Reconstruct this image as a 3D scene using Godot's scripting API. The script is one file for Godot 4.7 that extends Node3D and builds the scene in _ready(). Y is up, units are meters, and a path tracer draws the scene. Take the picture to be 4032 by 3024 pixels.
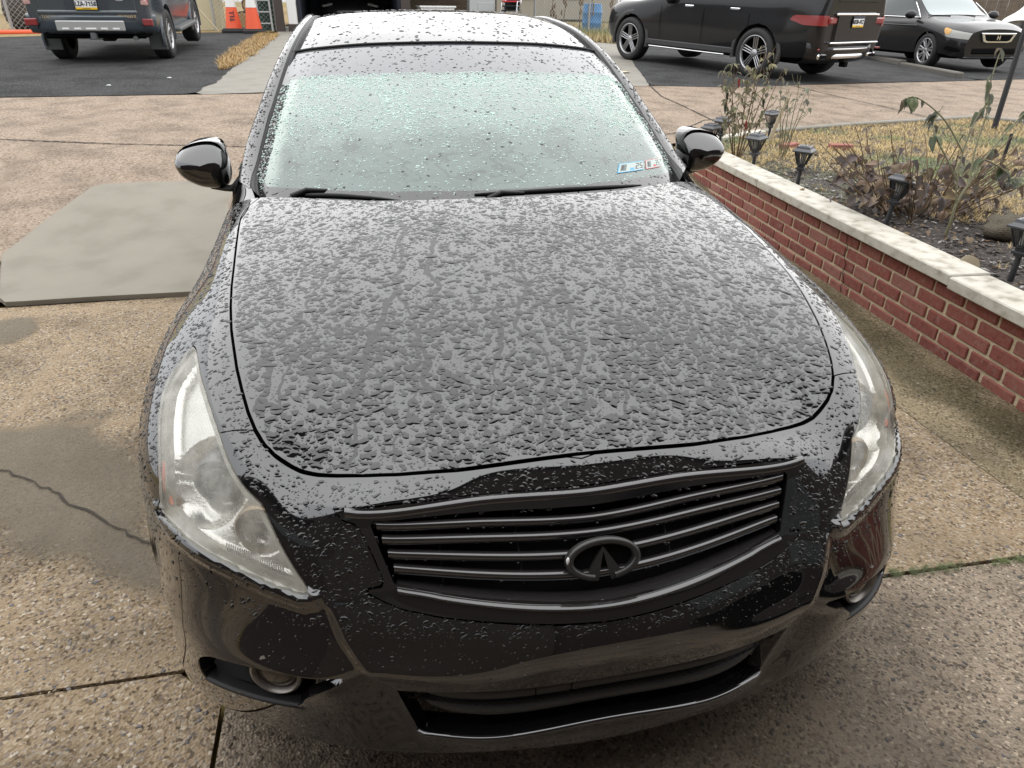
extends Node3D
# A wet black saloon parked on an exposed-aggregate driveway beside a brick garden wall, seen from in front of and above its bonnet.

var rng := RandomNumberGenerator.new()
var M := {}

# ---------------------------------------------------------------- mesh builder
class MB:
	var v := PackedVector3Array()
	var n := PackedVector3Array()
	var uv := PackedVector2Array()
	var idx := PackedInt32Array()
	func add(p: Vector3, nn := Vector3.ZERO, t := Vector2.ZERO) -> int:
		v.append(p); n.append(nn); uv.append(t)
		return v.size() - 1
	func tri(a: int, b: int, c: int) -> void:
		idx.append(a); idx.append(b); idx.append(c)
	func quad(a: int, b: int, c: int, d: int) -> void:
		tri(a, b, c); tri(a, c, d)
	func flat_quad(a: Vector3, b: Vector3, c: Vector3, d: Vector3, out: Vector3) -> void:
		var nn := (b - a).cross(c - a)
		if nn.length_squared() < 1e-18: nn = (c - a).cross(d - a)
		nn = nn.normalized()
		if nn.dot(out) < 0.0: nn = -nn
		quad(add(a, nn), add(b, nn), add(c, nn), add(d, nn))
	func flat_tri(a: Vector3, b: Vector3, c: Vector3, out: Vector3) -> void:
		var nn := (b - a).cross(c - a).normalized()
		if nn.dot(out) < 0.0: nn = -nn
		tri(add(a, nn), add(b, nn), add(c, nn))
	# a box with chamfered edges
	func box(c: Vector3, s: Vector3, ch := 0.0, xf := Transform3D.IDENTITY) -> void:
		var h := s * 0.5
		ch = minf(ch, minf(h.x, minf(h.y, h.z)) * 0.9)
		var k := [h.x, h.y, h.z]
		for ax in 3:
			for sg in [-1.0, 1.0]:
				var b := (ax + 1) % 3
				var d := (ax + 2) % 3
				var q: Array[Vector3] = []
				for e in [[-1, -1], [1, -1], [1, 1], [-1, 1]]:
					var p := Vector3.ZERO
					p[ax] = sg * k[ax]; p[b] = e[0] * (k[b] - ch); p[d] = e[1] * (k[d] - ch)
					q.append(xf * (c + p))
				var o := Vector3.ZERO
				o[ax] = sg
				flat_quad(q[0], q[1], q[2], q[3], xf.basis * o)
		if ch <= 0.0: return
		for ax in 3:
			var b := (ax + 1) % 3
			var d := (ax + 2) % 3
			for e in [[-1, -1], [1, -1], [1, 1], [-1, 1]]:
				var q: Array[Vector3] = []
				for t in [[-1, 0], [1, 0], [1, 1], [-1, 1]]:
					var p := Vector3.ZERO
					p[ax] = t[0] * (k[ax] - ch)
					p[b] = e[0] * (k[b] - (ch if t[1] else 0.0)); p[d] = e[1] * (k[d] - (0.0 if t[1] else ch))
					q.append(xf * (c + p))
				var o := Vector3.ZERO
				o[b] = e[0]; o[d] = e[1]
				flat_quad(q[0], q[1], q[2], q[3], xf.basis * o)
		for sx in [-1, 1]:
			for sy in [-1, 1]:
				for sz in [-1, 1]:
					var g := Vector3(sx, sy, sz)
					flat_tri(xf * (c + Vector3(g.x * h.x, g.y * (h.y - ch), g.z * (h.z - ch))), xf * (c + Vector3(g.x * (h.x - ch), g.y * h.y, g.z * (h.z - ch))), xf * (c + Vector3(g.x * (h.x - ch), g.y * (h.y - ch), g.z * h.z)), xf.basis * g)
	# a tube along a path; r a number or one radius per point
	func tube(path: Array, r, sides := 8, caps := true, flat_y := 1.0) -> void:
		var last := PackedInt32Array()
		var up := Vector3.UP
		for i in path.size():
			var p: Vector3 = path[i]
			var d: Vector3 = (path[mini(i + 1, path.size() - 1)] - path[maxi(i - 1, 0)]).normalized()
			if i == 0:
				up = Vector3.UP if absf(d.y) < 0.9 else Vector3.RIGHT
			var x := d.cross(up).normalized()
			up = x.cross(d).normalized()
			var rr: float = r[i] if r is Array or r is PackedFloat32Array else r
			var ring := PackedInt32Array()
			for k in sides:
				var a := TAU * k / sides
				var o := x * cos(a) + up * sin(a) * flat_y
				ring.append(add(p + o * rr, (x * cos(a) + up * sin(a) / flat_y).normalized(), Vector2(float(k) / sides, i)))
			if i > 0:
				for k in sides:
					quad(last[k], last[(k + 1) % sides], ring[(k + 1) % sides], ring[k])
			if caps and (i == 0 or i == path.size() - 1):
				var nn := -d if i == 0 else d
				var c := add(p, nn)
				var cap := PackedInt32Array()
				for k in sides: cap.append(add(v[ring[k]], nn))
				for k in sides: tri(c, cap[k], cap[(k + 1) % sides])
			last = ring
	# revolve (radius, height) pairs about the y axis of xf
	func lathe(prof: Array, segs := 24, xf := Transform3D.IDENTITY, sharp := false) -> void:
		for i in prof.size() - 1:
			var a: Vector2 = prof[i]
			var b: Vector2 = prof[i + 1]
			var t := (b - a)
			if t.length() < 1e-7: continue
			var nf := Vector2(t.y, -t.x).normalized()
			var na := nf
			var nb := nf
			if not sharp:
				if i > 0:
					var t0: Vector2 = a - prof[i - 1]
					var n0 := Vector2(t0.y, -t0.x).normalized()
					if n0.dot(nf) > 0.6: na = (n0 + nf).normalized()
				if i < prof.size() - 2:
					var t1: Vector2 = prof[i + 2] - b
					var n1 := Vector2(t1.y, -t1.x).normalized()
					if n1.dot(nf) > 0.6: nb = (n1 + nf).normalized()
			var base := v.size()
			for k in segs + 1:
				var an := TAU * k / segs
				var cs := cos(an)
				var sn := sin(an)
				add(xf * Vector3(a.x * cs, a.y, a.x * sn), xf.basis * Vector3(na.x * cs, na.y, na.x * sn), Vector2(float(k) / segs, i))
				add(xf * Vector3(b.x * cs, b.y, b.x * sn), xf.basis * Vector3(nb.x * cs, nb.y, nb.x * sn), Vector2(float(k) / segs, i + 1))
			for k in segs:
				quad(base + k * 2, base + k * 2 + 1, base + k * 2 + 3, base + k * 2 + 2)
	# extrude a 2D polygon along z of xf from z = 0 to z = depth, the front edge bevelled
	func extrude(poly: PackedVector2Array, depth: float, bevel := 0.0, xf := Transform3D.IDENTITY) -> void:
		var inner := poly
		if bevel > 0.0:
			var off := Geometry2D.offset_polygon(poly, -bevel, Geometry2D.JOIN_MITER)
			if off.size() == 1: inner = off[0]
			else: bevel = 0.0
		var front := xf.basis.z.normalized()
		for side in 2:
			var pl := inner if side == 0 else poly
			var z := depth if side == 0 else 0.0
			var tr := Geometry2D.triangulate_polygon(pl)
			var nn := front if side == 0 else -front
			var b := v.size()
			for p in pl: add(xf * Vector3(p.x, p.y, z), nn, p)
			for k in range(0, tr.size(), 3): tri(b + tr[k], b + tr[k + 1], b + tr[k + 2])
		var cen := Vector2.ZERO
		for p in poly: cen += p
		cen /= poly.size()
		var ccw := not Geometry2D.is_polygon_clockwise(poly)
		for i in poly.size():
			var a := poly[i]
			var c := poly[(i + 1) % poly.size()]
			var e := (c - a)
			var o2 := Vector2(e.y, -e.x) if ccw else Vector2(-e.y, e.x)
			var o := xf.basis * Vector3(o2.x, o2.y, 0)
			flat_quad(xf * Vector3(a.x, a.y, 0), xf * Vector3(c.x, c.y, 0), xf * Vector3(c.x, c.y, depth - bevel), xf * Vector3(a.x, a.y, depth - bevel), o)
		if bevel > 0.0:
			for i in poly.size():
				var a := poly[i]
				var c := poly[(i + 1) % poly.size()]
				var e := (c - a)
				var o2 := Vector2(e.y, -e.x) if ccw else Vector2(-e.y, e.x)
				var a2 := nearest(inner, a)
				var c2 := nearest(inner, c)
				flat_quad(xf * Vector3(a.x, a.y, depth - bevel), xf * Vector3(c.x, c.y, depth - bevel), xf * Vector3(c2.x, c2.y, depth), xf * Vector3(a2.x, a2.y, depth), xf.basis * Vector3(o2.x, o2.y, 0).normalized() + front)
	func nearest(pl: PackedVector2Array, p: Vector2) -> Vector2:
		var best := pl[0]
		for q in pl:
			if q.distance_squared_to(p) < best.distance_squared_to(p): best = q
		return best
	# a smooth sheet through rows of points
	func sheet(rows: Array, close := false) -> void:
		var b := v.size()
		var nc: int = rows[0].size()
		for r in rows.size():
			for k in nc: add(rows[r][k], Vector3.ZERO, Vector2(float(k) / maxi(nc - 1, 1), float(r) / maxi(rows.size() - 1, 1)))
		for r in rows.size() - 1:
			for k in (nc if close else nc - 1):
				var k2 := (k + 1) % nc
				quad(b + r * nc + k, b + r * nc + k2, b + (r + 1) * nc + k2, b + (r + 1) * nc + k)
	func blob(c: Vector3, r: Vector3, segs := 10, rings := 6, rough := 0.0, sd := 1, xf := Transform3D.IDENTITY) -> void:
		var rg := RandomNumberGenerator.new()
		rg.seed = sd
		var rows := []
		for i in rings + 1:
			var th := PI * i / rings
			var row := []
			for k in segs:
				var an := TAU * k / segs
				var d := Vector3(sin(th) * cos(an), cos(th), sin(th) * sin(an))
				var f := 1.0 + rough * rg.randf_range(-1, 1) * (0.0 if i == 0 or i == rings else 1.0)
				row.append(xf * (c + d * r * f))
			rows.append(row)
		sheet(rows, true)
	func append(o: MB, xf := Transform3D.IDENTITY) -> void:
		var b := v.size()
		for i in o.v.size():
			add(xf * o.v[i], (xf.basis * o.n[i]).normalized(), o.uv[i])
		for i in o.idx: idx.append(b + i)
	func mesh() -> ArrayMesh:
		# missing normals are the average of the faces round a vertex; then every triangle is wound to agree with its normals
		var acc := PackedVector3Array()
		acc.resize(v.size())
		var todo := false
		for i in n.size():
			if n[i] == Vector3.ZERO: todo = true; break
		if todo:
			for k in range(0, idx.size(), 3):
				var f := (v[idx[k + 2]] - v[idx[k]]).cross(v[idx[k + 1]] - v[idx[k]])
				acc[idx[k]] += f; acc[idx[k + 1]] += f; acc[idx[k + 2]] += f
			for i in n.size():
				if n[i] == Vector3.ZERO: n[i] = acc[i].normalized() if acc[i].length_squared() > 0.0 else Vector3.UP
		for k in range(0, idx.size(), 3):
			var a := idx[k]
			var b := idx[k + 1]
			var c := idx[k + 2]
			if (v[c] - v[a]).cross(v[b] - v[a]).dot(n[a] + n[b] + n[c]) < 0.0:
				idx[k + 1] = c; idx[k + 2] = b
		var arr := []
		arr.resize(Mesh.ARRAY_MAX)
		arr[Mesh.ARRAY_VERTEX] = v
		arr[Mesh.ARRAY_NORMAL] = n
		arr[Mesh.ARRAY_TEX_UV] = uv
		arr[Mesh.ARRAY_INDEX] = idx
		var m := ArrayMesh.new()
		if idx.size() > 2: m.add_surface_from_arrays(Mesh.PRIMITIVE_TRIANGLES, arr)
		return m

# ---------------------------------------------------------------- a spline surface that panels are cut from
class Sheet:
	var nr := 0
	var nc := 0
	var P := PackedVector3Array()
	var N := PackedVector3Array()
	static func moments(y: Array) -> Array:
		# natural cubic spline: second derivatives of a row of Vector3
		var n := y.size()
		var cp := []
		var dp := []
		cp.resize(n); dp.resize(n)
		cp[0] = 0.0; dp[0] = Vector3.ZERO
		for i in range(1, n - 1):
			var m: float = 4.0 - cp[i - 1]
			cp[i] = 1.0 / m
			dp[i] = ((y[i + 1] - 2.0 * y[i] + y[i - 1]) * 6.0 - dp[i - 1]) / m
		var s := []
		s.resize(n)
		s[n - 1] = Vector3.ZERO
		for i in range(n - 2, 0, -1): s[i] = dp[i] - cp[i] * s[i + 1]
		s[0] = Vector3.ZERO
		return s
	static func at(y: Array, m: Array, t: float) -> Vector3:
		var i := clampi(int(t), 0, y.size() - 2)
		var u := t - i
		var w := 1.0 - u
		return w * y[i] + u * y[i + 1] + (w * w * w - w) / 6.0 * m[i] + (u * u * u - u) / 6.0 * m[i + 1]
	func build(net: Array, ts: PackedFloat32Array, cs: PackedFloat32Array, outward: Vector3) -> void:
		nr = ts.size(); nc = cs.size()
		var kk: int = net[0].size()
		var rows := []
		for r in nr: rows.append([])
		for k in kk:
			var col := []
			for r in net.size(): col.append(net[r][k])
			var m := moments(col)
			for r in nr: rows[r].append(at(col, m, ts[r]))
		P.resize(nr * nc); N.resize(nr * nc)
		for r in nr:
			var m := moments(rows[r])
			for c in nc: P[r * nc + c] = at(rows[r], m, cs[c])
		face = outward
		renormal()
	var face := Vector3.UP
	func renormal() -> void:
		for r in nr:
			for c in nc:
				var du := P[r * nc + mini(c + 1, nc - 1)] - P[r * nc + maxi(c - 1, 0)]
				var dv := P[mini(r + 1, nr - 1) * nc + c] - P[maxi(r - 1, 0) * nc + c]
				var q := du.cross(dv).normalized()
				N[r * nc + c] = q
		if N[(nr / 2) * nc + nc / 2].dot(face) < 0.0:
			for i in N.size(): N[i] = -N[i]
	# keep where every field in fs is above 0; cut edges are turned in by lip
	func cut(fs: Array, off := 0.0, lip := 0.0) -> MB:
		var mb := MB.new()
		var used := PackedInt32Array()
		used.resize(P.size()); used.fill(-1)
		var nf := fs.size()
		for r in nr - 1:
			for c in nc - 1:
				var q := [r * nc + c, r * nc + c + 1, (r + 1) * nc + c + 1, (r + 1) * nc + c]
				var whole := true
				var gone := false
				var active := []
				for k in nf:
					var f: PackedFloat32Array = fs[k]
					var pos := 0
					for i in 4:
						if f[q[i]] > 0.0: pos += 1
					if pos == 0: gone = true; break
					if pos < 4: whole = false; active.append(k)
				if gone: continue
				if whole:
					var w := PackedInt32Array()
					for i in 4:
						var g: int = q[i]
						if used[g] < 0: used[g] = mb.add(P[g] + N[g] * off, N[g], Vector2(P[g].x, P[g].z))
						w.append(used[g])
					mb.quad(w[0], w[1], w[2], w[3])
					continue
				# polygon: [position, normal, field values]
				var poly := []
				for i in 4:
					var vals := []
					for k in active: vals.append(fs[k][q[i]])
					poly.append([P[q[i]], N[q[i]], vals])
				for j in active.size():
					var out := []
					for i in poly.size():
						var a = poly[i]
						var b = poly[(i + 1) % poly.size()]
						var fa: float = a[2][j]
						var fb: float = b[2][j]
						if fa >= 0.0: out.append(a)
						if (fa > 0.0 and fb < 0.0) or (fa < 0.0 and fb > 0.0):
							var t := fa / (fa - fb)
							var vals := []
							for k in active.size(): vals.append(lerpf(a[2][k], b[2][k], t))
							vals[j] = 0.0
							out.append([a[0].lerp(b[0], t), a[1].lerp(b[1], t).normalized(), vals])
					poly = out
					if poly.size() < 3: break
				if poly.size() < 3: continue
				var id := PackedInt32Array()
				for e in poly: id.append(mb.add(e[0] + e[1] * off, e[1], Vector2(e[0].x, e[0].z)))
				for i in range(1, poly.size() - 1): mb.tri(id[0], id[i], id[i + 1])
				if lip > 0.0:
					var mid := Vector3.ZERO
					for e in poly: mid += e[0]
					mid /= poly.size()
					for i in poly.size():
						var a = poly[i]
						var b = poly[(i + 1) % poly.size()]
						for j in active.size():
							if absf(a[2][j]) < 1e-6 and absf(b[2][j]) < 1e-6:
								var pa: Vector3 = a[0] + a[1] * off
								var pb: Vector3 = b[0] + b[1] * off
								var o: Vector3 = (pa + pb) * 0.5 - mid
								# a small rounded shoulder, then the wall
								var sa: Vector3 = pa - a[1] * 0.0025
								var sb: Vector3 = pb - b[1] * 0.0025
								mb.flat_quad(sa, sb, pb - b[1] * lip, pa - a[1] * lip, o)
								var nn: Vector3 = (a[1] + o.normalized()).normalized()
								mb.quad(mb.add(pa, a[1]), mb.add(pb, b[1]), mb.add(sb, nn), mb.add(sa, nn))
								break
		return mb
	# a field from a 2D polygon: above 0 inside, in metres; pick turns a point into the polygon's plane
	func field(poly: PackedVector2Array, pick: Callable, keep := PackedByteArray()) -> PackedFloat32Array:
		var lo := poly[0]
		var hi := poly[0]
		for p in poly:
			lo = lo.min(p); hi = hi.max(p)
		var out := PackedFloat32Array()
		out.resize(P.size())
		for i in P.size():
			if keep.size() and keep[i] == 0:
				out[i] = -1.0
				continue
			var p: Vector2 = pick.call(P[i])
			if p.x < lo.x - 0.04 or p.y < lo.y - 0.04 or p.x > hi.x + 0.04 or p.y > hi.y + 0.04:
				out[i] = -0.04
				continue
			var best := 1e9
			var inside := false
			var a := poly[poly.size() - 1]
			for b in poly:
				var e := b - a
				var w := p - a
				var h := clampf(w.dot(e) / maxf(e.length_squared(), 1e-12), 0.0, 1.0)
				best = minf(best, (w - e * h).length_squared())
				if (b.y > p.y) != (a.y > p.y) and p.x < (a.x - b.x) * (p.y - b.y) / (a.y - b.y) + b.x: inside = not inside
				a = b
			out[i] = sqrt(best) * (1.0 if inside else -1.0)
		return out
	# the point of a mostly level surface at x, z: found on a coarse hash of its vertices
	var hash := {}
	func near_plan(x: float, z: float) -> Array:
		if hash.is_empty():
			for i in P.size():
				if N[i].y < 0.3: continue
				var k := Vector2i(int(floor(P[i].x / 0.02)), int(floor(P[i].z / 0.02)))
				if not hash.has(k): hash[k] = []
				hash[k].append(i)
		var kx := int(floor(x / 0.02))
		var kz := int(floor(z / 0.02))
		var best := -1
		var bd := 1e9
		for a in [-1, 0, 1]:
			for b in [-1, 0, 1]:
				for i in hash.get(Vector2i(kx + a, kz + b), []):
					var d := Vector2(P[i].x - x, P[i].z - z).length_squared()
					if d < bd: bd = d; best = i
		if best < 0: return []
		var q := P[best]
		var nn := N[best]
		return [Vector3(x, q.y - (nn.x * (x - q.x) + nn.z * (z - q.z)) / nn.y, z), nn, best]
	func near(p: Vector3) -> int:
		var best := 0
		var bd := 1e9
		for i in P.size():
			var d := P[i].distance_squared_to(p)
			if d < bd: bd = d; best = i
		return best

static func shift(f: PackedFloat32Array, s: float, o: float) -> PackedFloat32Array:
	var r := PackedFloat32Array()
	r.resize(f.size())
	for i in f.size(): r[i] = f[i] * s + o
	return r

static func smooth_loop(pts: Array, n: int, closed := true) -> PackedVector2Array:
	# Catmull-Rom through 2D points
	var out := PackedVector2Array()
	var m := pts.size()
	for i in (m if closed else m - 1):
		var a: Vector2 = pts[(i - 1 + m) % m] if closed or i > 0 else pts[0]
		var b: Vector2 = pts[i]
		var c: Vector2 = pts[(i + 1) % m]
		var d: Vector2 = pts[(i + 2) % m] if closed or i + 2 < m else pts[m - 1]
		for k in n: out.append(b.cubic_interpolate(c, a, d, float(k) / n))
	if not closed: out.append(pts[m - 1])
	return out

static func curve3(pts: Array, n: int) -> Array:
	var out := []
	var m := pts.size()
	for i in m - 1:
		var a: Vector3 = pts[maxi(i - 1, 0)]
		var d: Vector3 = pts[mini(i + 2, m - 1)]
		for k in n: out.append(pts[i].cubic_interpolate(pts[i + 1], a, d, float(k) / n))
	out.append(pts[m - 1])
	return out

# ---------------------------------------------------------------- naming
func thing(called: String, label: String, category: String, at := Vector3.ZERO, turn := 0.0, group := "") -> Node3D:
	var o := Node3D.new()
	o.name = numbered(called)
	add_child(o)
	o.position = at
	o.rotation.y = turn
	tag(o, label, category, group)
	return o
func numbered(called: String) -> String:
	if not has_node(NodePath(called)): return called
	var k := 1
	while has_node(NodePath("%s_%03d" % [called, k])): k += 1
	return "%s_%03d" % [called, k]
func tag(o: Node, label: String, category: String, group := "") -> void:
	o.set_meta("label", label)
	o.set_meta("category", category)
	if group: o.set_meta("group", group)
func obj(called: String, mesh, mat: Material, parent: Node = self) -> MeshInstance3D:
	var o := MeshInstance3D.new()
	o.mesh = mesh.mesh() if mesh is MB else mesh
	o.material_override = mat
	if parent == self: o.name = numbered(called)
	else:
		var nm := called
		var k := 1
		while parent.has_node(NodePath(nm)):
			nm = "%s_%03d" % [called, k]
			k += 1
		o.name = nm
	parent.add_child(o)
	return o
func struct(called: String, mesh, mat: Material, label := "") -> MeshInstance3D:
	var o := obj(called, mesh, mat)
	o.set_meta("kind", "structure")
	if label: o.set_meta("label", label)
	return o
func stuff(called: String, meshes: Mesh, xfs: Array, cols: Array, mat: Material, label: String, category: String, parent: Node = self) -> MultiMeshInstance3D:
	var mm := MultiMesh.new()
	mm.transform_format = MultiMesh.TRANSFORM_3D
	mm.use_colors = cols.size() > 0
	mm.mesh = meshes
	mm.instance_count = xfs.size()
	for i in xfs.size():
		mm.set_instance_transform(i, xfs[i])
		if cols.size(): mm.set_instance_color(i, cols[i])
	var o := MultiMeshInstance3D.new()
	o.multimesh = mm
	o.material_override = mat
	var nm := called
	var k := 1
	while parent.has_node(NodePath(nm)):
		nm = "%s_%03d" % [called, k]
		k += 1
	o.name = nm
	parent.add_child(o)
	o.set_meta("kind", "stuff")
	if label and parent == self:
		o.set_meta("label", label)
		o.set_meta("category", category)
	return o

# ---------------------------------------------------------------- materials
func mat(base: Color, rough := 0.6, metal := 0.0, spec := 0.5) -> StandardMaterial3D:
	var m := StandardMaterial3D.new()
	m.albedo_color = base.linear_to_srgb()
	m.roughness = rough
	m.metallic = metal
	m.metallic_specular = spec
	return m
func noise_tex(kind: int, freq: float, size: int, colors: Array, offs: Array, octaves := 1, sd := 1, ret := FastNoiseLite.RETURN_CELL_VALUE, norm := false) -> NoiseTexture2D:
	var f := FastNoiseLite.new()
	f.noise_type = kind
	f.frequency = freq
	f.seed = sd
	f.fractal_type = FastNoiseLite.FRACTAL_FBM if octaves > 1 else FastNoiseLite.FRACTAL_NONE
	f.fractal_octaves = octaves
	f.cellular_return_type = ret
	f.cellular_jitter = 1.0
	var t := NoiseTexture2D.new()
	t.width = size; t.height = size
	t.seamless = true
	t.noise = f
	t.normalize = true
	if norm:
		t.as_normal_map = true
		t.bump_strength = 4.0
	if colors.size():
		var g := Gradient.new()
		var cc := PackedColorArray()
		for c in colors: cc.append((c as Color).linear_to_srgb())
		g.offsets = PackedFloat32Array(offs)
		g.colors = cc
		t.color_ramp = g
	return t
func grey(x: float) -> Color: return Color(x, x, x)
const NET := [[Vector3(0.000, 1.023, -1.161), Vector3(0.220, 1.020, -1.179), Vector3(0.420, 1.009, -1.250), Vector3(0.580, 0.997, -1.360), Vector3(0.717, 0.980, -1.450), Vector3(0.805, 0.935, -1.499), Vector3(0.848, 0.848, -1.520), Vector3(0.873, 0.680, -1.520), Vector3(0.864, 0.250, -1.520)],
	[Vector3(0.000, 0.997, -0.981), Vector3(0.221, 0.994, -0.989), Vector3(0.421, 0.983, -1.028), Vector3(0.581, 0.964, -1.079), Vector3(0.728, 0.946, -1.119), Vector3(0.805, 0.900, -1.149), Vector3(0.868, 0.814, -1.180), Vector3(0.897, 0.660, -1.190), Vector3(0.887, 0.280, -1.200)],
	[Vector3(0.000, 0.942, -0.761), Vector3(0.220, 0.939, -0.764), Vector3(0.421, 0.932, -0.783), Vector3(0.581, 0.922, -0.818), Vector3(0.715, 0.910, -0.848), Vector3(0.796, 0.873, -0.879), Vector3(0.886, 0.803, -0.919), Vector3(0.920, 0.694, -0.971), Vector3(0.915, 0.551, -1.053)],
	[Vector3(0.000, 0.871, -0.552), Vector3(0.220, 0.870, -0.557), Vector3(0.420, 0.866, -0.575), Vector3(0.581, 0.868, -0.598), Vector3(0.702, 0.866, -0.628), Vector3(0.794, 0.833, -0.669), Vector3(0.888, 0.775, -0.726), Vector3(0.930, 0.709, -0.779), Vector3(0.929, 0.661, -0.830)],
	[Vector3(0.000, 0.792, -0.393), Vector3(0.220, 0.790, -0.395), Vector3(0.420, 0.785, -0.405), Vector3(0.560, 0.797, -0.419), Vector3(0.686, 0.799, -0.438), Vector3(0.792, 0.767, -0.486), Vector3(0.886, 0.715, -0.541), Vector3(0.922, 0.647, -0.584), Vector3(0.930, 0.601, -0.597)],
	[Vector3(0.000, 0.717, -0.258), Vector3(0.220, 0.716, -0.266), Vector3(0.419, 0.714, -0.276), Vector3(0.559, 0.718, -0.308), Vector3(0.662, 0.732, -0.321), Vector3(0.776, 0.699, -0.376), Vector3(0.871, 0.650, -0.434), Vector3(0.910, 0.582, -0.507), Vector3(0.925, 0.530, -0.533)],
	[Vector3(0.000, 0.678, -0.214), Vector3(0.220, 0.678, -0.217), Vector3(0.424, 0.690, -0.208), Vector3(0.540, 0.665, -0.225), Vector3(0.622, 0.662, -0.239), Vector3(0.738, 0.646, -0.302), Vector3(0.849, 0.608, -0.394), Vector3(0.905, 0.531, -0.482), Vector3(0.920, 0.470, -0.495)],
	[Vector3(0.000, 0.606, -0.122), Vector3(0.221, 0.604, -0.129), Vector3(0.402, 0.605, -0.148), Vector3(0.500, 0.605, -0.160), Vector3(0.575, 0.599, -0.181), Vector3(0.694, 0.592, -0.230), Vector3(0.823, 0.574, -0.326), Vector3(0.900, 0.481, -0.459), Vector3(0.918, 0.419, -0.482)],
	[Vector3(0.000, 0.534, -0.035), Vector3(0.220, 0.529, -0.055), Vector3(0.399, 0.534, -0.104), Vector3(0.478, 0.528, -0.114), Vector3(0.551, 0.521, -0.133), Vector3(0.682, 0.508, -0.191), Vector3(0.822, 0.491, -0.302), Vector3(0.898, 0.432, -0.442), Vector3(0.915, 0.370, -0.474)],
	[Vector3(0.000, 0.460, 0.002), Vector3(0.219, 0.457, -0.017), Vector3(0.398, 0.452, -0.064), Vector3(0.469, 0.445, -0.072), Vector3(0.546, 0.443, -0.089), Vector3(0.681, 0.434, -0.151), Vector3(0.825, 0.422, -0.283), Vector3(0.901, 0.382, -0.430), Vector3(0.910, 0.329, -0.473)],
	[Vector3(0.000, 0.400, 0.004), Vector3(0.220, 0.398, -0.006), Vector3(0.369, 0.395, -0.040), Vector3(0.449, 0.390, -0.062), Vector3(0.540, 0.384, -0.066), Vector3(0.680, 0.377, -0.130), Vector3(0.823, 0.368, -0.269), Vector3(0.897, 0.340, -0.425), Vector3(0.902, 0.299, -0.470)],
	[Vector3(0.000, 0.265, -0.001), Vector3(0.220, 0.262, -0.007), Vector3(0.369, 0.245, -0.059), Vector3(0.460, 0.250, -0.074), Vector3(0.553, 0.256, -0.087), Vector3(0.692, 0.257, -0.153), Vector3(0.835, 0.263, -0.283), Vector3(0.897, 0.259, -0.429), Vector3(0.898, 0.249, -0.473)],
	[Vector3(0.000, 0.185, -0.005), Vector3(0.219, 0.185, -0.021), Vector3(0.400, 0.179, -0.059), Vector3(0.502, 0.175, -0.095), Vector3(0.589, 0.169, -0.139), Vector3(0.720, 0.162, -0.230), Vector3(0.841, 0.155, -0.331), Vector3(0.890, 0.167, -0.434), Vector3(0.888, 0.174, -0.479)],
	[Vector3(0.000, 0.153, -0.078), Vector3(0.220, 0.156, -0.088), Vector3(0.380, 0.165, -0.130), Vector3(0.479, 0.172, -0.171), Vector3(0.558, 0.180, -0.222), Vector3(0.665, 0.197, -0.314), Vector3(0.750, 0.216, -0.406), Vector3(0.786, 0.226, -0.460), Vector3(0.798, 0.233, -0.480)]]
const HOOD := [Vector2(0.702,-1.441),Vector2(0.737,-1.375),Vector2(0.745,-1.314),Vector2(0.741,-1.224),Vector2(0.732,-1.086),Vector2(0.724,-0.961),Vector2(0.718,-0.853),Vector2(0.710,-0.758),Vector2(0.699,-0.663),Vector2(0.690,-0.610),Vector2(0.677,-0.536),Vector2(0.662,-0.472),Vector2(0.648,-0.421),Vector2(0.634,-0.385),Vector2(0.617,-0.356),Vector2(0.596,-0.336),Vector2(0.573,-0.322),Vector2(0.548,-0.309),Vector2(0.517,-0.298),Vector2(0.481,-0.289),Vector2(0.425,-0.278),Vector2(0.364,-0.270),Vector2(0.25,-0.264)]
const LAMP := [Vector3(0.788,0.839,-0.673),Vector3(0.779,0.839,-0.655),Vector3(0.767,0.831,-0.604),Vector3(0.756,0.820,-0.556),Vector3(0.741,0.809,-0.509),Vector3(0.726,0.795,-0.460),Vector3(0.711,0.779,-0.417),Vector3(0.700,0.765,-0.386),Vector3(0.684,0.740,-0.342),Vector3(0.671,0.724,-0.317),Vector3(0.657,0.709,-0.295),Vector3(0.638,0.696,-0.274),Vector3(0.623,0.686,-0.261),Vector3(0.617,0.675,-0.249),Vector3(0.605,0.653,-0.226),Vector3(0.588,0.622,-0.199),Vector3(0.569,0.591,-0.175),Vector3(0.554,0.570,-0.158),Vector3(0.547,0.556,-0.149),Vector3(0.560,0.553,-0.153),Vector3(0.610,0.563,-0.177),Vector3(0.652,0.574,-0.200),Vector3(0.694,0.587,-0.227),Vector3(0.738,0.597,-0.257),Vector3(0.768,0.604,-0.286),Vector3(0.796,0.609,-0.321),Vector3(0.824,0.610,-0.358),Vector3(0.840,0.608,-0.380),Vector3(0.842,0.622,-0.388),Vector3(0.838,0.665,-0.404),Vector3(0.840,0.705,-0.445),Vector3(0.846,0.731,-0.493),Vector3(0.849,0.748,-0.535),Vector3(0.850,0.766,-0.580),Vector3(0.844,0.783,-0.617),Vector3(0.827,0.803,-0.642),Vector3(0.806,0.826,-0.664)]
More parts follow.
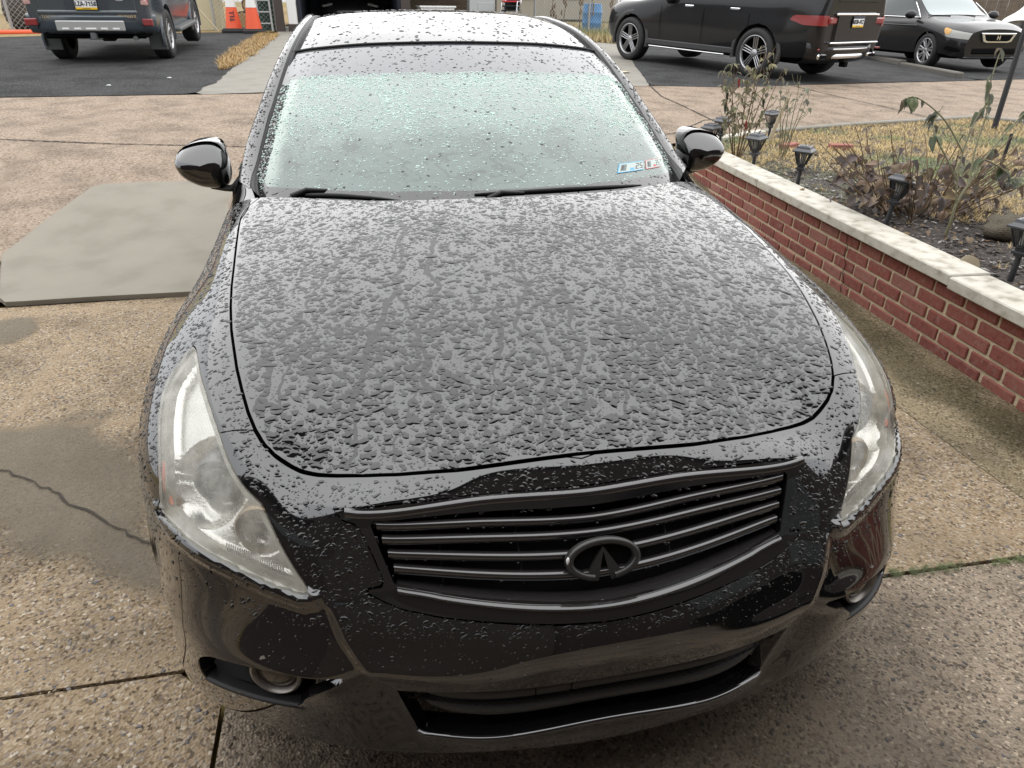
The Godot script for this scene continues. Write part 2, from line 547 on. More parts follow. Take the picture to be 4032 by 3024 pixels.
# outlines seen from the front (x across, y up), one half
const GRILLE := [Vector2(-0.3,0.684),Vector2(-0.1,0.6775),Vector2(0.0,0.6775),Vector2(0.1,0.6775),Vector2(0.2,0.679),Vector2(0.28,0.683),Vector2(0.38,0.690),Vector2(0.44,0.690),Vector2(0.490,0.685),Vector2(0.473,0.6715),Vector2(0.452,0.668),Vector2(0.443,0.658),Vector2(0.425,0.618),Vector2(0.410,0.577),Vector2(0.414,0.568),Vector2(0.441,0.565),Vector2(0.441,0.558),Vector2(0.410,0.546),Vector2(0.38,0.5365),Vector2(0.313,0.5285),Vector2(0.245,0.525),Vector2(0.176,0.522),Vector2(0.1,0.5185),Vector2(0.0,0.516),Vector2(-0.1,0.5185),Vector2(-0.3,0.528)]
const MOUTH := [Vector2(-0.3,0.664),Vector2(-0.1,0.654),Vector2(0.0,0.652),Vector2(0.1,0.654),Vector2(0.2,0.658),Vector2(0.3,0.664),Vector2(0.427,0.672),Vector2(0.41,0.622),Vector2(0.391,0.572),Vector2(0.3,0.5605),Vector2(0.234,0.555),Vector2(0.1,0.547),Vector2(0.0,0.5435),Vector2(-0.1,0.547),Vector2(-0.3,0.5605)]
const INTAKE := [Vector2(-0.3,0.399),Vector2(0.1,0.399),Vector2(0.25,0.398),Vector2(0.33,0.394),Vector2(0.407,0.386),Vector2(0.389,0.312),Vector2(0.370,0.243),Vector2(0.31,0.256),Vector2(0.24,0.266),Vector2(0.15,0.270),Vector2(0.0,0.271),Vector2(-0.3,0.266)]
const FOG := [Vector2(0.495,0.411),Vector2(0.566,0.4135),Vector2(0.617,0.4135),Vector2(0.66,0.409),Vector2(0.70,0.402),Vector2(0.752,0.386),Vector2(0.785,0.358),Vector2(0.800,0.325),Vector2(0.796,0.294),Vector2(0.775,0.288),Vector2(0.711,0.314),Vector2(0.641,0.324),Vector2(0.590,0.334),Vector2(0.568,0.365)]

const KZ := [3.4, 4.2, 5.2, 6.2, 8.5, 11.0, 14.0, 20.0, 60.0]
const KH := [0.0, 0.05, 0.19, 0.31, 0.44, 0.53, 0.60, 0.72, 1.0]
func lie(x: float, z: float) -> float:
	# the lie of the land: level under the car, then up to the lots across the lane
	var d := -z
	var h := 0.0
	if d > KZ[8]: h = 1.0
	elif d > KZ[0]:
		for i in 8:
			if d <= KZ[i + 1]:
				h = lerpf(KH[i], KH[i + 1], (d - KZ[i]) / (KZ[i + 1] - KZ[i]))
				break
	return h - 0.022 * clampf(x, -1.0, 14.0) * clampf((d - 3.4) / 4.0, 0.0, 1.0)

func _ready() -> void:
	rng.seed = 7
	# camera
	var cam := Camera3D.new()
	cam.name = "camera"
	add_child(cam)
	cam.position = Vector3(-0.3832, 1.5237, 0.8833)
	cam.rotation_order = EULER_ORDER_YXZ
	cam.rotation_degrees = Vector3(-28.2166, -11.8294, 0.5958)
	cam.fov = 56.72
	cam.near = 0.05
	cam.far = 400.0
	cam.current = true
	# overcast sky
	var sky_m := ProceduralSkyMaterial.new()
	sky_m.sky_top_color = Color(0.965, 0.972, 0.985)
	sky_m.sky_horizon_color = Color(0.715, 0.72, 0.73)
	sky_m.sky_curve = 0.55
	sky_m.sky_energy_multiplier = 1.0
	sky_m.ground_bottom_color = Color(0.25, 0.23, 0.2)
	sky_m.ground_horizon_color = Color(0.5, 0.48, 0.45)
	sky_m.sun_angle_max = 0.0
	var sky := Sky.new()
	sky.sky_material = sky_m
	var env := Environment.new()
	env.background_mode = Environment.BG_SKY
	env.sky = sky
	env.ambient_light_source = Environment.AMBIENT_SOURCE_SKY
	env.tonemap_mode = Environment.TONE_MAPPER_LINEAR
	env.tonemap_exposure = 2.65
	env.sdfgi_enabled = true
	env.ssao_enabled = true
	env.ssil_enabled = true
	var we := WorldEnvironment.new()
	we.name = "world_environment"
	we.environment = env
	add_child(we)
	var sun := DirectionalLight3D.new()
	sun.name = "sun"
	sun.light_energy = 0.15
	sun.light_angular_distance = 120.0
	sun.sky_mode = DirectionalLight3D.SKY_MODE_LIGHT_ONLY
	sun.light_color = Color(1.0, 0.97, 0.92)
	sun.shadow_enabled = true
	sun.rotation_degrees = Vector3(-58, 150, 0)
	add_child(sun)
	materials()
	ground()
	brick_wall()
	main_car()
	rain()
	garden()
	far_side()
	behind()

func aggregate(base: Array, offs: Array, tile: float, sd: int, tint: Color, relief := 0.35) -> StandardMaterial3D:
	# concrete with its pebbles exposed: cell colours for the stones, a second larger pattern for stains
	var m := StandardMaterial3D.new()
	m.albedo_texture = noise_tex(FastNoiseLite.TYPE_CELLULAR, 0.16, 1024, base, offs, 1, sd)
	m.albedo_color = tint.linear_to_srgb()
	m.uv1_triplanar = true
	m.uv1_world_triplanar = true
	m.uv1_scale = Vector3.ONE / tile
	m.detail_enabled = true
	m.detail_blend_mode = BaseMaterial3D.BLEND_MODE_MUL
	m.detail_uv_layer = BaseMaterial3D.DETAIL_UV_2
	m.uv2_triplanar = true
	m.uv2_world_triplanar = true
	m.uv2_scale = Vector3.ONE / 3.1
	m.detail_albedo = M.stain
	m.heightmap_enabled = true
	m.heightmap_texture = M.pebble_height
	m.heightmap_scale = relief
	m.roughness = 0.85
	m.roughness_texture = M.wet_rough
	m.metallic_specular = 0.3
	return m

func materials() -> void:
	M.stain = noise_tex(FastNoiseLite.TYPE_SIMPLEX_SMOOTH, 0.012, 512, [grey(0.62), grey(0.82), grey(0.95), grey(1.0)], [0.15, 0.4, 0.6, 0.9], 5, 4)
	M.pebble_height = noise_tex(FastNoiseLite.TYPE_CELLULAR, 0.16, 1024, [], [], 1, 11, FastNoiseLite.RETURN_DISTANCE)
	M.wet_rough = noise_tex(FastNoiseLite.TYPE_SIMPLEX_SMOOTH, 0.02, 512, [grey(0.6), grey(1.0)], [0.2, 0.8], 4, 9)
	var tan_ramp := [Color(0.10, 0.075, 0.05), Color(0.24, 0.18, 0.115), Color(0.34, 0.265, 0.18), Color(0.30, 0.235, 0.16), Color(0.42, 0.35, 0.26), Color(0.16, 0.13, 0.11), Color(0.55, 0.49, 0.40)]
	M.agg_left = aggregate(tan_ramp, [0.0, 0.15, 0.4, 0.6, 0.8, 0.9, 1.0], 1.3, 21, Color(0.97, 0.94, 0.89))
	M.agg_lane = aggregate([Color(0.2, 0.15, 0.11), Color(0.34, 0.27, 0.20), Color(0.42, 0.34, 0.265), Color(0.36, 0.29, 0.225), Color(0.52, 0.45, 0.37)], [0.0, 0.25, 0.5, 0.75, 1.0], 2.2, 22, Color(0.76, 0.73, 0.71), 0.5)
	M.agg_right = aggregate(tan_ramp, [0.0, 0.12, 0.35, 0.55, 0.8, 0.92, 1.0], 1.2, 23, Color(1.0, 0.98, 0.94))
	M.agg_wet = aggregate([Color(0.11, 0.088, 0.068), Color(0.27, 0.22, 0.17), Color(0.36, 0.30, 0.235), Color(0.31, 0.26, 0.205), Color(0.22, 0.19, 0.155), Color(0.56, 0.48, 0.38)], [0.0, 0.2, 0.5, 0.7, 0.9, 1.0], 1.1, 24, Color(1.0, 0.97, 0.92))
	M.agg_moss = aggregate([Color(0.09, 0.072, 0.042), Color(0.21, 0.168, 0.10), Color(0.29, 0.235, 0.15), Color(0.25, 0.2, 0.125), Color(0.44, 0.38, 0.28)], [0.0, 0.3, 0.6, 0.85, 1.0], 1.2, 25, Color(1, 1, 1))
	M.slab = mat(Color(0.245, 0.225, 0.185), 0.75, 0.0, 0.3)
	M.slab.albedo_texture = noise_tex(FastNoiseLite.TYPE_SIMPLEX_SMOOTH, 0.01, 512, [Color(0.82, 0.82, 0.8), Color(0.95, 0.95, 0.95), Color(1, 1, 1)], [0.1, 0.45, 0.8], 6, 31)
	M.slab.uv1_triplanar = true
	M.slab.uv1_world_triplanar = true
	M.slab.uv1_scale = Vector3.ONE / 2.3
	M.slab.heightmap_enabled = true
	M.slab.heightmap_texture = noise_tex(FastNoiseLite.TYPE_SIMPLEX_SMOOTH, 0.08, 512, [], [], 4, 32)
	M.slab.heightmap_scale = 0.12
	M.patch = M.slab.duplicate()
	M.patch.albedo_color = Color(0.19, 0.165, 0.125).linear_to_srgb()
	M.path = M.slab.duplicate()
	M.path.albedo_color = Color(0.24, 0.225, 0.195).linear_to_srgb()
	M.asphalt = mat(Color(0.8, 0.8, 0.8), 0.95, 0.0, 0.2)
	M.asphalt.albedo_texture = noise_tex(FastNoiseLite.TYPE_CELLULAR, 0.2, 1024, [grey(0.028), grey(0.055), grey(0.085), grey(0.075), grey(0.24)], [0.0, 0.3, 0.6, 0.92, 1.0], 1, 41)
	M.asphalt.uv1_triplanar = true
	M.asphalt.uv1_world_triplanar = true
	M.asphalt.uv1_scale = Vector3.ONE / 2.0
	M.asphalt.detail_enabled = true
	M.asphalt.detail_blend_mode = BaseMaterial3D.BLEND_MODE_MUL
	M.asphalt.detail_uv_layer = BaseMaterial3D.DETAIL_UV_2
	M.asphalt.uv2_triplanar = true
	M.asphalt.uv2_world_triplanar = true
	M.asphalt.uv2_scale = Vector3.ONE / 4.7
	M.asphalt.detail_albedo = M.stain
	M.dirt = mat(Color(0.035, 0.028, 0.02), 0.9)
	M.soil = mat(Color(1, 1, 1), 0.9)
	M.soil.albedo_texture = noise_tex(FastNoiseLite.TYPE_CELLULAR, 0.12, 512, [Color(0.02, 0.016, 0.012), Color(0.05, 0.04, 0.035), Color(0.09, 0.075, 0.065), Color(0.05, 0.042, 0.036), Color(0.25, 0.23, 0.21)], [0.0, 0.3, 0.7, 0.9, 1.0], 1, 51)
	M.soil.uv1_triplanar = true
	M.soil.uv1_world_triplanar = true
	M.soil.uv1_scale = Vector3.ONE / 0.9
	M.soil.heightmap_enabled = true
	M.soil.heightmap_texture = M.pebble_height
	M.soil.heightmap_scale = 1.0
	M.lawn = mat(Color(0.22, 0.17, 0.07), 0.9)
	# the car
	M.paint = mat(Color(0.006, 0.006, 0.0065), 0.05, 0.0, 0.62)
	M.paint.clearcoat_enabled = true
	M.paint.clearcoat = 1.0
	M.paint.clearcoat_roughness = 0.02
	M.trim = mat(Color(0.012, 0.012, 0.013), 0.42, 0.0, 0.35)
	M.rubber = mat(Color(0.01, 0.01, 0.01), 0.65)
	M.void = mat(Color(0.004, 0.004, 0.004), 0.8, 0.0, 0.2)
	M.plastic = mat(Color(0.03, 0.03, 0.031), 0.5)
	M.tyre = mat(Color(0.02, 0.02, 0.02), 0.75)
	M.alloy = mat(Color(0.42, 0.42, 0.43), 0.3, 0.8)
	M.chrome = mat(Color(0.75, 0.75, 0.76), 0.12, 1.0)
	M.silver = mat(Color(0.70, 0.69, 0.64), 0.2, 0.92)
	M.silver.normal_enabled = true
	M.silver.normal_texture = noise_tex(FastNoiseLite.TYPE_SIMPLEX_SMOOTH, 0.05, 512, [], [], 3, 61, 0, true)
	M.silver.normal_scale = 0.5
	M.silver.uv1_triplanar = true
	M.silver.uv1_scale = Vector3.ONE * 9.0
	M.bead_clear = mat(Color(0.9, 0.9, 0.85, 0.1), 0.03)
	M.bead_clear.transparency = BaseMaterial3D.TRANSPARENCY_ALPHA
	# headlamp plastic gone hazy: a thin cream bloom, cloudier in patches
	M.lens = mat(Color(0.72, 0.70, 0.62), 0.16)
	var hz := FastNoiseLite.new()
	hz.seed = 6
	hz.frequency = 0.02
	hz.fractal_octaves = 5
	var him := Image.create(256, 256, false, Image.FORMAT_RGBA8)
	for y in 256:
		for x in 256: him.set_pixel(x, y, Color(1, 1, 1, clampf(0.36 + 0.28 * hz.get_noise_2d(x, y), 0.12, 0.6)))
	M.lens.albedo_texture = ImageTexture.create_from_image(him)
	M.lens.uv1_triplanar = true
	M.lens.uv1_scale = Vector3.ONE * 5.0
	M.lens.transparency = BaseMaterial3D.TRANSPARENCY_ALPHA
	M.lens.clearcoat_enabled = true
	M.lens.clearcoat = 1.0
	M.lens.clearcoat_roughness = 0.05
	M.glass = mat(Color(0.02, 0.03, 0.03), 0.03)
	M.water = mat(Color(0.006, 0.006, 0.0065), 0.02, 0.0, 0.62)
	M.orange = mat(Color(0.6, 0.12, 0.04), 0.3)
	M.red = mat(Color(0.22, 0.010, 0.012), 0.12)
	M.red.clearcoat_enabled = true
	M.white = mat(Color(0.75, 0.75, 0.73), 0.5)
	M.lamp_rim = mat(Color(0.30, 0.29, 0.24), 0.35)
	M.lamp_ring = mat(Color(0.12, 0.12, 0.125), 0.35, 0.6)
	M.lamp_eye = mat(Color(0.02, 0.021, 0.024), 0.04)
	M.lamp_amber = mat(Color(0.30, 0.22, 0.13), 0.3, 0.5)
	M.slat = mat(Color(0.022, 0.02, 0.02), 0.14)
	M.slat.clearcoat_enabled = true
	M.slat.clearcoat = 1.0
	M.slat.clearcoat_roughness = 0.03
	M.badge = mat(Color(0.028, 0.027, 0.026), 0.32)
	M.fog_ring = mat(Color(0.26, 0.24, 0.215), 0.35, 0.5)
	M.fog_glass = mat(Color(0.06, 0.05, 0.04), 0.1)
	M.grey_leather = mat(Color(0.25, 0.25, 0.24), 0.5)
	M.mortar = mat(Color(0.66, 0.55, 0.38), 0.9)
	M.mortar.heightmap_enabled = true
	M.mortar.heightmap_texture = M.slab.heightmap_texture
	M.mortar.heightmap_scale = 0.3
	M.mortar.uv1_triplanar = true
	M.mortar.uv1_scale = Vector3.ONE * 3.0
	M.bricks = []
	var worn := noise_tex(FastNoiseLite.TYPE_SIMPLEX_SMOOTH, 0.02, 512, [Color(0.62, 0.55, 0.55), Color(0.95, 0.95, 0.95), Color(1, 1, 1), Color(1.0, 1.0, 1.0)], [0.05, 0.4, 0.7, 0.95], 6, 71)
	var dust := noise_tex(FastNoiseLite.TYPE_SIMPLEX_SMOOTH, 0.035, 512, [Color(0.3, 0.2, 0.17, 0.0), Color(0.3, 0.2, 0.17, 0.0), Color(0.36, 0.25, 0.21, 0.55)], [0.0, 0.55, 0.95], 5, 73)
	for c in [Color(0.29, 0.092, 0.070), Color(0.31, 0.11, 0.085), Color(0.26, 0.080, 0.062), Color(0.32, 0.135, 0.108), Color(0.235, 0.073, 0.058)]:
		var b := mat(c, 0.85)
		b.albedo_texture = worn
		b.uv1_triplanar = true
		b.uv1_world_triplanar = true
		b.uv1_scale = Vector3.ONE * 2.3
		b.detail_enabled = true
		b.detail_albedo = dust
		b.detail_uv_layer = BaseMaterial3D.DETAIL_UV_2
		b.uv2_triplanar = true
		b.uv2_world_triplanar = true
		b.uv2_scale = Vector3.ONE * 1.1
		b.heightmap_enabled = true
		b.heightmap_texture = M.slab.heightmap_texture
		b.heightmap_scale = 0.2
		M.bricks.append(b)
	M.coping = mat(Color(0.56, 0.535, 0.465), 0.8)
	M.coping.albedo_texture = noise_tex(FastNoiseLite.TYPE_SIMPLEX_SMOOTH, 0.015, 512, [Color(0.52, 0.50, 0.45), Color(0.86, 0.85, 0.83), Color(1, 1, 1)], [0.1, 0.42, 0.75], 6, 77)
	M.coping.uv1_triplanar = true
	M.coping.uv1_world_triplanar = true
	M.coping.heightmap_enabled = true
	M.coping.heightmap_texture = M.slab.heightmap_texture
	M.coping.heightmap_scale = 0.15
	M.ice = mat(Color(0.60, 0.78, 0.71), 0.25)
	M.brown_door = mat(Color(0.06, 0.045, 0.035), 0.7)
	M.cream = mat(Color(0.50, 0.43, 0.30), 0.6)
	M.rock = mat(Color(0.12, 0.10, 0.07), 0.8)
	M.rock.heightmap_enabled = true
	M.rock.heightmap_texture = M.slab.heightmap_texture
	M.rock.heightmap_scale = 1.0
	M.rock.uv1_triplanar = true
	M.rock.uv1_scale = Vector3.ONE * 3.0
	M.house_wall = mat(Color(0.045, 0.03, 0.025), 0.9)
	M.roof_dark = mat(Color(0.04, 0.04, 0.042), 0.9)
	M.white_lens = mat(Color(0.5, 0.3, 0.28), 0.2)
	M.slate_light = mat(Color(0.12, 0.14, 0.155), 0.2)
	M.slate_dark = mat(Color(0.04, 0.05, 0.06), 0.3)
	M.navy = mat(Color(0.02, 0.03, 0.12), 0.5)
	M.pale_glass = mat(Color(0.30, 0.34, 0.34), 0.05)
	M.yard_grass = mat(Color(0.17, 0.15, 0.07), 0.95)
	M.yard_straw = mat(Color(0.28, 0.21, 0.11), 0.95)
	for m in [M.yard_grass, M.yard_straw, M.lawn]:
		m.albedo_texture = M.stain
		m.uv1_triplanar = true
		m.uv1_world_triplanar = true
		m.metallic_specular = 0.2
	M.cabinet = mat(Color(0.42, 0.43, 0.43), 0.5)
	M.red_seat = mat(Color(0.50, 0.03, 0.035), 0.4)
	M.dark_seat = mat(Color(0.015, 0.022, 0.022), 0.4)
	M.green_grey = mat(Color(0.13, 0.16, 0.16), 0.5)
	M.house_pale = mat(Color(0.30, 0.27, 0.22), 0.9)
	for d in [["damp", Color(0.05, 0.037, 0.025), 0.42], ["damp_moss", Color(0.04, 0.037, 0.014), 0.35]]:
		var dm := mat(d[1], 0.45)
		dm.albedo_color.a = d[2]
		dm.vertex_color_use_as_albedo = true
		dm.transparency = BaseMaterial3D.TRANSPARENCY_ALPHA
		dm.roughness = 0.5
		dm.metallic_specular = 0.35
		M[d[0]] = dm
	M.patch.vertex_color_use_as_albedo = true
	M.patch.albedo_color.a = 0.62
	M.patch.transparency = BaseMaterial3D.TRANSPARENCY_ALPHA
	M.kerb_worn = mat(Color(0.12, 0.11, 0.095), 0.85)
	M.mud_frame = mat(Color(0.10, 0.10, 0.10), 0.6)

func land_sheet(x0: float, x1: float, z0: float, z1: float, step: float, up := 0.0) -> Sheet:
	var s := Sheet.new()
	s.nc = int(ceil((x1 - x0) / step)) + 1
	s.nr = int(ceil((z1 - z0) / step)) + 1
	for r in s.nr:
		for c in s.nc:
			var x := lerpf(x0, x1, float(c) / (s.nc - 1))
			var z := lerpf(z0, z1, float(r) / (s.nr - 1))
			s.P.append(Vector3(x, lie(x, z) + up, z))
			s.N.append(Vector3(lie(x - 0.2, z) - lie(x + 0.2, z), 0.4, lie(x, z - 0.2) - lie(x, z + 0.2)).normalized())
	return s
static func top(p: Vector3) -> Vector2: return Vector2(p.x, p.z)
func overlay(called: String, poly: Array, up: float, m: Material, label: String, step := 0.12, rag := 0.0, lip := 0.0, sd := 3) -> MeshInstance3D:
	var pl := PackedVector2Array()
	var rg := RandomNumberGenerator.new()
	rg.seed = sd
	for i in poly.size():
		var a: Vector2 = poly[i]
		var b: Vector2 = poly[(i + 1) % poly.size()]
		var k := 1
		if rag > 0.0: k = maxi(1, int(a.distance_to(b) / (rag * 3.0)))
		for j in k:
			var q := a.lerp(b, float(j) / k)
			if rag > 0.0: q += Vector2(rg.randf_range(-rag, rag), rg.randf_range(-rag, rag))
			pl.append(q)
	var lo := pl[0]
	var hi := pl[0]
	for p in pl:
		lo = lo.min(p); hi = hi.max(p)
	var s := land_sheet(lo.x - step, hi.x + step, lo.y - step, hi.y + step, step, up)
	return struct(called, s.cut([s.field(pl, top)], 0.0, lip), m, label)

func stain(poly: Array, fade: float, up: float, m: Material, label: String, step := 0.04, sd := 2) -> void:
	# a mark on the concrete whose edge feathers out
	var pl := PackedVector2Array(poly)
	var lo := pl[0]
	var hi := pl[0]
	for p in pl:
		lo = lo.min(p); hi = hi.max(p)
	var s := land_sheet(lo.x - step, hi.x + step, lo.y - step, hi.y + step, step, up)
	var f := s.field(pl, top)
	var nz := FastNoiseLite.new()
	nz.seed = sd
	nz.frequency = 2.2
	nz.fractal_octaves = 4
	var st := SurfaceTool.new()
	st.begin(Mesh.PRIMITIVE_TRIANGLES)
	for i in s.P.size():
		var a := smoothstep(0.0, fade, f[i] + fade * 0.9 * nz.get_noise_2d(s.P[i].x, s.P[i].z)) if f[i] > 0.0 else 0.0
		st.set_color(Color(1, 1, 1, a))
		st.set_normal(Vector3.UP)
		st.add_vertex(s.P[i])
	for r in s.nr - 1:
		for c in s.nc - 1:
			var q := r * s.nc + c
			if maxf(maxf(f[q], f[q + 1]), maxf(f[q + s.nc], f[q + s.nc + 1])) <= 0.0: continue
			for k in [q, q + 1, q + s.nc + 1, q, q + s.nc + 1, q + s.nc]: st.add_index(k)
	struct("stain", st.commit(), m, label)

func crack(pts: Array, wide: float, sd: int, label: String, up := 0.005) -> void:
	# a thin open crack, drawn as a ragged dark sliver lying in the concrete
	var rg := RandomNumberGenerator.new()
	rg.seed = sd
	var c := []
	for i in pts.size() - 1:
		var n := maxi(2, int(pts[i].distance_to(pts[i + 1]) / 0.03))
		for k in n:
			var q: Vector2 = pts[i].lerp(pts[i + 1], float(k) / n)
			c.append(q + Vector2(rg.randf_range(-1, 1), rg.randf_range(-1, 1)) * 0.008)
	c.append(pts[pts.size() - 1])
	var mb := MB.new()
	var last := [-1, -1]
	for i in c.size():
		var d: Vector2 = (c[mini(i + 1, c.size() - 1)] - c[maxi(i - 1, 0)]).normalized().orthogonal()
		var w := wide * rg.randf_range(0.35, 1.0) * 0.5
		var a: Vector2 = c[i] + d * w
		var b: Vector2 = c[i] - d * w
		var ia := mb.add(Vector3(a.x, lie(a.x, a.y) + up, a.y), Vector3.UP)
		var ib := mb.add(Vector3(b.x, lie(b.x, b.y) + up, b.y), Vector3.UP)
		if i > 0: mb.quad(last[0], last[1], ib, ia)
		last = [ia, ib]
	struct("crack", mb, M.dirt, label)

func ground() -> void:
	# earth under everything, out to the horizon
	var mb := MB.new()
	var xs := [-150.0, -60.0, -30.0, -15.0, -8.0, -4.0, 0.0, 4.0, 8.0, 14.0, 20.0, 40.0, 80.0, 160.0]
	var zs := [40.0, 10.0, 4.0, 0.0, -3.4, -4.2, -5.2, -6.2, -7.4, -8.5, -11.0, -14.0, -20.0, -60.0, -200.0]
	var rows := []
	for z in zs:
		var row := []
		for x in xs: row.append(Vector3(x, lie(x, z) - 0.03, z))
		rows.append(row)
	mb.sheet(rows)
	struct("ground", mb, M.lawn)
	var j := 0.006
	# the driveway, cast in bays with open joints between them
	overlay("driveway_bay", [Vector2(-6, -0.52 - j), Vector2(-6.00, -3.30), Vector2(-2.43, -3.29), Vector2(-1.36, -3.30), Vector2(-1.20, -4.01), Vector2(1.8 - j, -4.0), Vector2(1.8 - j, -0.47 - j), Vector2(-0.83, -0.52 - j)], 0.0, M.agg_left, "pale tan exposed-pebble concrete beside the car", 0.12, 0.0, 0.012)
	overlay("driveway_bay", [Vector2(-6, -0.52 + j), Vector2(-0.83 - j, -0.52 + j), Vector2(-0.83 - j, 3.2), Vector2(-6.00, 3.20)], 0.0, M.agg_left, "tan pebbled concrete bay at the bottom left", 0.12, 0.0, 0.012)
	overlay("driveway_bay", [Vector2(-0.83 + j, -0.51 + j), Vector2(2.29, -0.46 + j), Vector2(2.29, 3.20), Vector2(-0.83 + j, 3.2)], 0.0, M.agg_wet, "dark wet pebbled concrete bay under the front bumper", 0.12, 0.0, 0.012)
	overlay("driveway_bay", [Vector2(1.8 + j, -0.47 - j), Vector2(2.27, -0.46 - j), Vector2(2.75, -8.01), Vector2(1.8 + j, -8.0)], -0.004, M.agg_moss, "mossy olive-brown pebbled strip along the brick wall", 0.12, 0.0, 0.012)
	overlay("lane", [Vector2(-30.00, -3.30), Vector2(-2.36, -3.30), Vector2(-2.72, -4.10), Vector2(-2.47, -5.33), Vector2(-1.20, -5.31), Vector2(-1.20, -4.01), Vector2(1.80, -4.01), Vector2(1.80, -6.01), Vector2(3.30, -6.29), Vector2(5.40, -7.10), Vector2(7.70, -7.67), Vector2(9.50, -2.00), Vector2(40.00, -2.00), Vector2(40.00, -17.00), Vector2(12.61, -11.97), Vector2(10.19, -11.33), Vector2(6.50, -10.46), Vector2(5.21, -10.15), Vector2(4.05, -10.21), Vector2(-1.62, -9.11), Vector2(-4.45, -9.04), Vector2(-10.09, -8.56), Vector2(-30.00, -3.40)], 0.004, M.agg_lane, "pinkish exposed-pebble lane crossing behind the car", 0.2)
	overlay("concrete_slab", [Vector2(-2.42, -3.30), Vector2(-1.95, -3.31), Vector2(-1.10, -3.29), Vector2(-1.10, -5.28), Vector2(-2.03, -5.31), Vector2(-2.43, -5.29), Vector2(-2.59, -4.63), Vector2(-2.69, -4.09)], 0.03, M.slab, "smooth grey concrete slab left of the car", 0.1, 0.0, 0.03)
	stain([Vector2(-2.6, -2.0), Vector2(-1.71, -1.98), Vector2(-1.50, -2.0), Vector2(-1.30, -1.8), Vector2(-1.12, -1.36), Vector2(-0.95, -0.75), Vector2(-1.2, -0.78), Vector2(-1.45, -1.02), Vector2(-1.67, -1.18), Vector2(-2.6, -1.2)], 0.14, 0.004, M.patch, "worn smooth cement patch in the driveway by the headlight", 0.03, 3)
	stain([Vector2(-2.8, -3.18), Vector2(-2.16, -3.14), Vector2(-2.08, -2.9), Vector2(-2.12, -2.72), Vector2(-2.8, -2.70)], 0.07, 0.004, M.patch, "small rounded cement patch at the left edge", 0.02, 4)
	crack([Vector2(-1.95, -1.66), Vector2(-1.77, -1.58), Vector2(-1.65, -1.50), Vector2(-1.51, -1.38), Vector2(-1.46, -1.31), Vector2(-1.37, -1.25), Vector2(-1.29, -1.17), Vector2(-1.14, -1.05), Vector2(-1.00, -0.98)], 0.009, 5, "jagged dark crack across the cement patch", 0.009)
	crack([Vector2(1.83, -2.02), Vector2(1.97, -2.00), Vector2(2.12, -1.95)], 0.007, 6, "short crack in the mossy strip")
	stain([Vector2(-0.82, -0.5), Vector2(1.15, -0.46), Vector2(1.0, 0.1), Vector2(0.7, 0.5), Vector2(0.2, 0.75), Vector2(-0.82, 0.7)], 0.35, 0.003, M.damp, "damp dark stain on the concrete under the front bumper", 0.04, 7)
	stain([Vector2(1.82, -3.6), Vector2(2.42, -3.6), Vector2(2.27, -0.5), Vector2(2.05, -0.5), Vector2(1.9, -1.6)], 0.12, 0.002, M.damp_moss, "dark mossy damp along the foot of the brick wall", 0.04, 8)
	stain([Vector2(-3.2, -0.4), Vector2(-1.1, -0.46), Vector2(-0.9, 0.3), Vector2(-1.8, 0.9), Vector2(-3.2, 0.6)], 0.5, 0.003, M.damp, "damp brown patch on the concrete at the bottom left", 0.05, 9)
	# asphalt lots and the concrete path across the lane
	overlay("asphalt_lot", [Vector2(-4.45, -9.07), Vector2(-3.44, -9.09), Vector2(-2.33, -9.14), Vector2(-2.31, -9.71), Vector2(-2.21, -10.22), Vector2(-2.22, -11.75), Vector2(-2.22, -14.56), Vector2(-2.17, -16.89), Vector2(-2.29, -20.20), Vector2(-3.92, -21.06), Vector2(-5.55, -20.51), Vector2(-7.25, -19.88), Vector2(-15.95, -19.73), Vector2(-14.00, -6.70)], 0.008, M.asphalt, "black asphalt lot under the grey four-wheel drive", 0.15, 0.025)
	overlay("asphalt_lot", [Vector2(4.05, -10.21), Vector2(5.20, -10.13), Vector2(6.50, -10.44), Vector2(8.20, -10.92), Vector2(11.13, -11.57), Vector2(13.89, -19.78), Vector2(14.00, -24.00), Vector2(9.78, -26.07), Vector2(6.75, -19.20), Vector2(4.97, -13.43)], 0.008, M.asphalt, "black asphalt lot under the tall black car", 0.15, 0.02)
	overlay("asphalt_lot", [Vector2(11.22, -11.62), Vector2(12.53, -11.94), Vector2(30.00, -15.20), Vector2(30.00, -30.00), Vector2(14.20, -24.00), Vector2(13.10, -18.50)], 0.008, M.asphalt, "wet asphalt lot under the black saloon on the right", 0.2)
	overlay("concrete_path", [Vector2(-2.35, -9.09), Vector2(3.74, -10.05), Vector2(4.05, -10.21), Vector2(4.98, -13.43), Vector2(6.73, -19.11), Vector2(4.38, -24.54), Vector2(-2.42, -25.39), Vector2(-2.26, -20.04)], 0.004, M.path, "pale worn concrete path leading to the garage", 0.2)
	# joints in the lane
	for d in [[Vector2(4.05, -10.21), Vector2(3.80, -9.11), Vector2(3.78, -7.97), Vector2(3.77, -7.00)], [Vector2(6.57, -10.42), Vector2(6.72, -8.93), Vector2(6.95, -7.51)], [Vector2(-4.79, -7.09), Vector2(-2.57, -6.47), Vector2(-1.00, -6.17)]]:
		crack(d, 0.03, 8, "dark joint across the pebbled lane", 0.010)
	crack([Vector2(2.60, -6.50), Vector2(2.99, -6.69), Vector2(3.66, -7.43), Vector2(4.29, -7.71)], 0.02, 9, "branching crack in the lane beside the flower bed", 0.010)

var F: Sheet            # the nose and bonnet surface of the main car
var fields := {}
var glass: Sheet        # its windscreen
var roofs: Sheet

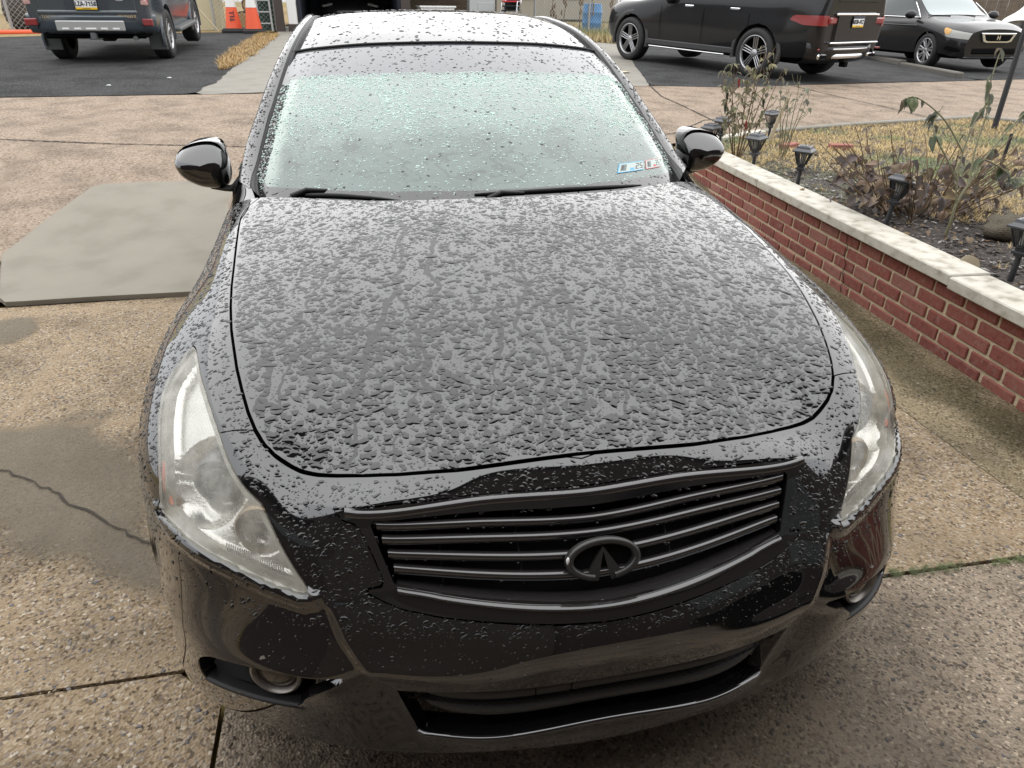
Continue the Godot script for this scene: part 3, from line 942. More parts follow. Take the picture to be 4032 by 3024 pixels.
static func front(p: Vector3) -> Vector2: return Vector2(absf(p.x), p.y)
static func plan(p: Vector3) -> Vector2: return Vector2(absf(p.x), p.z)
static func lampside(p: Vector3) -> Vector2:
	# looking along the axis of the headlamp glass
	var q := Vector3(absf(p.x), p.y, p.z)
	return Vector2(q.dot(Vector3(0.7289, 0.0, -0.6847)), q.dot(Vector3(-0.2876, 0.9075, -0.3061)))
static func sideon(p: Vector3) -> Vector2: return Vector2(p.z, p.y)

static func min_of(a: PackedFloat32Array, b: PackedFloat32Array) -> PackedFloat32Array:
	var r := PackedFloat32Array()
	r.resize(a.size())
	for i in a.size(): r[i] = minf(a[i], b[i])
	return r

func nose_surface() -> void:
	var net := []
	for r in NET:
		var row := []
		for k in range(8, 0, -1): row.append(Vector3(-r[k].x, r[k].y, r[k].z))
		for k in 9: row.append(r[k])
		net.append(row)
	var ts := PackedFloat32Array()
	var per := [20, 22, 22, 20, 20, 14, 15, 15, 11, 10, 17, 11, 5]
	for i in 13:
		for k in per[i]: ts.append(i + float(k) / per[i])
	ts.append(13.0)
	var cs := PackedFloat32Array()
	var pc := [12, 9, 11, 13, 13, 15, 18, 19]
	for i in 8:
		for k in pc[i]: cs.append(i + float(k) / pc[i])
	for i in 8:
		for k in pc[7 - i]: cs.append(8 + i + float(k) / pc[7 - i])
	cs.append(16.0)
	F = Sheet.new()
	F.build(net, ts, cs, Vector3(0, 0.7, 0.7))
	# the shoulder line that runs from the headlamps' inner corners down to the lower intake
	var crease := [Vector2(0.40, 0.56), Vector2(0.515, 0.545), Vector2(0.495, 0.482), Vector2(0.458, 0.424), Vector2(0.412, 0.386), Vector2(0.372, 0.243), Vector2(0.36, 0.20)]
	for i in F.P.size():
		var p := F.P[i]
		if p.z < -0.34 or p.y > 0.6 or p.y < 0.19: continue
		var cx := 0.0
		for k in 6:
			if p.y <= crease[k].y and p.y >= crease[k + 1].y:
				cx = lerpf(crease[k].x, crease[k + 1].x, (crease[k].y - p.y) / maxf(crease[k].y - crease[k + 1].y, 0.001))
				break
		if cx <= 0.0: continue
		var fade := smoothstep(0.58, 0.50, p.y) * smoothstep(0.20, 0.25, p.y)
		F.P[i].z += 0.011 * fade * smoothstep(0.012, -0.012, absf(p.x) - cx)
	F.renormal()
	# fields that panels are cut by
	var hp := PackedVector2Array([Vector2(-0.6, -2.2), Vector2(0.69, -2.2)])
	for p in HOOD: hp.append(p)
	hp.append(Vector2(-0.6, -0.264))
	var keep := PackedByteArray()
	keep.resize(F.P.size())
	for i in F.P.size(): keep[i] = 1 if F.P[i].y > 0.62 else 0
	fields.hood = F.field(hp, plan, keep)
	var lp := PackedVector2Array()
	for p in LAMP: lp.append(lampside(p))
	for i in F.P.size(): keep[i] = 1 if absf(F.P[i].x) > 0.5 and F.P[i].y > 0.5 else 0
	fields.lamp = F.field(lp, lampside, keep)
	for i in F.P.size(): keep[i] = 1 if F.P[i].z > -0.34 and F.P[i].y > 0.19 else 0
	fields.grille = F.field(PackedVector2Array(GRILLE), front, keep)
	fields.mouth = F.field(PackedVector2Array(MOUTH), front, keep)
	fields.intake = F.field(PackedVector2Array(INTAKE), front, keep)
	fields.fog = F.field(smooth_loop(FOG, 4), front, keep)
	# the small ledge of the bumper under each headlamp
	for i in F.P.size():
		var l: float = fields.lamp[i]
		if l < -0.001 and l > -0.039 and F.P[i].y < 0.63 and F.N[i].y < 0.75 and F.P[i].y < 0.56 + 0.2 * (absf(F.P[i].x) - 0.53):
			F.P[i] += F.N[i] * 0.009 * smoothstep(-0.036, -0.016, l)
	F.renormal()
	var seam := PackedFloat32Array()
	var arch := PackedFloat32Array()
	for p in F.P:
		var ax := absf(p.x)
		var a := -0.382 - 0.2 * (ax - 0.634) - p.z
		var b := p.y - (0.607 + (-0.378 - p.z) * 0.24)
		seam.append(lerpf(a, b, smoothstep(0.72, 0.82, ax)))
		arch.append(Vector2(p.z + 0.83, p.y - 0.335).length() - 0.355 if ax > 0.6 else 1.0)
	fields.seam = seam
	fields.arch = arch

func wheel(parent: Node3D, at: Vector3, side: float, rad := 0.335, wide := 0.235, spokes := 7, triple := false, rim := 0.68) -> void:
	# a wheel with its axle along x; side +1 faces +x
	var xf := Transform3D(Basis(Vector3(0, 0, 1), -PI / 2 * side), at)
	var t := MB.new()
	var hw := wide * 0.5
	var rr := rad * rim
	t.lathe([Vector2(rr, -hw), Vector2(rad * 0.93, -hw), Vector2(rad * 0.985, -hw * 0.8), Vector2(rad, -hw * 0.45), Vector2(rad, hw * 0.45), Vector2(rad * 0.985, hw * 0.8), Vector2(rad * 0.93, hw), Vector2(rr * 1.12, hw * 1.02), Vector2(rr, hw * 0.9)], 40, xf)
	for k in 4:
		var y := lerpf(-hw * 0.6, hw * 0.6, k / 3.0)
		t.lathe([Vector2(rad * 1.0, y - 0.018), Vector2(rad * 1.012, y - 0.014), Vector2(rad * 1.012, y + 0.014), Vector2(rad * 1.0, y + 0.018)], 40, xf)
	var tyre := obj("tyre", t, M.tyre, parent)
	var b := MB.new()
	b.lathe([Vector2(0.0, -hw * 0.2), Vector2(rr, -hw * 0.2), Vector2(rr, hw * 0.8)], 32, xf)
	obj("wheel_barrel", b, M.void, tyre)
	var w := MB.new()
	w.lathe([Vector2(rr * 0.93, hw * 0.55), Vector2(rr * 0.95, hw * 0.85), Vector2(rr, hw * 0.95), Vector2(rr * 1.05, hw * 0.92), Vector2(rr * 1.03, hw * 0.6)], 40, xf)
	w.lathe([Vector2(rr * 0.24, hw * 0.3), Vector2(rr * 0.22, hw * 0.72), Vector2(rr * 0.14, hw * 0.8), Vector2(0.0, hw * 0.8)], 20, xf)
	for k in spokes:
		var a := TAU * k / spokes
		for j in ([-1, 0, 1] if triple else [-1, 1]):
			var da: float = (0.17 if triple else 0.16) * j
			var w0 := rr * (0.052 if triple else 0.075)
			var p0 := Vector3(cos(a + da * 0.9) * rr * 0.2, hw * 0.66, sin(a + da * 0.9) * rr * 0.2)
			var p1 := Vector3(cos(a + da) * rr * 0.96, hw * 0.74, sin(a + da) * rr * 0.96)
			if triple:
				# three slim bars side by side
				var o: Vector3 = Vector3(-sin(a), 0, cos(a)) * (rr * 0.125 * float(j))
				p0 = Vector3(cos(a) * rr * 0.2, hw * 0.66, sin(a) * rr * 0.2) + o
				p1 = Vector3(cos(a) * rr * 0.95, hw * 0.74, sin(a) * rr * 0.95) + o * 1.25
				w0 = rr * 0.030
			var d := (p1 - p0)
			var xb := d.normalized()
			var zb := xb.cross(Vector3.UP).normalized()
			var yb := zb.cross(xb)
			w.box(Vector3.ZERO, Vector3(d.length(), 0.028, w0 * 2.0), 0.006, xf * Transform3D(Basis(xb, yb, zb), (p0 + p1) * 0.5))
	obj("rim", w, M.alloy, tyre)

func glass_edge(k: Array, u: float) -> Vector3:
	var s := signf(u)
	var a := absf(u) * 3.0
	var i := mini(int(a), 2)
	var f := a - i
	var p0: Vector3 = k[i - 1] if i > 0 else Vector3(-k[1].x, k[1].y, k[1].z)
	var p3: Vector3 = k[i + 2] if i < 2 else k[3] * 2.0 - k[2]
	var q: Vector3 = k[i].cubic_interpolate(k[i + 1], p0, p3, f)
	if s < 0.0: q.x = -q.x
	return q
const GLASS_LOW := [Vector3(0, 0.962, -1.19), Vector3(0.36, 0.957, -1.26), Vector3(0.63, 0.95, -1.42), Vector3(0.745, 0.948, -1.545)]
const GLASS_TOP := [Vector3(0, 1.388, -2.0), Vector3(0.3, 1.380, -2.06), Vector3(0.5, 1.362, -2.14), Vector3(0.602, 1.345, -2.205)]
func screen_at(u: float, v: float) -> Vector3:
	return glass_edge(GLASS_LOW, u).lerp(glass_edge(GLASS_TOP, u), v) + Vector3(0, 0.6, 0.8) * 0.028 * 4.0 * v * (1.0 - v)

# the black gutter beside the windscreen and roof, and the outer edge of the pillar and roof rail
const GUTTER := [Vector3(0.712, 0.972, -1.50), Vector3(0.722, 0.998, -1.60), Vector3(0.711, 1.044, -1.700), Vector3(0.694, 1.097, -1.785), Vector3(0.672, 1.152, -1.875), Vector3(0.651, 1.209, -1.965), Vector3(0.627, 1.276, -2.08), Vector3(0.602, 1.343, -2.197), Vector3(0.577, 1.393, -2.34), Vector3(0.555, 1.426, -2.51), Vector3(0.541, 1.447, -2.75), Vector3(0.533, 1.455, -2.95), Vector3(0.522, 1.440, -3.25), Vector3(0.505, 1.395, -3.5)]
const RAIL := [Vector3(0.785, 0.998, -1.615), Vector3(0.781, 1.030, -1.70), Vector3(0.766, 1.085, -1.80), Vector3(0.746, 1.133, -1.87), Vector3(0.728, 1.172, -1.925), Vector3(0.712, 1.212, -1.985), Vector3(0.687, 1.268, -2.075), Vector3(0.656, 1.330, -2.215), Vector3(0.626, 1.379, -2.367), Vector3(0.602, 1.417, -2.55), Vector3(0.581, 1.442, -2.79), Vector3(0.572, 1.449, -2.97), Vector3(0.570, 1.435, -3.25), Vector3(0.575, 1.39, -3.5)]

func mirrored(a: Array, s: float) -> Array:
	var o := []
	for p in a: o.append(Vector3(p.x * s, p.y, p.z))
	return o

func main_car() -> void:
	nose_surface()
	var car := thing("black_saloon_car", "large wet black saloon car filling the foreground, its bonnet covered in raindrops", "car")
	var no := func(f: PackedFloat32Array, g: float) -> PackedFloat32Array: return shift(f, -1.0, -g)
	var f := fields
	# ---- bodywork panels
	var bonnet := obj("bonnet", F.cut([shift(f.hood, 1.0, -0.0035)], 0.0, 0.022), M.paint, car)
	for s in [-1.0, 1.0]:
		var half := PackedFloat32Array()
		for p in F.P: half.append(p.x * s)
		obj("front_wing", F.cut([half, no.call(f.hood, 0.0035), no.call(f.lamp, 0.002), shift(f.seam, 1.0, -0.0015), f.arch], 0.0, 0.02), M.paint, car)
	var bumper := obj("front_bumper", F.cut([no.call(f.hood, 0.0045), no.call(f.lamp, 0.002), shift(f.seam, -1.0, -0.0015), no.call(f.grille, 0.002), no.call(f.intake, 0.0), no.call(f.fog, 0.0), f.arch], 0.0, 0.03), M.paint, car)
	obj("inner_structure", F.cut([f.arch, no.call(f.grille, -0.004), no.call(f.intake, -0.004), no.call(f.fog, -0.004), no.call(f.lamp, -0.004)], -0.024), M.void, car)
	headlamps(car)
	grille(car)
	lower_front(car, bumper)
	cabin(car)
	# ---- the rest of the body
	for s in [-1.0, 1.0]:
		var rows := []
		var st := [
			[Vector3(.7165, .9804, -1.4515), Vector3(.8052, .9355, -1.5025), Vector3(.8482, .8478, -1.5235), Vector3(.8726, .68, -1.5235), Vector3(.8639, .25, -1.5235)],
			[Vector3(.745, 1.000, -1.56), Vector3(.803, .955, -1.59), Vector3(.852, .865, -1.61), Vector3(.8745, .69, -1.62), Vector3(.865, .25, -1.62)],
			[Vector3(.779, 1.010, -1.66), Vector3(.808, .970, -1.70), Vector3(.855, .875, -1.70), Vector3(.876, .69, -1.70), Vector3(.866, .25, -1.70)],
			[Vector3(.785, 1.017, -2.0), Vector3(.813, .98, -2.0), Vector3(.859, .88, -2.0), Vector3(.882, .70, -2.0), Vector3(.868, .24, -2.0)],
			[Vector3(.785, 1.022, -2.6), Vector3(.815, .985, -2.6), Vector3(.862, .88, -2.6), Vector3(.885, .70, -2.6), Vector3(.868, .24, -2.6)],
			[Vector3(.772, 1.03, -3.2), Vector3(.808, .99, -3.2), Vector3(.868, .885, -3.2), Vector3(.893, .70, -3.2), Vector3(.868, .24, -3.2)],
			[Vector3(.715, 1.045, -3.8), Vector3(.775, 1.0, -3.8), Vector3(.862, .89, -3.8), Vector3(.897, .70, -3.8), Vector3(.868, .26, -3.8)],
			[Vector3(.64, 1.05, -4.3), Vector3(.71, 1.01, -4.3), Vector3(.82, .89, -4.3), Vector3(.86, .70, -4.3), Vector3(.83, .30, -4.3)],
			[Vector3(.58, 1.04, -4.62), Vector3(.64, .99, -4.64), Vector3(.72, .88, -4.66), Vector3(.76, .68, -4.68), Vector3(.73, .32, -4.66)]]
		for r in st: rows.append(mirrored(r, s))
		var sh := Sheet.new()
		var ts := PackedFloat32Array()
		for k in 81: ts.append(k / 10.0)
		var cs := PackedFloat32Array()
		for k in 33: cs.append(k / 8.0)
		sh.build(rows, ts, cs, Vector3(s, 0, 0))
		var arch := PackedFloat32Array()
		for p in sh.P: arch.append(Vector2(p.z + 3.68, p.y - 0.335).length() - 0.355)
		obj("body_side", sh.cut([arch], 0.0, 0.03), M.paint, car)
		wheel(car, Vector3(0.765 * s, 0.335, -0.83), s)
		wheel(car, Vector3(0.77 * s, 0.335, -3.68), s)
	# tail, boot, rear screen, floor
	var tail := MB.new()
	var trows := []
	for r in [[.66, 1.075, -3.75], [.63, 1.07, -4.1], [.59, 1.065, -4.45], [.58, 1.04, -4.62], [.66, .96, -4.70], [.73, .84, -4.74], [.76, .68, -4.76], [.75, .5, -4.76], [.72, .32, -4.70]]:
		var row := []
		for k in 13:
			var u := k / 6.0 - 1.0
			row.append(Vector3(r[0] * u, r[1] + 0.012 * (1.0 - u * u), r[2] - 0.06 * (1.0 - u * u) * (1.0 if r[1] < 1.0 else 0.4)))
		trows.append(row)
	tail.sheet(trows)
	obj("boot_and_tail", tail, M.paint, car)
	var rg := MB.new()
	var grow := []
	for k in 9:
		var u := k / 4.0 - 1.0
		grow.append(Vector3(u * 0.50, 1.435 - 0.03 * u * u, -3.36 + 0.02 * u * u))
	var grow2 := []
	for k in 9:
		var u := k / 4.0 - 1.0
		grow2.append(Vector3(u * 0.66, 1.078, -3.78))
	rg.sheet([grow, grow2])
	obj("rear_screen", rg, M.glass, car)
	var fl := MB.new()
	fl.box(Vector3(0, 0.24, -2.55), Vector3(1.64, 0.06, 3.9), 0.02)
	obj("floor_pan", fl, M.void, car)

func headlamps(car: Node3D) -> void:
	var f := fields
	for s in [-1.0, 1.0]:
		var half := PackedFloat32Array()
		for p in F.P: half.append(p.x * s)
		var lamp := Node3D.new()
		lamp.name = "headlight" if s < 0 else "headlight_001"
		car.add_child(lamp)
		lamp.set_meta("label", "hazy left-hand headlight" if s < 0 else "hazy right-hand headlight beside the wall")
		obj("lamp_glass", F.cut([half, shift(f.lamp, 1.0, -0.001)], 0.001, 0.006), M.lens, lamp)
		# housing rim just inside the glass
		obj("lamp_rim", F.cut([half, shift(f.lamp, 1.0, 0.004), shift(f.lamp, -1.0, 0.013)], -0.010, 0.03), M.lamp_rim, lamp)
		# the bright reflector shell: the glass surface sunk into the wing, deeper round the two bowls
		var sh := Sheet.new()
		sh.nr = F.nr; sh.nc = F.nc
		sh.P = F.P.duplicate()
		sh.N = F.N
		var c1 := Vector3(0.752 * s, 0.698, -0.352)
		var c2 := Vector3(0.645 * s, 0.645, -0.238)
		for i in sh.P.size():
			if f.lamp[i] > -0.03 and half[i] > 0.0:
				var e := smoothstep(-0.004, 0.022, f.lamp[i])
				var d := 0.012 + 0.024 * e
				var r1 := sh.P[i].distance_to(c1) / 0.092
				var r2 := sh.P[i].distance_to(c2) / 0.052
				if r1 < 1.0: d += 0.055 * pow(1.0 - r1 * r1, 0.6) + 0.004 * sin(r1 * 22.0)
				if r2 < 1.0: d += 0.045 * pow(1.0 - r2 * r2, 0.6) + 0.002 * sin(r2 * 26.0)
				sh.P[i] = F.P[i] - F.N[i] * d
		var mb := sh.cut([half, shift(f.lamp, 1.0, 0.003)])
		for i in mb.n.size(): mb.n[i] = Vector3.ZERO
		obj("reflector", mb, M.silver, lamp)
		# projector eye in its dark ring
		var ax := Vector3(0.22 * s, 0.12, 0.95).normalized()
		var xb := ax.cross(Vector3.UP).normalized()
		var base := Basis(xb, ax, xb.cross(ax))
		var p := MB.new()
		var n1: Vector3 = F.N[F.near(c1)]
		p.lathe([Vector2(0.053, -0.05), Vector2(0.053, 0.0), Vector2(0.048, 0.012), Vector2(0.040, 0.014), Vector2(0.037, 0.004)], 28, Transform3D(base, c1 - n1 * 0.058))
		var ring := obj("projector_ring", p, M.lamp_ring, lamp)
		var e := MB.new()
		e.lathe([Vector2(0.038, 0.0), Vector2(0.034, 0.012), Vector2(0.024, 0.021), Vector2(0.012, 0.025), Vector2(0.0, 0.026)], 24, Transform3D(base, c1 - n1 * 0.058))
		obj("projector_lens", e, M.lamp_eye, ring)
		var q := MB.new()
		var n2: Vector3 = F.N[F.near(c2)]
		q.lathe([Vector2(0.050, -0.02), Vector2(0.052, 0.004), Vector2(0.048, 0.010), Vector2(0.045, 0.0)], 28, Transform3D(base, c2 - n2 * 0.034))
		obj("high_beam_ring", q, M.lamp_amber, lamp)
		var b := MB.new()
		b.blob(c2 - n2 * 0.055, Vector3(0.011, 0.011, 0.016), 10, 6)
		obj("bulb", b, M.glass, lamp)
		# amber side marker down the outer edge
		var a := []
		for t in [[.834, .702, -.447], [.834, .680, -.421], [.834, .657, -.405], [.832, .637, -.395], [.824, .622, -.379]]:
			var v := Vector3(t[0] * s, t[1], t[2])
			a.append(v - F.N[F.near(v)] * 0.009)
		var am := MB.new()
		am.tube(curve3(a, 4), [0.003, 0.005, 0.006, 0.007, 0.0075, 0.0075, 0.0075, 0.0075, 0.0075, 0.0075, 0.0075, 0.007, 0.006, 0.006, 0.005, 0.004, 0.003], 8)
		obj("side_marker", am, M.orange, lamp)
		# ribbed light strip along the bottom
		var rb := MB.new()
		for k in 26:
			var t := k / 25.0
			var v := Vector3(lerpf(0.60, 0.705, t) * s, lerpf(0.581, 0.606, t), lerpf(-0.180, -0.240, t))
			rb.box(Vector3.ZERO, Vector3(0.0022, 0.03, 0.006), 0.0008, Transform3D(Basis.IDENTITY, v - F.N[F.near(v)] * 0.018))
		obj("ribbed_strip", rb, M.chrome, lamp)

func on_front(x: float, y: float) -> Array:
	# the point of the nose surface whose x and y these are, and its normal
	var best := -1
	var bd := 1e9
	for i in F.P.size():
		var p := F.P[i]
		if p.z < -0.3: continue
		var d := (p.x - x) * (p.x - x) + (p.y - y) * (p.y - y)
		if d < bd: bd = d; best = i
	var q := F.P[best]
	var nn := F.N[best]
	# slide along the tangent plane to the exact spot
	if absf(nn.z) > 0.15: q = Vector3(x, y, q.z - (nn.x * (x - q.x) + nn.y * (y - q.y)) / nn.z)
	return [q, nn]

func bar(xs: Array, ys: Array, back: float, h: float, d: float, lean: float) -> MB:
	# a slat that follows the nose: its section is a flattened tear with a bright top edge
	var mb := MB.new()
	var rows := []
	for i in xs.size():
		var p: Vector3 = on_front(xs[i], ys[i])[0] + Vector3(0, 0, back)
		var row := []
		for e in [[-1.0, 0.34], [-0.3, 0.47], [0.2, 0.5], [0.4, 0.42], [0.5, 0.15], [0.5, -0.2], [0.3, -0.46], [-0.2, -0.5], [-1.0, -0.42]]:
			row.append(p + Vector3(0, e[1] * h + lean * e[0] * d, e[0] * d))
		rows.append(row)
	mb.sheet(rows, true)
	for r in [rows[0], rows[rows.size() - 1]]:
		var c := Vector3.ZERO
		for q in r: c += q
		c /= r.size()
		for k in r.size(): mb.flat_tri(c, r[k], r[(k + 1) % r.size()], Vector3(signf(c.x), 0, 0))
	return mb

func grille(car: Node3D) -> void:
	var f := fields
	var no := func(g: PackedFloat32Array, o: float) -> PackedFloat32Array: return shift(g, -1.0, -o)
	var g := Node3D.new()
	g.name = "grille"
	car.add_child(g)
	# the frame round the mouth, standing 6 mm proud of the bumper
	obj("grille_frame", F.cut([shift(f.grille, 1.0, -0.0015), no.call(f.mouth, 0.0)], 0.005, 0.05), M.paint, g)
	obj("grille_back", F.cut([shift(f.grille, 1.0, 0.0)], -0.075), M.void, g)
	var xs := []
	for k in 41: xs.append(lerpf(-1.0, 1.0, k / 40.0))
	var half_w := [0.414, 0.406, 0.3975, 0.389]
	var yc := [0.634, 0.6165, 0.594, 0.572]
	var ye := [0.660, 0.6375, 0.6145, 0.5915]
	for j in 4:
		var px := []
		var py := []
		for u in xs:
			px.append(u * half_w[j])
			py.append(lerpf(yc[j], ye[j], pow(absf(u), 1.7)))
		obj("slat", bar(px, py, -0.004, 0.0178, 0.011, -0.12), M.slat, g)
	# the heavy bar across the top and the sill along the bottom
	var tx := []
	var ty := []
	var bx := []
	var by := []
	for u in xs:
		tx.append(u * 0.470)
		ty.append(0.6645 + 0.014 * pow(absf(u), 1.5))
		bx.append(u * 0.386)
		by.append(0.540 + 0.026 * pow(absf(u), 1.8))
	obj("top_bar", bar(tx, ty, -0.003, 0.025, 0.017, -0.1), M.slat, g)
	obj("grille_sill", bar(bx, by, -0.002, 0.009, 0.036, 0.12), M.slat, g)
	# thin uprights behind the slats
	for x in [-0.30, -0.15, 0.15, 0.30]:
		var mb := MB.new()
		var a: Vector3 = on_front(x, 0.66)[0] + Vector3(0, 0, -0.04)
		var b: Vector3 = on_front(x, 0.552)[0] + Vector3(0, 0, -0.04)
		mb.tube([a, b], 0.002, 6)
		obj("upright", mb, M.trim, g)
	# the badge: an oval ring with a road that narrows to a point
	var e := MB.new()
	var ell := func(rx: float, ry: float, n: int) -> PackedVector2Array:
		var o := PackedVector2Array()
		for k in n: o.append(Vector2(cos(TAU * k / n) * rx, sin(TAU * k / n) * ry))
		return o
	var outer: PackedVector2Array = ell.call(0.083, 0.046, 56)
	var eye: PackedVector2Array = ell.call(0.066, 0.0335, 48)
	var legs := PackedVector2Array([Vector2(0.0, 0.030), Vector2(0.036, -0.06), Vector2(0.1, -0.06), Vector2(0.1, 0.06), Vector2(0, 0.06)])
	var solid := [outer]
	var road := PackedVector2Array([Vector2(0.0, 0.029), Vector2(-0.036, -0.026), Vector2(-0.028, -0.08), Vector2(0.028, -0.08), Vector2(0.036, -0.026)])
	var wedge := PackedVector2Array([Vector2(0.0, 0.017), Vector2(-0.0225, -0.08), Vector2(0.0225, -0.08)])
	var eyes := Geometry2D.clip_polygons(eye, road)
	var ring_xf := Transform3D(Basis(Vector3.RIGHT, -0.42), on_front(0.0, 0.595)[0] + Vector3(0, 0.0, 0.010)).scaled_local(Vector3.ONE * 0.89)
	var pieces := [outer]
	for h in eyes:
		var nxt := []
		for p in pieces:
			# cut a keyhole to each eye so that the outline stays one loop
			var c := Vector2.ZERO
			for q in h: c += q
			c /= h.size()
			var slit := PackedVector2Array([Vector2(c.x - 0.00005, c.y), Vector2(c.x + 0.00005, c.y), Vector2(c.x + 0.00005, 0.1), Vector2(c.x - 0.00005, 0.1)])
			for a in Geometry2D.clip_polygons(p, slit):
				for b in Geometry2D.clip_polygons(a, h): nxt.append(b)
		pieces = nxt
	var badge := []
	for p in pieces:
		for q in Geometry2D.clip_polygons(p, wedge): badge.append(q)
	for p in badge: e.extrude(p, 0.014, 0.0, ring_xf)
	# a rounded crest round the oval
	var path := []
	for k in 53:
		var an := deg_to_rad(lerpf(-72.0, 252.0, k / 52.0))
		path.append(ring_xf * Vector3(cos(an) * 0.0745, sin(an) * 0.0395, 0.0125))
	e.tube(path, 0.0072, 8, true)
	var bd := obj("badge", e, M.badge, g)
	var bk := MB.new()
	bk.extrude(ell.call(0.066, 0.034, 40), 0.003, 0.0, ring_xf)
	obj("badge_back", bk, M.void, bd)
	var chip := MB.new()
	chip.blob(ring_xf * Vector3(-0.0785, 0.006, 0.0165), Vector3(0.0035, 0.008, 0.004), 8, 5, 0.25, 4)
	obj("paint_chip", chip, M.white, bd)

func lower_front(car: Node3D, bumper: Node3D) -> void:
	var f := fields
	var g := Node3D.new()
	g.name = "lower_intake"
	car.add_child(g)
	obj("intake_back", F.cut([shift(f.intake, 1.0, 0.004)], -0.085), M.void, g)
	# two padded beams across it, each with its tow-hook cover line
	for j in 2:
		var mb := MB.new()
		var rows := []
		var yy := 0.364 if j == 0 else 0.319
		var hw := 0.375 if j == 0 else 0.36
		for k in 41:
			var u := k / 20.0 - 1.0
			var taper := 1.0 - pow(absf(u), 14.0) * 0.85
			var p: Vector3 = on_front(u * hw, yy)[0] + Vector3(0, 0, -0.036)
			var row := []
			for m in 12:
				var a := TAU * m / 12.0
				row.append(p + Vector3(0, sin(a) * 0.0175 * taper, cos(a) * 0.022 * taper))
			rows.append(row)
		mb.sheet(rows, true)
		obj("beam", mb, M.plastic, g)
	for x in [-0.145, -0.075]:
		var hook := MB.new()
		var p: Vector3 = on_front(x, 0.364)[0] + Vector3(0, 0, -0.0145)
		hook.box(p, Vector3(0.0016, 0.03, 0.004), 0.0)
		obj("tow_cover_seam", hook, M.void, g)
	# diamond mesh in the gaps: crossing wires that follow the opening
	for row in [[0.384, 0.394], [0.338, 0.346]]:
		var mb := MB.new()
		for ph in 2:
			var path := []
			for k in 49:
				var u := k / 24.0 - 1.0
				var y: float = row[(k + ph) % 2]
				path.append(on_front(u * 0.385, y)[0] + Vector3(0, 0, -0.018))
			mb.tube(path, 0.0014, 5, false)
		obj("mesh_strip", mb, M.trim, g)
	for s in [-1.0, 1.0]:
		var mb := MB.new()
		for k in 6:
			var y := lerpf(0.275, 0.375, k / 5.0)
			var path := []
			for m in 5:
				path.append(on_front(s * (0.33 + 0.012 * m + (y - 0.3) * 0.2), y + (0.006 if (m + k) % 2 else -0.006))[0] + Vector3(0, 0, -0.06))
			mb.tube(path, 0.0013, 4, false)
		obj("mesh_strip", mb, M.trim, g)
	# front lip: the chin spoiler's bright upper edge
	var lip := MB.new()
	var lrows := []
	for k in 61:
		var u := k / 30.0 - 1.0
		var x := u * 0.372
		var y := 0.2695 - 0.028 * pow(absf(u), 2.2)
		var q := on_front(x, y)
		var p: Vector3 = q[0] + Vector3(0, 0.002, 0.0)
		lrows.append([p + Vector3(0, 0.0, -0.055), p + Vector3(0, 0.004, -0.01), p + Vector3(0, 0.003, 0.001), p + Vector3(0, -0.002, 0.005), p + Vector3(0, -0.008, 0.003)])
	lip.sheet(lrows)
	obj("lip_edge", lip, M.paint, bumper)
	# fog lamps in their pockets
	for s in [-1.0, 1.0]:
		var half := PackedFloat32Array()
		for p in F.P: half.append(p.x * s)
		var pocket := obj("fog_lamp_pocket", F.cut([half, shift(f.fog, 1.0, 0.006)], -0.075), M.void, car)
		var axis := Vector3(0.30 * s, 0.05, 0.95).normalized()
		var xb := axis.cross(Vector3.UP).normalized()
		var base := Basis(xb, axis, xb.cross(axis))
		var c: Vector3 = on_front(0.635 * s, 0.388)[0] - axis * 0.025
		var rim := MB.new()
		rim.lathe([Vector2(0.040, -0.03), Vector2(0.0415, 0.004), Vector2(0.0455, 0.009), Vector2(0.0505, 0.006), Vector2(0.0515, -0.004), Vector2(0.050, -0.03)], 36, Transform3D(base, c))
		obj("fog_lamp_ring", rim, M.fog_ring, pocket)
		var bowl := MB.new()
		bowl.lathe([Vector2(0.0415, 0.0), Vector2(0.036, 0.010), Vector2(0.022, 0.016), Vector2(0.0, 0.018)], 28, Transform3D(base, c - axis * 0.01))
		obj("fog_lamp_glass", bowl, M.fog_glass, pocket)
		# honeycomb beside the lamp
		var net := MB.new()
		for k in 6:
			var path := []
			for m in 12:
				var x := lerpf(0.685, 0.775, m / 11.0)
				var y := lerpf(0.345, 0.395, k / 5.0) - (x - 0.685) * 0.18 + (0.004 if (m + k) % 2 else -0.004)
				path.append(on_front(x * s, y)[0] - axis * 0.045)
			net.tube(path, 0.0012, 4, false)
		obj("mesh_strip", net, M.trim, pocket)
		# the blade under the lamp
		var bl := MB.new()
		var brow := []
		for k in 21:
			var x := lerpf(0.578, 0.792, k / 20.0)
			var y := 0.334 - 0.046 * pow((x - 0.578) / 0.214, 1.8)
			var p: Vector3 = on_front(x * s, y)[0]
			brow.append([p - axis * 0.075 + Vector3(0, 0.004, 0), p - axis * 0.008 + Vector3(0, 0.002, 0), p + Vector3(0, -0.0015, 0), p + axis * 0.0005 + Vector3(0, -0.006, 0)])
		bl.sheet(brow)
		obj("fog_lamp_blade", bl, M.trim, pocket)

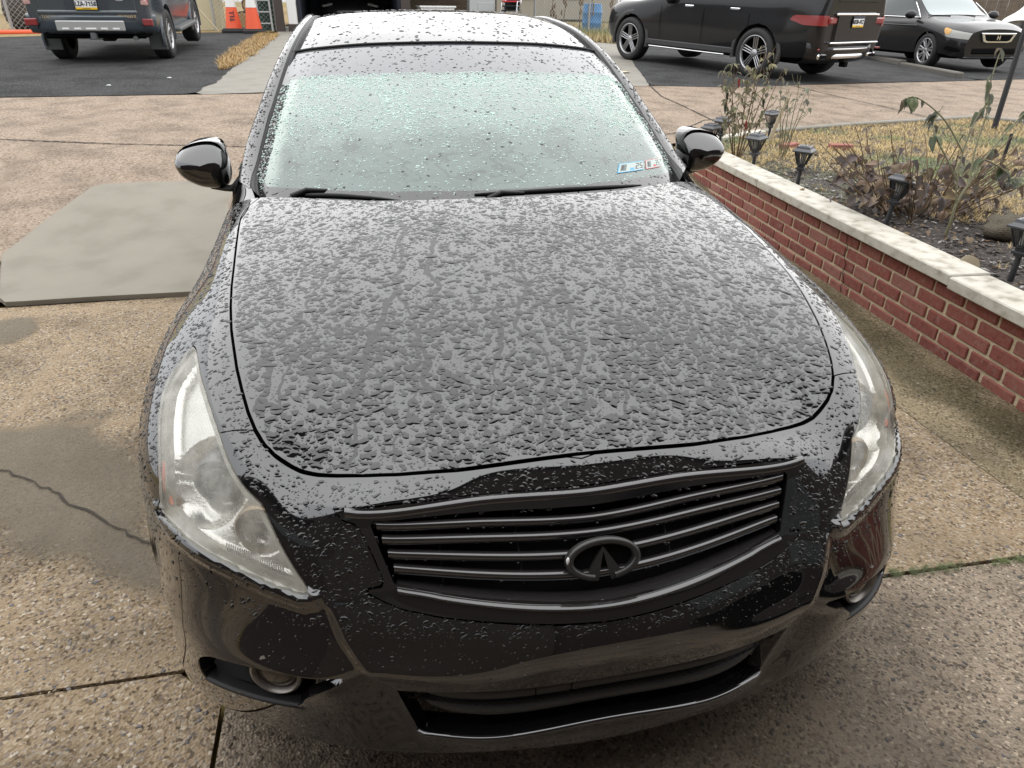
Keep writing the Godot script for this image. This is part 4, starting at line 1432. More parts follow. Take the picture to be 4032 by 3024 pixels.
func windscreen_picture() -> ImageTexture:
	# the printed border, the shade band and the iced, fogged glass between
	var w := 640
	var h := 400
	var im := Image.create(w, h, false, Image.FORMAT_RGBA8)
	var n1 := FastNoiseLite.new()
	n1.seed = 3; n1.frequency = 0.012; n1.fractal_octaves = 4
	var n2 := FastNoiseLite.new()
	n2.seed = 5; n2.frequency = 0.11; n2.fractal_octaves = 2
	var frit := Color(0.018, 0.018, 0.02).linear_to_srgb()
	var band := Color(0.105, 0.112, 0.125)
	var mint := Color(0.165, 0.225, 0.205)
	var fog := Color(0.40, 0.50, 0.445)
	for y in h:
		var v := 1.0 - (y + 0.5) / h
		for x in w:
			var u := (x + 0.5) / w * 2.0 - 1.0
			var low := 0.118 - 0.03 * u * u
			var edge := 0.915 - 0.02 * absf(v - 0.5)
			# rounded lower corners of the clear area
			var dx := maxf(absf(u) - (edge - 0.07), 0.0) / 0.07
			var dy := maxf(low + 0.09 - v, 0.0) / 0.09
			var out := dx * dx + dy * dy > 1.0 or v < low or absf(u) > edge
			if v > 0.80: out = absf(u) > 0.965
			if out:
				im.set_pixel(x, y, Color(frit.r, frit.g, frit.b, 0.985))
				continue
			var a := n1.get_noise_2d(x, y)
			var b := n2.get_noise_2d(x, y)
			var side := smoothstep(0.72, 0.84, absf(u) + 0.03 * a) * smoothstep(0.78, 0.7, v)
			var run := n2.get_noise_2d(x * 0.45 + 30.0 * a, y * 0.10 + 500.0)
			var c := mint * (1.0 + 0.26 * a + 0.10 * b - 0.30 * smoothstep(0.18, 0.5, run) * smoothstep(0.7, 0.3, v))
			c = c.lerp(fog, side * 0.8)
			c = c.lerp(fog, 0.25 * smoothstep(0.30, 0.55, v + 0.1 * a) * smoothstep(0.80, 0.7, v))
			c = c.lerp(mint * 0.92, 0.3 * smoothstep(0.2, 0.12, v))
			c = c.lerp(band, smoothstep(0.755, 0.79, v))
			c.a = lerpf(lerpf(0.82, 0.93, smoothstep(0.25, 0.6, v)), 0.94, side)
			if v > 0.77: c.a = 0.93
			var s := Color(c.r, c.g, c.b).linear_to_srgb()
			im.set_pixel(x, y, Color(s.r, s.g, s.b, c.a))
	return ImageTexture.create_from_image(im)

func cabin(car: Node3D) -> void:
	# windscreen
	glass = Sheet.new()
	glass.nr = 61; glass.nc = 97
	for r in glass.nr:
		for c in glass.nc: glass.P.append(screen_at(c / 48.0 - 1.0, r / 60.0))
	for r in glass.nr:
		for c in glass.nc:
			var du := glass.P[r * 97 + mini(c + 1, 96)] - glass.P[r * 97 + maxi(c - 1, 0)]
			var dv := glass.P[mini(r + 1, 60) * 97 + c] - glass.P[maxi(r - 1, 0) * 97 + c]
			var q := du.cross(dv).normalized()
			glass.N.append(q if q.y > 0.0 else -q)
	var gm := MB.new()
	for r in glass.nr:
		for c in glass.nc: gm.add(glass.P[r * 97 + c], glass.N[r * 97 + c], Vector2(c / 96.0, 1.0 - r / 60.0))
	for r in glass.nr - 1:
		for c in glass.nc - 1: gm.quad(r * 97 + c, r * 97 + c + 1, (r + 1) * 97 + c + 1, (r + 1) * 97 + c)
	M.screen = mat(Color(1, 1, 1), 0.04)
	M.screen.albedo_texture = windscreen_picture()
	M.screen.transparency = BaseMaterial3D.TRANSPARENCY_ALPHA
	M.screen.clearcoat_enabled = true
	M.screen.clearcoat = 1.0
	M.screen.clearcoat_roughness = 0.02
	var ws := obj("windscreen", gm, M.screen, car)
	ws.set_meta("label", "pale green windscreen, iced and fogged, with a dark shade band along its top")
	# two inspection stickers low on the driver's side
	for k in 2:
		var lines := ["I", "M"]
		var tx := sticker_picture(k)
		var sm := MB.new()
		var u0 := 0.47 + 0.172 * k
		var rows := []
		for j in 2:
			var row := []
			for i in 5:
				var u := u0 + 0.155 * i / 4.0 + (0.0 if j else -0.03)
				var v := 0.148 + 0.048 * j - 0.012 * (u - 0.47) * 2.0
				row.append(screen_at(u, v) + Vector3(0, 0.6, 0.8) * 0.0022)
			rows.append(row)
		sm.sheet(rows)
		for i in sm.uv.size(): sm.uv[i].y = 1.0 - sm.uv[i].y
		var m := mat(Color(1, 1, 1), 0.3)
		m.albedo_texture = tx
		obj("inspection_sticker", sm, m, ws)
	var sb := MB.new()
	sb.box(Vector3(0, 0, 0), Vector3(0.075, 0.004, 0.06), 0.001, Transform3D(Basis(Vector3.RIGHT, 0.6), screen_at(-0.018, 0.825) + Vector3(0, -0.012, -0.01)))
	obj("mirror_mount", sb, M.plastic, car)
	# cowl under the glass, and the two wipers
	var cw := MB.new()
	var r0 := []
	var r1 := []
	for k in 33:
		var u := k / 16.0 - 1.0
		r0.append(glass_edge(GLASS_LOW, u) + Vector3(0, -0.008, 0.02))
		r1.append(glass_edge(GLASS_LOW, u) + Vector3(0, 0.0, 0.16))
	cw.sheet([r0, r1])
	obj("cowl", cw, M.void, car)
	for w in [[-0.055, 0.082, 0.52, 0.058, 0.02], [-0.60, 0.058, -0.26, 0.060, -0.57]]:
		var wip := MB.new()
		var path := []
		for k in 13:
			var t := k / 12.0
			path.append(screen_at(lerpf(w[0], w[2], t), lerpf(w[1], w[3], t) + 0.012 * sin(t * PI)) + Vector3(0, 0.012, 0.012))
		wip.tube(path, [0.004, 0.006, 0.0065, 0.0065, 0.007, 0.007, 0.007, 0.0065, 0.006, 0.006, 0.005, 0.004, 0.002], 6, true, 1.3)
		var wo := obj("wiper", wip, M.trim, car)
		var hub := MB.new()
		var hp: Vector3 = screen_at(w[4], 0.082) + Vector3(0, 0.016, 0.014)
		hub.tube([hp + Vector3(-0.045, -0.014, 0.02), hp + Vector3(0.0, 0.0, 0.004), hp + Vector3(0.07, -0.004, 0.0)], [0.011, 0.010, 0.006], 8)
		obj("wiper_arm", hub, M.trim, wo)
	# roof
	var rn := []
	var rk := [
		[Vector3(0, 1.391, -2.006), Vector3(.3, 1.383, -2.066), Vector3(.5, 1.364, -2.146), Vector3(.598, 1.346, -2.21)],
		[Vector3(0, 1.451, -2.26), Vector3(.3, 1.443, -2.30), Vector3(.48, 1.424, -2.36), Vector3(.568, 1.402, -2.41)],
		[Vector3(0, 1.483, -2.60), Vector3(.3, 1.476, -2.62), Vector3(.46, 1.460, -2.65), Vector3(.543, 1.440, -2.68)],
		[Vector3(0, 1.486, -2.95), Vector3(.3, 1.480, -2.95), Vector3(.45, 1.467, -2.95), Vector3(.530, 1.453, -2.95)],
		[Vector3(0, 1.455, -3.36), Vector3(.3, 1.448, -3.35), Vector3(.43, 1.436, -3.34), Vector3(.515, 1.420, -3.33)]]
	for r in rk:
		var row := []
		for k in range(3, 0, -1): row.append(Vector3(-r[k].x, r[k].y, r[k].z))
		for k in 4: row.append(r[k])
		rn.append(row)
	roofs = Sheet.new()
	var ts := PackedFloat32Array()
	for k in 57: ts.append(k / 14.0)
	var cs := PackedFloat32Array()
	for k in 61: cs.append(k / 10.0)
	roofs.build(rn, ts, cs, Vector3.UP)
	obj("roof", roofs.cut([]), M.paint, car)
	var seal := MB.new()
	var sp := []
	for k in 41: sp.append(glass_edge(GLASS_TOP, k / 20.0 - 1.0) + Vector3(0, 0.004, -0.002))
	seal.tube(sp, 0.0055, 6, false)
	obj("screen_top_seal", seal, M.rubber, car)
	for s in [-1.0, 1.0]:
		var g := curve3(mirrored(GUTTER, s), 4)
		var o := curve3(mirrored(RAIL, s), 4)
		# painted pillar and roof rail
		var rows := []
		for i in g.size():
			var a: Vector3 = g[i]
			var b: Vector3 = o[i]
			var up := (Vector3(s * 0.35, 1, 0.25)).normalized()
			var m := (a + b) * 0.5 + up * 0.014
			rows.append([a + Vector3(-0.004 * s, -0.012, 0), a, a.lerp(m, 0.55) + up * 0.004, m, m.lerp(b, 0.55) + up * 0.004, b + Vector3(0, 0.002, 0), b + Vector3(0.001 * s, -0.010, 0), b + Vector3(-0.012 * s, -0.022, 0)])
		var pm := MB.new()
		pm.sheet(rows)
		obj("pillar_and_rail", pm, M.paint, car)
		# black gutter strip with a groove line, flared at its foot
		var gt := MB.new()
		var gr := []
		for i in g.size():
			var a: Vector3 = g[i]
			var b: Vector3 = o[i]
			var t := float(i) / (g.size() - 1)
			var out := (b - a).normalized()
			var wd := 0.021 + 0.022 * smoothstep(0.14, 0.0, t)
			var rise := 0.007 + 0.006 * smoothstep(0.12, 0.0, t)
			var up := Vector3(s * 0.2, 0.9, 0.35).normalized()
			gr.append([a - out * 0.014 - up * 0.012, a - out * 0.014 + up * rise * 0.6, a - out * 0.005 + up * rise, a + out * 0.002 + up * rise * 0.5, a + out * 0.006 + up * rise, a + out * wd + up * (rise + 0.003), a + out * (wd + 0.002) - up * 0.004])
		gt.sheet(gr)
		obj("gutter_strip", gt, M.trim, car)
		# side glass from the rail down to the waist
		var sg := MB.new()
		var srows := []
		for i in range(5, g.size() - 2):
			var b: Vector3 = o[i] + Vector3(-0.012 * s, -0.02, 0)
			var z := minf(b.z, -1.70)
			var lowp := Vector3(0.775 * s, 1.016 + (-z - 1.7) * 0.007, lerpf(-1.68, -3.55, float(i - 5) / (g.size() - 8)))
			var row := []
			for k in 5: row.append(b.lerp(lowp, k / 4.0) + Vector3(0.02 * s * sin(k / 4.0 * PI), 0, 0))
			srows.append(row)
		sg.sheet(srows)
		obj("side_window", sg, M.glass, car)
		# door mirror
		mirror(car, s)
	# seats, wheel and dash behind the glass
	var dash := MB.new()
	dash.box(Vector3(0, 0.9, -1.72), Vector3(1.3, 0.16, 0.5), 0.05)
	obj("dashboard", dash, M.plastic, car)
	var sw := MB.new()
	var path := []
	var sxf := Transform3D(Basis(Vector3.RIGHT, -0.45), Vector3(0.37, 0.99, -2.02))
	for k in 33: path.append(sxf * Vector3(cos(TAU * k / 32.0) * 0.185, sin(TAU * k / 32.0) * 0.185, 0))
	sw.tube(path, 0.015, 8, false)
	sw.box(Vector3.ZERO, Vector3(0.36, 0.05, 0.03), 0.01, sxf)
	sw.box(Vector3(0, -0.08, 0), Vector3(0.06, 0.16, 0.03), 0.01, sxf)
	obj("steering_wheel", sw, M.grey_leather, car)
	for x in [-0.37, 0.37]:
		var st := MB.new()
		st.box(Vector3(x, 0.88, -2.55), Vector3(0.48, 0.62, 0.14), 0.05, Transform3D(Basis(Vector3.RIGHT, 0.0), Vector3.ZERO))
		st.box(Vector3(x, 1.25, -2.6), Vector3(0.26, 0.16, 0.1), 0.04)
		st.box(Vector3(x, 0.55, -2.3), Vector3(0.48, 0.14, 0.5), 0.05)
		obj("front_seat", st, M.grey_leather, car)

func mirror(car: Node3D, s: float) -> void:
	var out := smooth_loop([Vector2(0.995, 1.058), Vector2(0.962, 1.085), Vector2(0.905, 1.0985), Vector2(0.858, 1.090), Vector2(0.836, 1.045), Vector2(0.832, 0.985), Vector2(0.846, 0.950), Vector2(0.885, 0.945), Vector2(0.935, 0.955), Vector2(0.983, 0.985), Vector2(1.004, 1.025)], 4)
	var c := Vector2(0.915, 1.03)
	var rows := []
	for e in [[0.0, 0.056], [0.35, 0.0555], [0.62, 0.053], [0.80, 0.046], [0.91, 0.033], [0.98, 0.012], [1.0, -0.016], [1.0, -0.05], [0.98, -0.062], [0.93, -0.066]]:
		var row := []
		for p in out:
			var q: Vector2 = c.lerp(p, e[0])
			# the crown is drawn back at the top so that its upper face looks at the sky
			var lean: float = -0.055 * smoothstep(0.02, 0.10, (q.y - 1.0)) if e[0] < 0.99 else 0.0
			row.append(Vector3(q.x * s, q.y, -1.775 + e[1] + lean * (1.0 if e[0] > 0.2 else 0.6)))
		rows.append(row)
	var mb := MB.new()
	mb.sheet(rows, true)
	var m := obj("door_mirror", mb, M.paint, car)
	m.set_meta("label", "left-hand door mirror over the grey slab" if s < 0 else "right-hand door mirror beside the wall")
	var gl := MB.new()
	var po := PackedVector2Array()
	for p in out: po.append(Vector2(c.lerp(p, 0.93).x * s, c.lerp(p, 0.93).y))
	gl.extrude(po, 0.003, 0.0, Transform3D(Basis.IDENTITY, Vector3(0, 0, -1.84)))
	obj("mirror_glass", gl, M.chrome, m)
	var arm := MB.new()
	arm.tube([Vector3(0.895 * s, 0.950, -1.775), Vector3(0.85 * s, 0.948, -1.75), Vector3(0.815 * s, 0.955, -1.72), Vector3(0.775 * s, 0.985, -1.70)], [0.014, 0.016, 0.022, 0.036], 10, true, 0.6)
	obj("mirror_arm", arm, M.trim, m)

func sticker_picture(k: int) -> ImageTexture:
	var im := Image.create(128, 72, false, Image.FORMAT_RGBA8)
	im.fill(Color(0.72, 0.77, 0.75))
	var edge := Color(0.25, 0.68, 0.86) if k == 0 else Color(0.80, 0.42, 0.42)
	im.fill_rect(Rect2i(0, 0, 128, 5), edge)
	im.fill_rect(Rect2i(0, 67, 128, 5), edge)
	im.fill_rect(Rect2i(0, 0, 5, 72), edge)
	im.fill_rect(Rect2i(12, 12, 26, 48), Color(0.38, 0.42, 0.42))
	im.fill_rect(Rect2i(17, 18, 8, 34), Color(0.15, 0.17, 0.17))
	im.fill_rect(Rect2i(56, 44, 22, 18), Color(0.3, 0.65, 0.85) if k == 0 else Color(0.75, 0.15, 0.15))
	# the figures 25 in a seven-stroke hand
	var ink := Color(0.06, 0.08, 0.08)
	for d in [[84, 0], [106, 1]]:
		var x: int = d[0]
		im.fill_rect(Rect2i(x, 12, 16, 6), ink)
		im.fill_rect(Rect2i(x, 32, 16, 6), ink)
		im.fill_rect(Rect2i(x, 52, 16, 6), ink)
		if d[1] == 0:
			im.fill_rect(Rect2i(x + 11, 12, 5, 24), ink)
			im.fill_rect(Rect2i(x, 34, 5, 22), ink)
		else:
			im.fill_rect(Rect2i(x, 12, 5, 24), ink)
			im.fill_rect(Rect2i(x + 11, 34, 5, 22), ink)
	return ImageTexture.create_from_image(im)

func brick_wall() -> void:
	var w := thing("brick_garden_wall", "low red brick retaining wall with pale stone coping along the right of the car", "wall", Vector3(2.3, 0, -1.25), deg_to_rad(-3.5))
	var mb := MB.new()
	mb.box(Vector3(0.105, 0.10, -1.05), Vector3(0.19, 0.51, 6.3), 0.0)
	obj("mortar", mb, M.mortar, w)
	var shapes := []
	for k in 6:
		var b := MB.new()
		var h := Vector3(0.09, 0.0605, 0.2015) * 0.5
		var jit := RandomNumberGenerator.new()
		jit.seed = 40 + k
		# slightly uneven arrises
		b.box(Vector3(jit.randf_range(-0.001, 0.001), jit.randf_range(-0.001, 0.001), 0), h * 2.0 + Vector3(0, jit.randf_range(-0.003, 0.001), jit.randf_range(-0.005, 0.002)), 0.0045 + 0.001 * (k % 3))
		shapes.append(b.mesh())
	var half: ArrayMesh
	var tops := [0.011, 0.085, 0.159, 0.231, 0.304]
	var first := [-0.713, -0.60, -0.496, -0.388, -0.278]
	for c in 5:
		for k in range(-18, 11):
			var z: float = first[c] + 0.1093 - 0.2187 * k * -1.0
			if z < -4.1 or z > 2.0: continue
			var gy := lie(2.3, -1.25 + z)
			if tops[c] + 0.05 < gy - 0.03: continue
			var o := obj("brick", shapes[rng.randi() % 6], M.bricks[[0, 0, 1, 2, 1, 3, 0, 4][rng.randi() % 8]], w)
			o.position = Vector3(0.0455 + rng.randf_range(-0.0015, 0.0015), tops[c] + rng.randf_range(-0.001, 0.001), z)
			o.rotation = Vector3(rng.randf_range(-0.006, 0.006), rng.randf_range(-0.008, 0.008), 0)
	# coping stones
	var z1 := 2.0
	var n := 0
	for cut in [-0.56, -2.62, -4.25]:
		var b := MB.new()
		var dx := 0.012 if n == 0 else 0.0
		b.box(Vector3(0.048 - dx, 0.389 - 0.006 * (1 if n == 0 else 0), (z1 + cut) * 0.5), Vector3(0.212, 0.058, z1 - cut - 0.006), 0.006)
		obj("coping_stone", b, M.coping, w)
		z1 = cut
		n += 1
	# bed of mortar under the coping
	var bed := MB.new()
	bed.box(Vector3(0.1, 0.3505, -1.05), Vector3(0.185, 0.018, 6.2), 0.003)
	obj("mortar_bed", bed, M.path, w)
	# a crack that runs down through the courses
	var cr := MB.new()
	var last := [-1, -1]
	var jr := RandomNumberGenerator.new()
	jr.seed = 12
	for i in 26:
		var y := lerpf(0.335, -0.01, i / 25.0)
		var z := -1.475 - 0.01 * sin(i * 0.9) + jr.randf_range(-0.004, 0.004) - 0.06 * (1.0 - i / 25.0) + 0.045
		var ww := 0.0022 + 0.002 * jr.randf()
		var a := cr.add(Vector3(-0.0032, y, z - ww), Vector3(-1, 0, 0))
		var b := cr.add(Vector3(-0.0032, y, z + ww), Vector3(-1, 0, 0))
		if i: cr.quad(last[0], last[1], b, a)
		last = [a, b]
	obj("crack", cr, M.void, w)

func bead(sd: int, long: float) -> ArrayMesh:
	# one water bead: an uneven outline, steep at its foot and flat on top
	var rg := RandomNumberGenerator.new()
	rg.seed = sd
	var n := 16
	var ph := [rg.randf() * TAU, rg.randf() * TAU, rg.randf() * TAU]
	var am := [rg.randf_range(0.05, 0.2), rg.randf_range(0.03, 0.14), rg.randf_range(0.02, 0.07)]
	var rows := []
	for e in [[1.0, -0.05], [0.97, 0.18], [0.88, 0.42], [0.70, 0.68], [0.44, 0.88], [0.2, 0.97], [0.0, 1.0]]:
		var row := []
		for k in n:
			var a := TAU * k / n
			var r: float = 1.0 + am[0] * sin(2.0 * a + ph[0]) + am[1] * sin(3.0 * a + ph[1]) + am[2] * sin(5.0 * a + ph[2])
			row.append(Vector3(cos(a) * r * e[0] * long, e[1], sin(a) * r * e[0] / long))
		rows.append(row)
	var mb := MB.new()
	mb.sheet(rows, true)
	return mb.mesh()

func scatter(s: Sheet, count: int, ok: Callable, size: Callable, out: Array, high := 0.36) -> void:
	# count beads spread evenly over the parts of a surface that ok accepts
	var cum := PackedFloat32Array()
	var cell := PackedInt32Array()
	var total := 0.0
	for r in s.nr - 1:
		for c in s.nc - 1:
			var i := r * s.nc + c
			var w: float = ok.call(i)
			if w <= 0.0: continue
			total += (s.P[i + 1] - s.P[i]).cross(s.P[i + s.nc] - s.P[i]).length() * w
			cum.append(total)
			cell.append(i)
	if cell.is_empty(): return
	for k in count:
		var t := rng.randf() * total
		var j := mini(cum.bsearch(t), cell.size() - 1)
		var i := cell[j]
		var u := rng.randf()
		var v := rng.randf()
		var p := s.P[i].lerp(s.P[i + 1], u).lerp(s.P[i + s.nc].lerp(s.P[i + s.nc + 1], u), v)
		var n := s.N[i].lerp(s.N[i + s.nc + 1], (u + v) * 0.5).normalized()
		var rad: float = size.call(i)
		var x := n.cross(Vector3(0, 0, 1))
		if x.length() < 0.1: x = n.cross(Vector3.RIGHT)
		x = x.normalized().rotated(n, rng.randf_range(-0.7, 0.7) + (PI if rng.randf() < 0.5 else 0.0))
		out[rng.randi() % out.size()].append(Transform3D(Basis(x * rad, n * rad * high * rng.randf_range(0.8, 1.2), x.cross(n) * rad), p))

func rain() -> void:
	var water := thing("raindrops", "clear raindrops and runs of water beaded over the black saloon", "raindrops")
	var out := [[], [], [], [], [], [], [], []]
	var f := fields
	var clear := func(i: int) -> bool: return absf(f.hood[i]) > 0.009 and f.lamp[i] < -0.008 and f.mouth[i] < 0.0 and f.intake[i] < -0.004 and f.fog[i] < -0.004 and f.arch[i] > 0.01
	var nz := FastNoiseLite.new()
	nz.seed = 8
	nz.frequency = 3.0
	# bonnet
	scatter(F, 25000, func(i: int) -> float: return (0.5 + 0.9 * smoothstep(-0.4, 0.5, nz.get_noise_3dv(F.P[i]))) if f.hood[i] > 0.009 else 0.0, func(i: int) -> float:
		var big := smoothstep(-0.9, -0.3, F.P[i].z)
		var a := pow(rng.randf(), 3.0)
		return lerpf(0.0014, lerpf(0.0062, 0.0088, big), a), out, 0.21)
	scatter(F, 1100, func(i: int) -> float: return smoothstep(-1.2, -0.5, F.P[i].z) + 0.25 if f.hood[i] > 0.014 else 0.0, func(_i: int) -> float: return rng.randf_range(0.0055, 0.0105), out, 0.24)
	scatter(F, 14000, func(i: int) -> float: return 1.0 if f.hood[i] > 0.006 else 0.0, func(_i: int) -> float: return rng.randf_range(0.0007, 0.0017), out)
	# wings and nose, upward faces wetter
	scatter(F, 8000, func(i: int) -> float: return (smoothstep(0.05, 0.5, F.N[i].y) if clear.call(i) and f.hood[i] < 0.0 and F.P[i].y > 0.5 else 0.0), func(_i: int) -> float: return lerpf(0.0012, 0.0052, pow(rng.randf(), 2.6)), out)
	# the upright bumper: fine beads that thin out downwards
	scatter(F, 6500, func(i: int) -> float: return (smoothstep(0.30, 0.56, F.P[i].y) if clear.call(i) and f.hood[i] < 0.0 else 0.0), func(_i: int) -> float: return lerpf(0.0008, 0.0024, pow(rng.randf(), 2.0)), out, 0.5)
	# roof
	scatter(roofs, 1300, func(i: int) -> float: return 1.0 if roofs.P[i].z > -3.1 else 0.0, func(_i: int) -> float: return lerpf(0.0016, 0.0075, pow(rng.randf(), 2.6)), out)
	# windscreen: beads on the shade band and the printed border
	scatter(glass, 1500, func(i: int) -> float:
		var v := float(i / 97) / 60.0
		return 1.0 if v > 0.76 or v < 0.10 else 0.12, func(_i: int) -> float: return lerpf(0.0012, 0.0052, pow(rng.randf(), 2.2)), out)
	# pillars and mirrors
	for s in [-1.0, 1.0]:
		var g := curve3(mirrored(GUTTER, s), 20)
		var o := curve3(mirrored(RAIL, s), 20)
		for k in 700:
			var t := pow(rng.randf(), 0.8) * 0.93
			var i := int(t * (g.size() - 1))
			var w := rng.randf_range(0.32, 1.0)
			var up := Vector3(s * (0.35 + 0.5 * smoothstep(0.6, 1.0, w)), 1, 0.25).normalized()
			var p: Vector3 = g[i].lerp(o[i], w) + up * 0.0145 * 4.0 * w * (1.0 - w)
			var r := lerpf(0.001, 0.0036, pow(rng.randf(), 2.0))
			var x := up.cross(Vector3(0, 0, 1)).normalized()
			out[k % 8].append(Transform3D(Basis(x * r, up * r * 0.42, x.cross(up) * r), p))
	for k in out.size(): stuff("bead", bead(100 + k, [1.0, 1.12, 1.3, 1.0, 1.5, 0.95, 1.2, 1.7][k]), out[k], [], M.water, "", "", water)
	# runs of water down the bonnet
	var starts := [[-0.30, -1.05, 0.75], [-0.19, -0.98, 0.8], [-0.46, -0.9, 0.6], [-0.33, -0.72, 0.5], [-0.03, -0.80, 0.5], [0.07, -0.7, 0.35], [0.22, -1.05, 0.8], [0.33, -1.12, 0.85], [0.50, -1.2, 0.75], [0.58, -1.15, 0.8], [-0.12, -0.62, 0.33], [0.43, -0.85, 0.5], [-0.55, -0.7, 0.3], [0.14, -0.55, 0.25]]
	var rg := RandomNumberGenerator.new()
	rg.seed = 77
	for st in starts:
		var x: float = st[0]
		var z: float = st[1]
		var mb := MB.new()
		var rows := []
		var wide := rg.randf_range(0.003, 0.0062)
		var drift := rg.randf_range(-0.1, 0.1)
		var steps := int(st[2] / 0.005)
		var wl := 1.0
		var wr := 1.0
		for k in steps:
			z += 0.005
			drift = clampf(drift + rg.randf_range(-0.5, 0.5), -0.9, 0.9) * 0.8
			if rg.randf() < 0.04: drift = rg.randf_range(-2.2, 2.2)
			x += 0.005 * (drift + st[0] * 0.45)
			var c := F.near_plan(x, z)
			if c.is_empty() or f.hood[c[2]] < 0.008: break
			var p: Vector3 = c[0]
			var n: Vector3 = c[1]
			var e := Vector3(1, 0, -drift).normalized()
			e = (e - n * e.dot(n)).normalized()
			wl = clampf(wl + rg.randf_range(-0.35, 0.35), 0.35, 1.7)
			wr = clampf(wr + rg.randf_range(-0.35, 0.35), 0.35, 1.7)
			var fat: float = wide * lerpf(1.5, 0.7, float(k) / steps) * (1.6 if k > steps - 4 else 1.0)
			var w := fat * (wl + wr) * 0.5
			p += e * fat * (wr - wl) * 0.5
			rows.append([p - e * w - n * 0.0002, p - e * w * 0.75 + n * 0.0003, p + n * 0.00036, p + e * w * 0.75 + n * 0.0003, p + e * w - n * 0.0002])
		if rows.size() < 3: continue
		mb.sheet(rows)
		obj("run_of_water", mb, M.water, water)
	# ice on the windscreen
	var ice := [[], [], []]
	var nf := FastNoiseLite.new()
	nf.seed = 31
	nf.frequency = 5.0
	var frost := func(i: int) -> float:
		var v := float(i / 97) / 60.0
		var u := float(i % 97) / 48.0 - 1.0
		if v > 0.775 or v < 0.1 or absf(u) > 0.93: return 0.0
		var d := smoothstep(0.28, 0.5, v + 0.12 * nf.get_noise_3dv(glass.P[i])) * (0.35 + smoothstep(-0.2, 0.4, nf.get_noise_3dv(glass.P[i] * 1.7)))
		return d + 0.13
	scatter(glass, 13000, frost, func(_i: int) -> float: return lerpf(0.0010, 0.0034, pow(rng.randf(), 2.0)), ice, 0.5)
	var rim := func(i: int) -> float:
		var v := float(i / 97) / 60.0
		var u := float(i % 97) / 48.0 - 1.0
		return 1.0 if absf(u) > 0.90 and v < 0.72 else 0.0
	for k in 3: stuff("ice", bead(200 + k, [1.0, 1.4, 1.8][k]), ice[k], [], M.ice, "", "", water)
	var edge := [[], []]
	scatter(glass, 2200, rim, func(_i: int) -> float: return rng.randf_range(0.0015, 0.004), edge, 0.8)
	stuff("edge_ice", bead(210, 1.2), edge[0], [], M.water, "", "", water)
	stuff("edge_ice", bead(211, 1.3), edge[1].slice(0, 420), [], M.ice, "", "", water)
	# beads on the headlamp plastic and along the grille slats
	var lampbeads := [[], []]
	scatter(F, 900, func(i: int) -> float: return 1.0 if f.lamp[i] > 0.004 else 0.0, func(_i: int) -> float: return lerpf(0.0008, 0.0026, pow(rng.randf(), 2.0)), lampbeads, 0.45)
	for k in 2: stuff("lamp_bead", bead(220 + k, 1.1), lampbeads[k], [], M.bead_clear, "", "", water)
	var slatbeads := []
	for j in 420:
		var u := rng.randf_range(-0.97, 0.97)
		var row := j % 6
		var x: float = u * [0.414, 0.406, 0.3975, 0.389, 0.46, 0.38][row]
		var y: float = lerpf([0.634, 0.6165, 0.594, 0.572, 0.6645, 0.540][row], [0.660, 0.6375, 0.6145, 0.5915, 0.678, 0.566][row], pow(absf(u), 1.7)) + rng.randf_range(-0.004, 0.007)
		var p: Vector3 = on_front(x, y)[0] + Vector3(0, 0, 0.0008 if row < 4 else 0.0055)
		var n := Vector3(0, 0.25, 1).normalized()
		var r := lerpf(0.0010, 0.0030, pow(rng.randf(), 2.0))
		slatbeads.append(Transform3D(Basis(Vector3(r, 0, 0), n * r * 0.5, Vector3(r, 0, 0).cross(n)), p))
	stuff("slat_bead", bead(230, 1.05), slatbeads, [], M.water, "", "", water)

func bed_y(x: float, z: float) -> float:
	# the soil of the flower bed: level with the wall's head, sloping to the kerb at the lane
	return lerpf(0.385, 0.285 - 0.012 * (x - 4.0), smoothstep(-2.6, -6.6, z))

func leaf(long: float, wide: float, droop: float, curl: float, sd: int) -> ArrayMesh:
	# a pointed leaf along +z from its stalk, folded along the midrib and drooping
	var rg := RandomNumberGenerator.new()
	rg.seed = sd
	var rows := []
	for i in 7:
		var t := i / 6.0
		var w := wide * 0.5 * sin(pow(t, 0.75) * PI) * (1.0 - 0.25 * t) + 0.0006
		var y := -droop * t * t + rg.randf_range(-0.06, 0.06) * long * (1.0 if i > 1 else 0.0)
		var z := long * t * (1.0 - 0.25 * absf(droop / long) * t)
		rows.append([Vector3(-w, y + curl * w, z), Vector3(-w * 0.5, y + curl * w * 0.35, z), Vector3(0, y, z), Vector3(w * 0.5, y + curl * w * 0.35, z), Vector3(w, y + curl * w, z)])
	var mb := MB.new()
	mb.sheet(rows)
	return mb.mesh()
func leaf_mat(c: Color, back := 0.3) -> StandardMaterial3D:
	var m := mat(c, 0.55)
	m.backlight_enabled = true
	m.backlight = Color(back, back, back)
	return m
func put_leaf(parent: Node3D, shapes: Array, mats: Array, at: Vector3, out: Vector3, roll: float, size: float, rg: RandomNumberGenerator, called := "leaf") -> void:
	var z := out.normalized()
	var x := Vector3.UP.cross(z)
	if x.length() < 0.05: x = Vector3.RIGHT
	x = x.normalized()
	var b := Basis(x, z.cross(x), z).rotated(z, roll)
	var o := obj(called, shapes[rg.randi() % shapes.size()], mats[rg.randi() % mats.size()], parent)
	o.transform = Transform3D(b.scaled(Vector3.ONE * size), at)

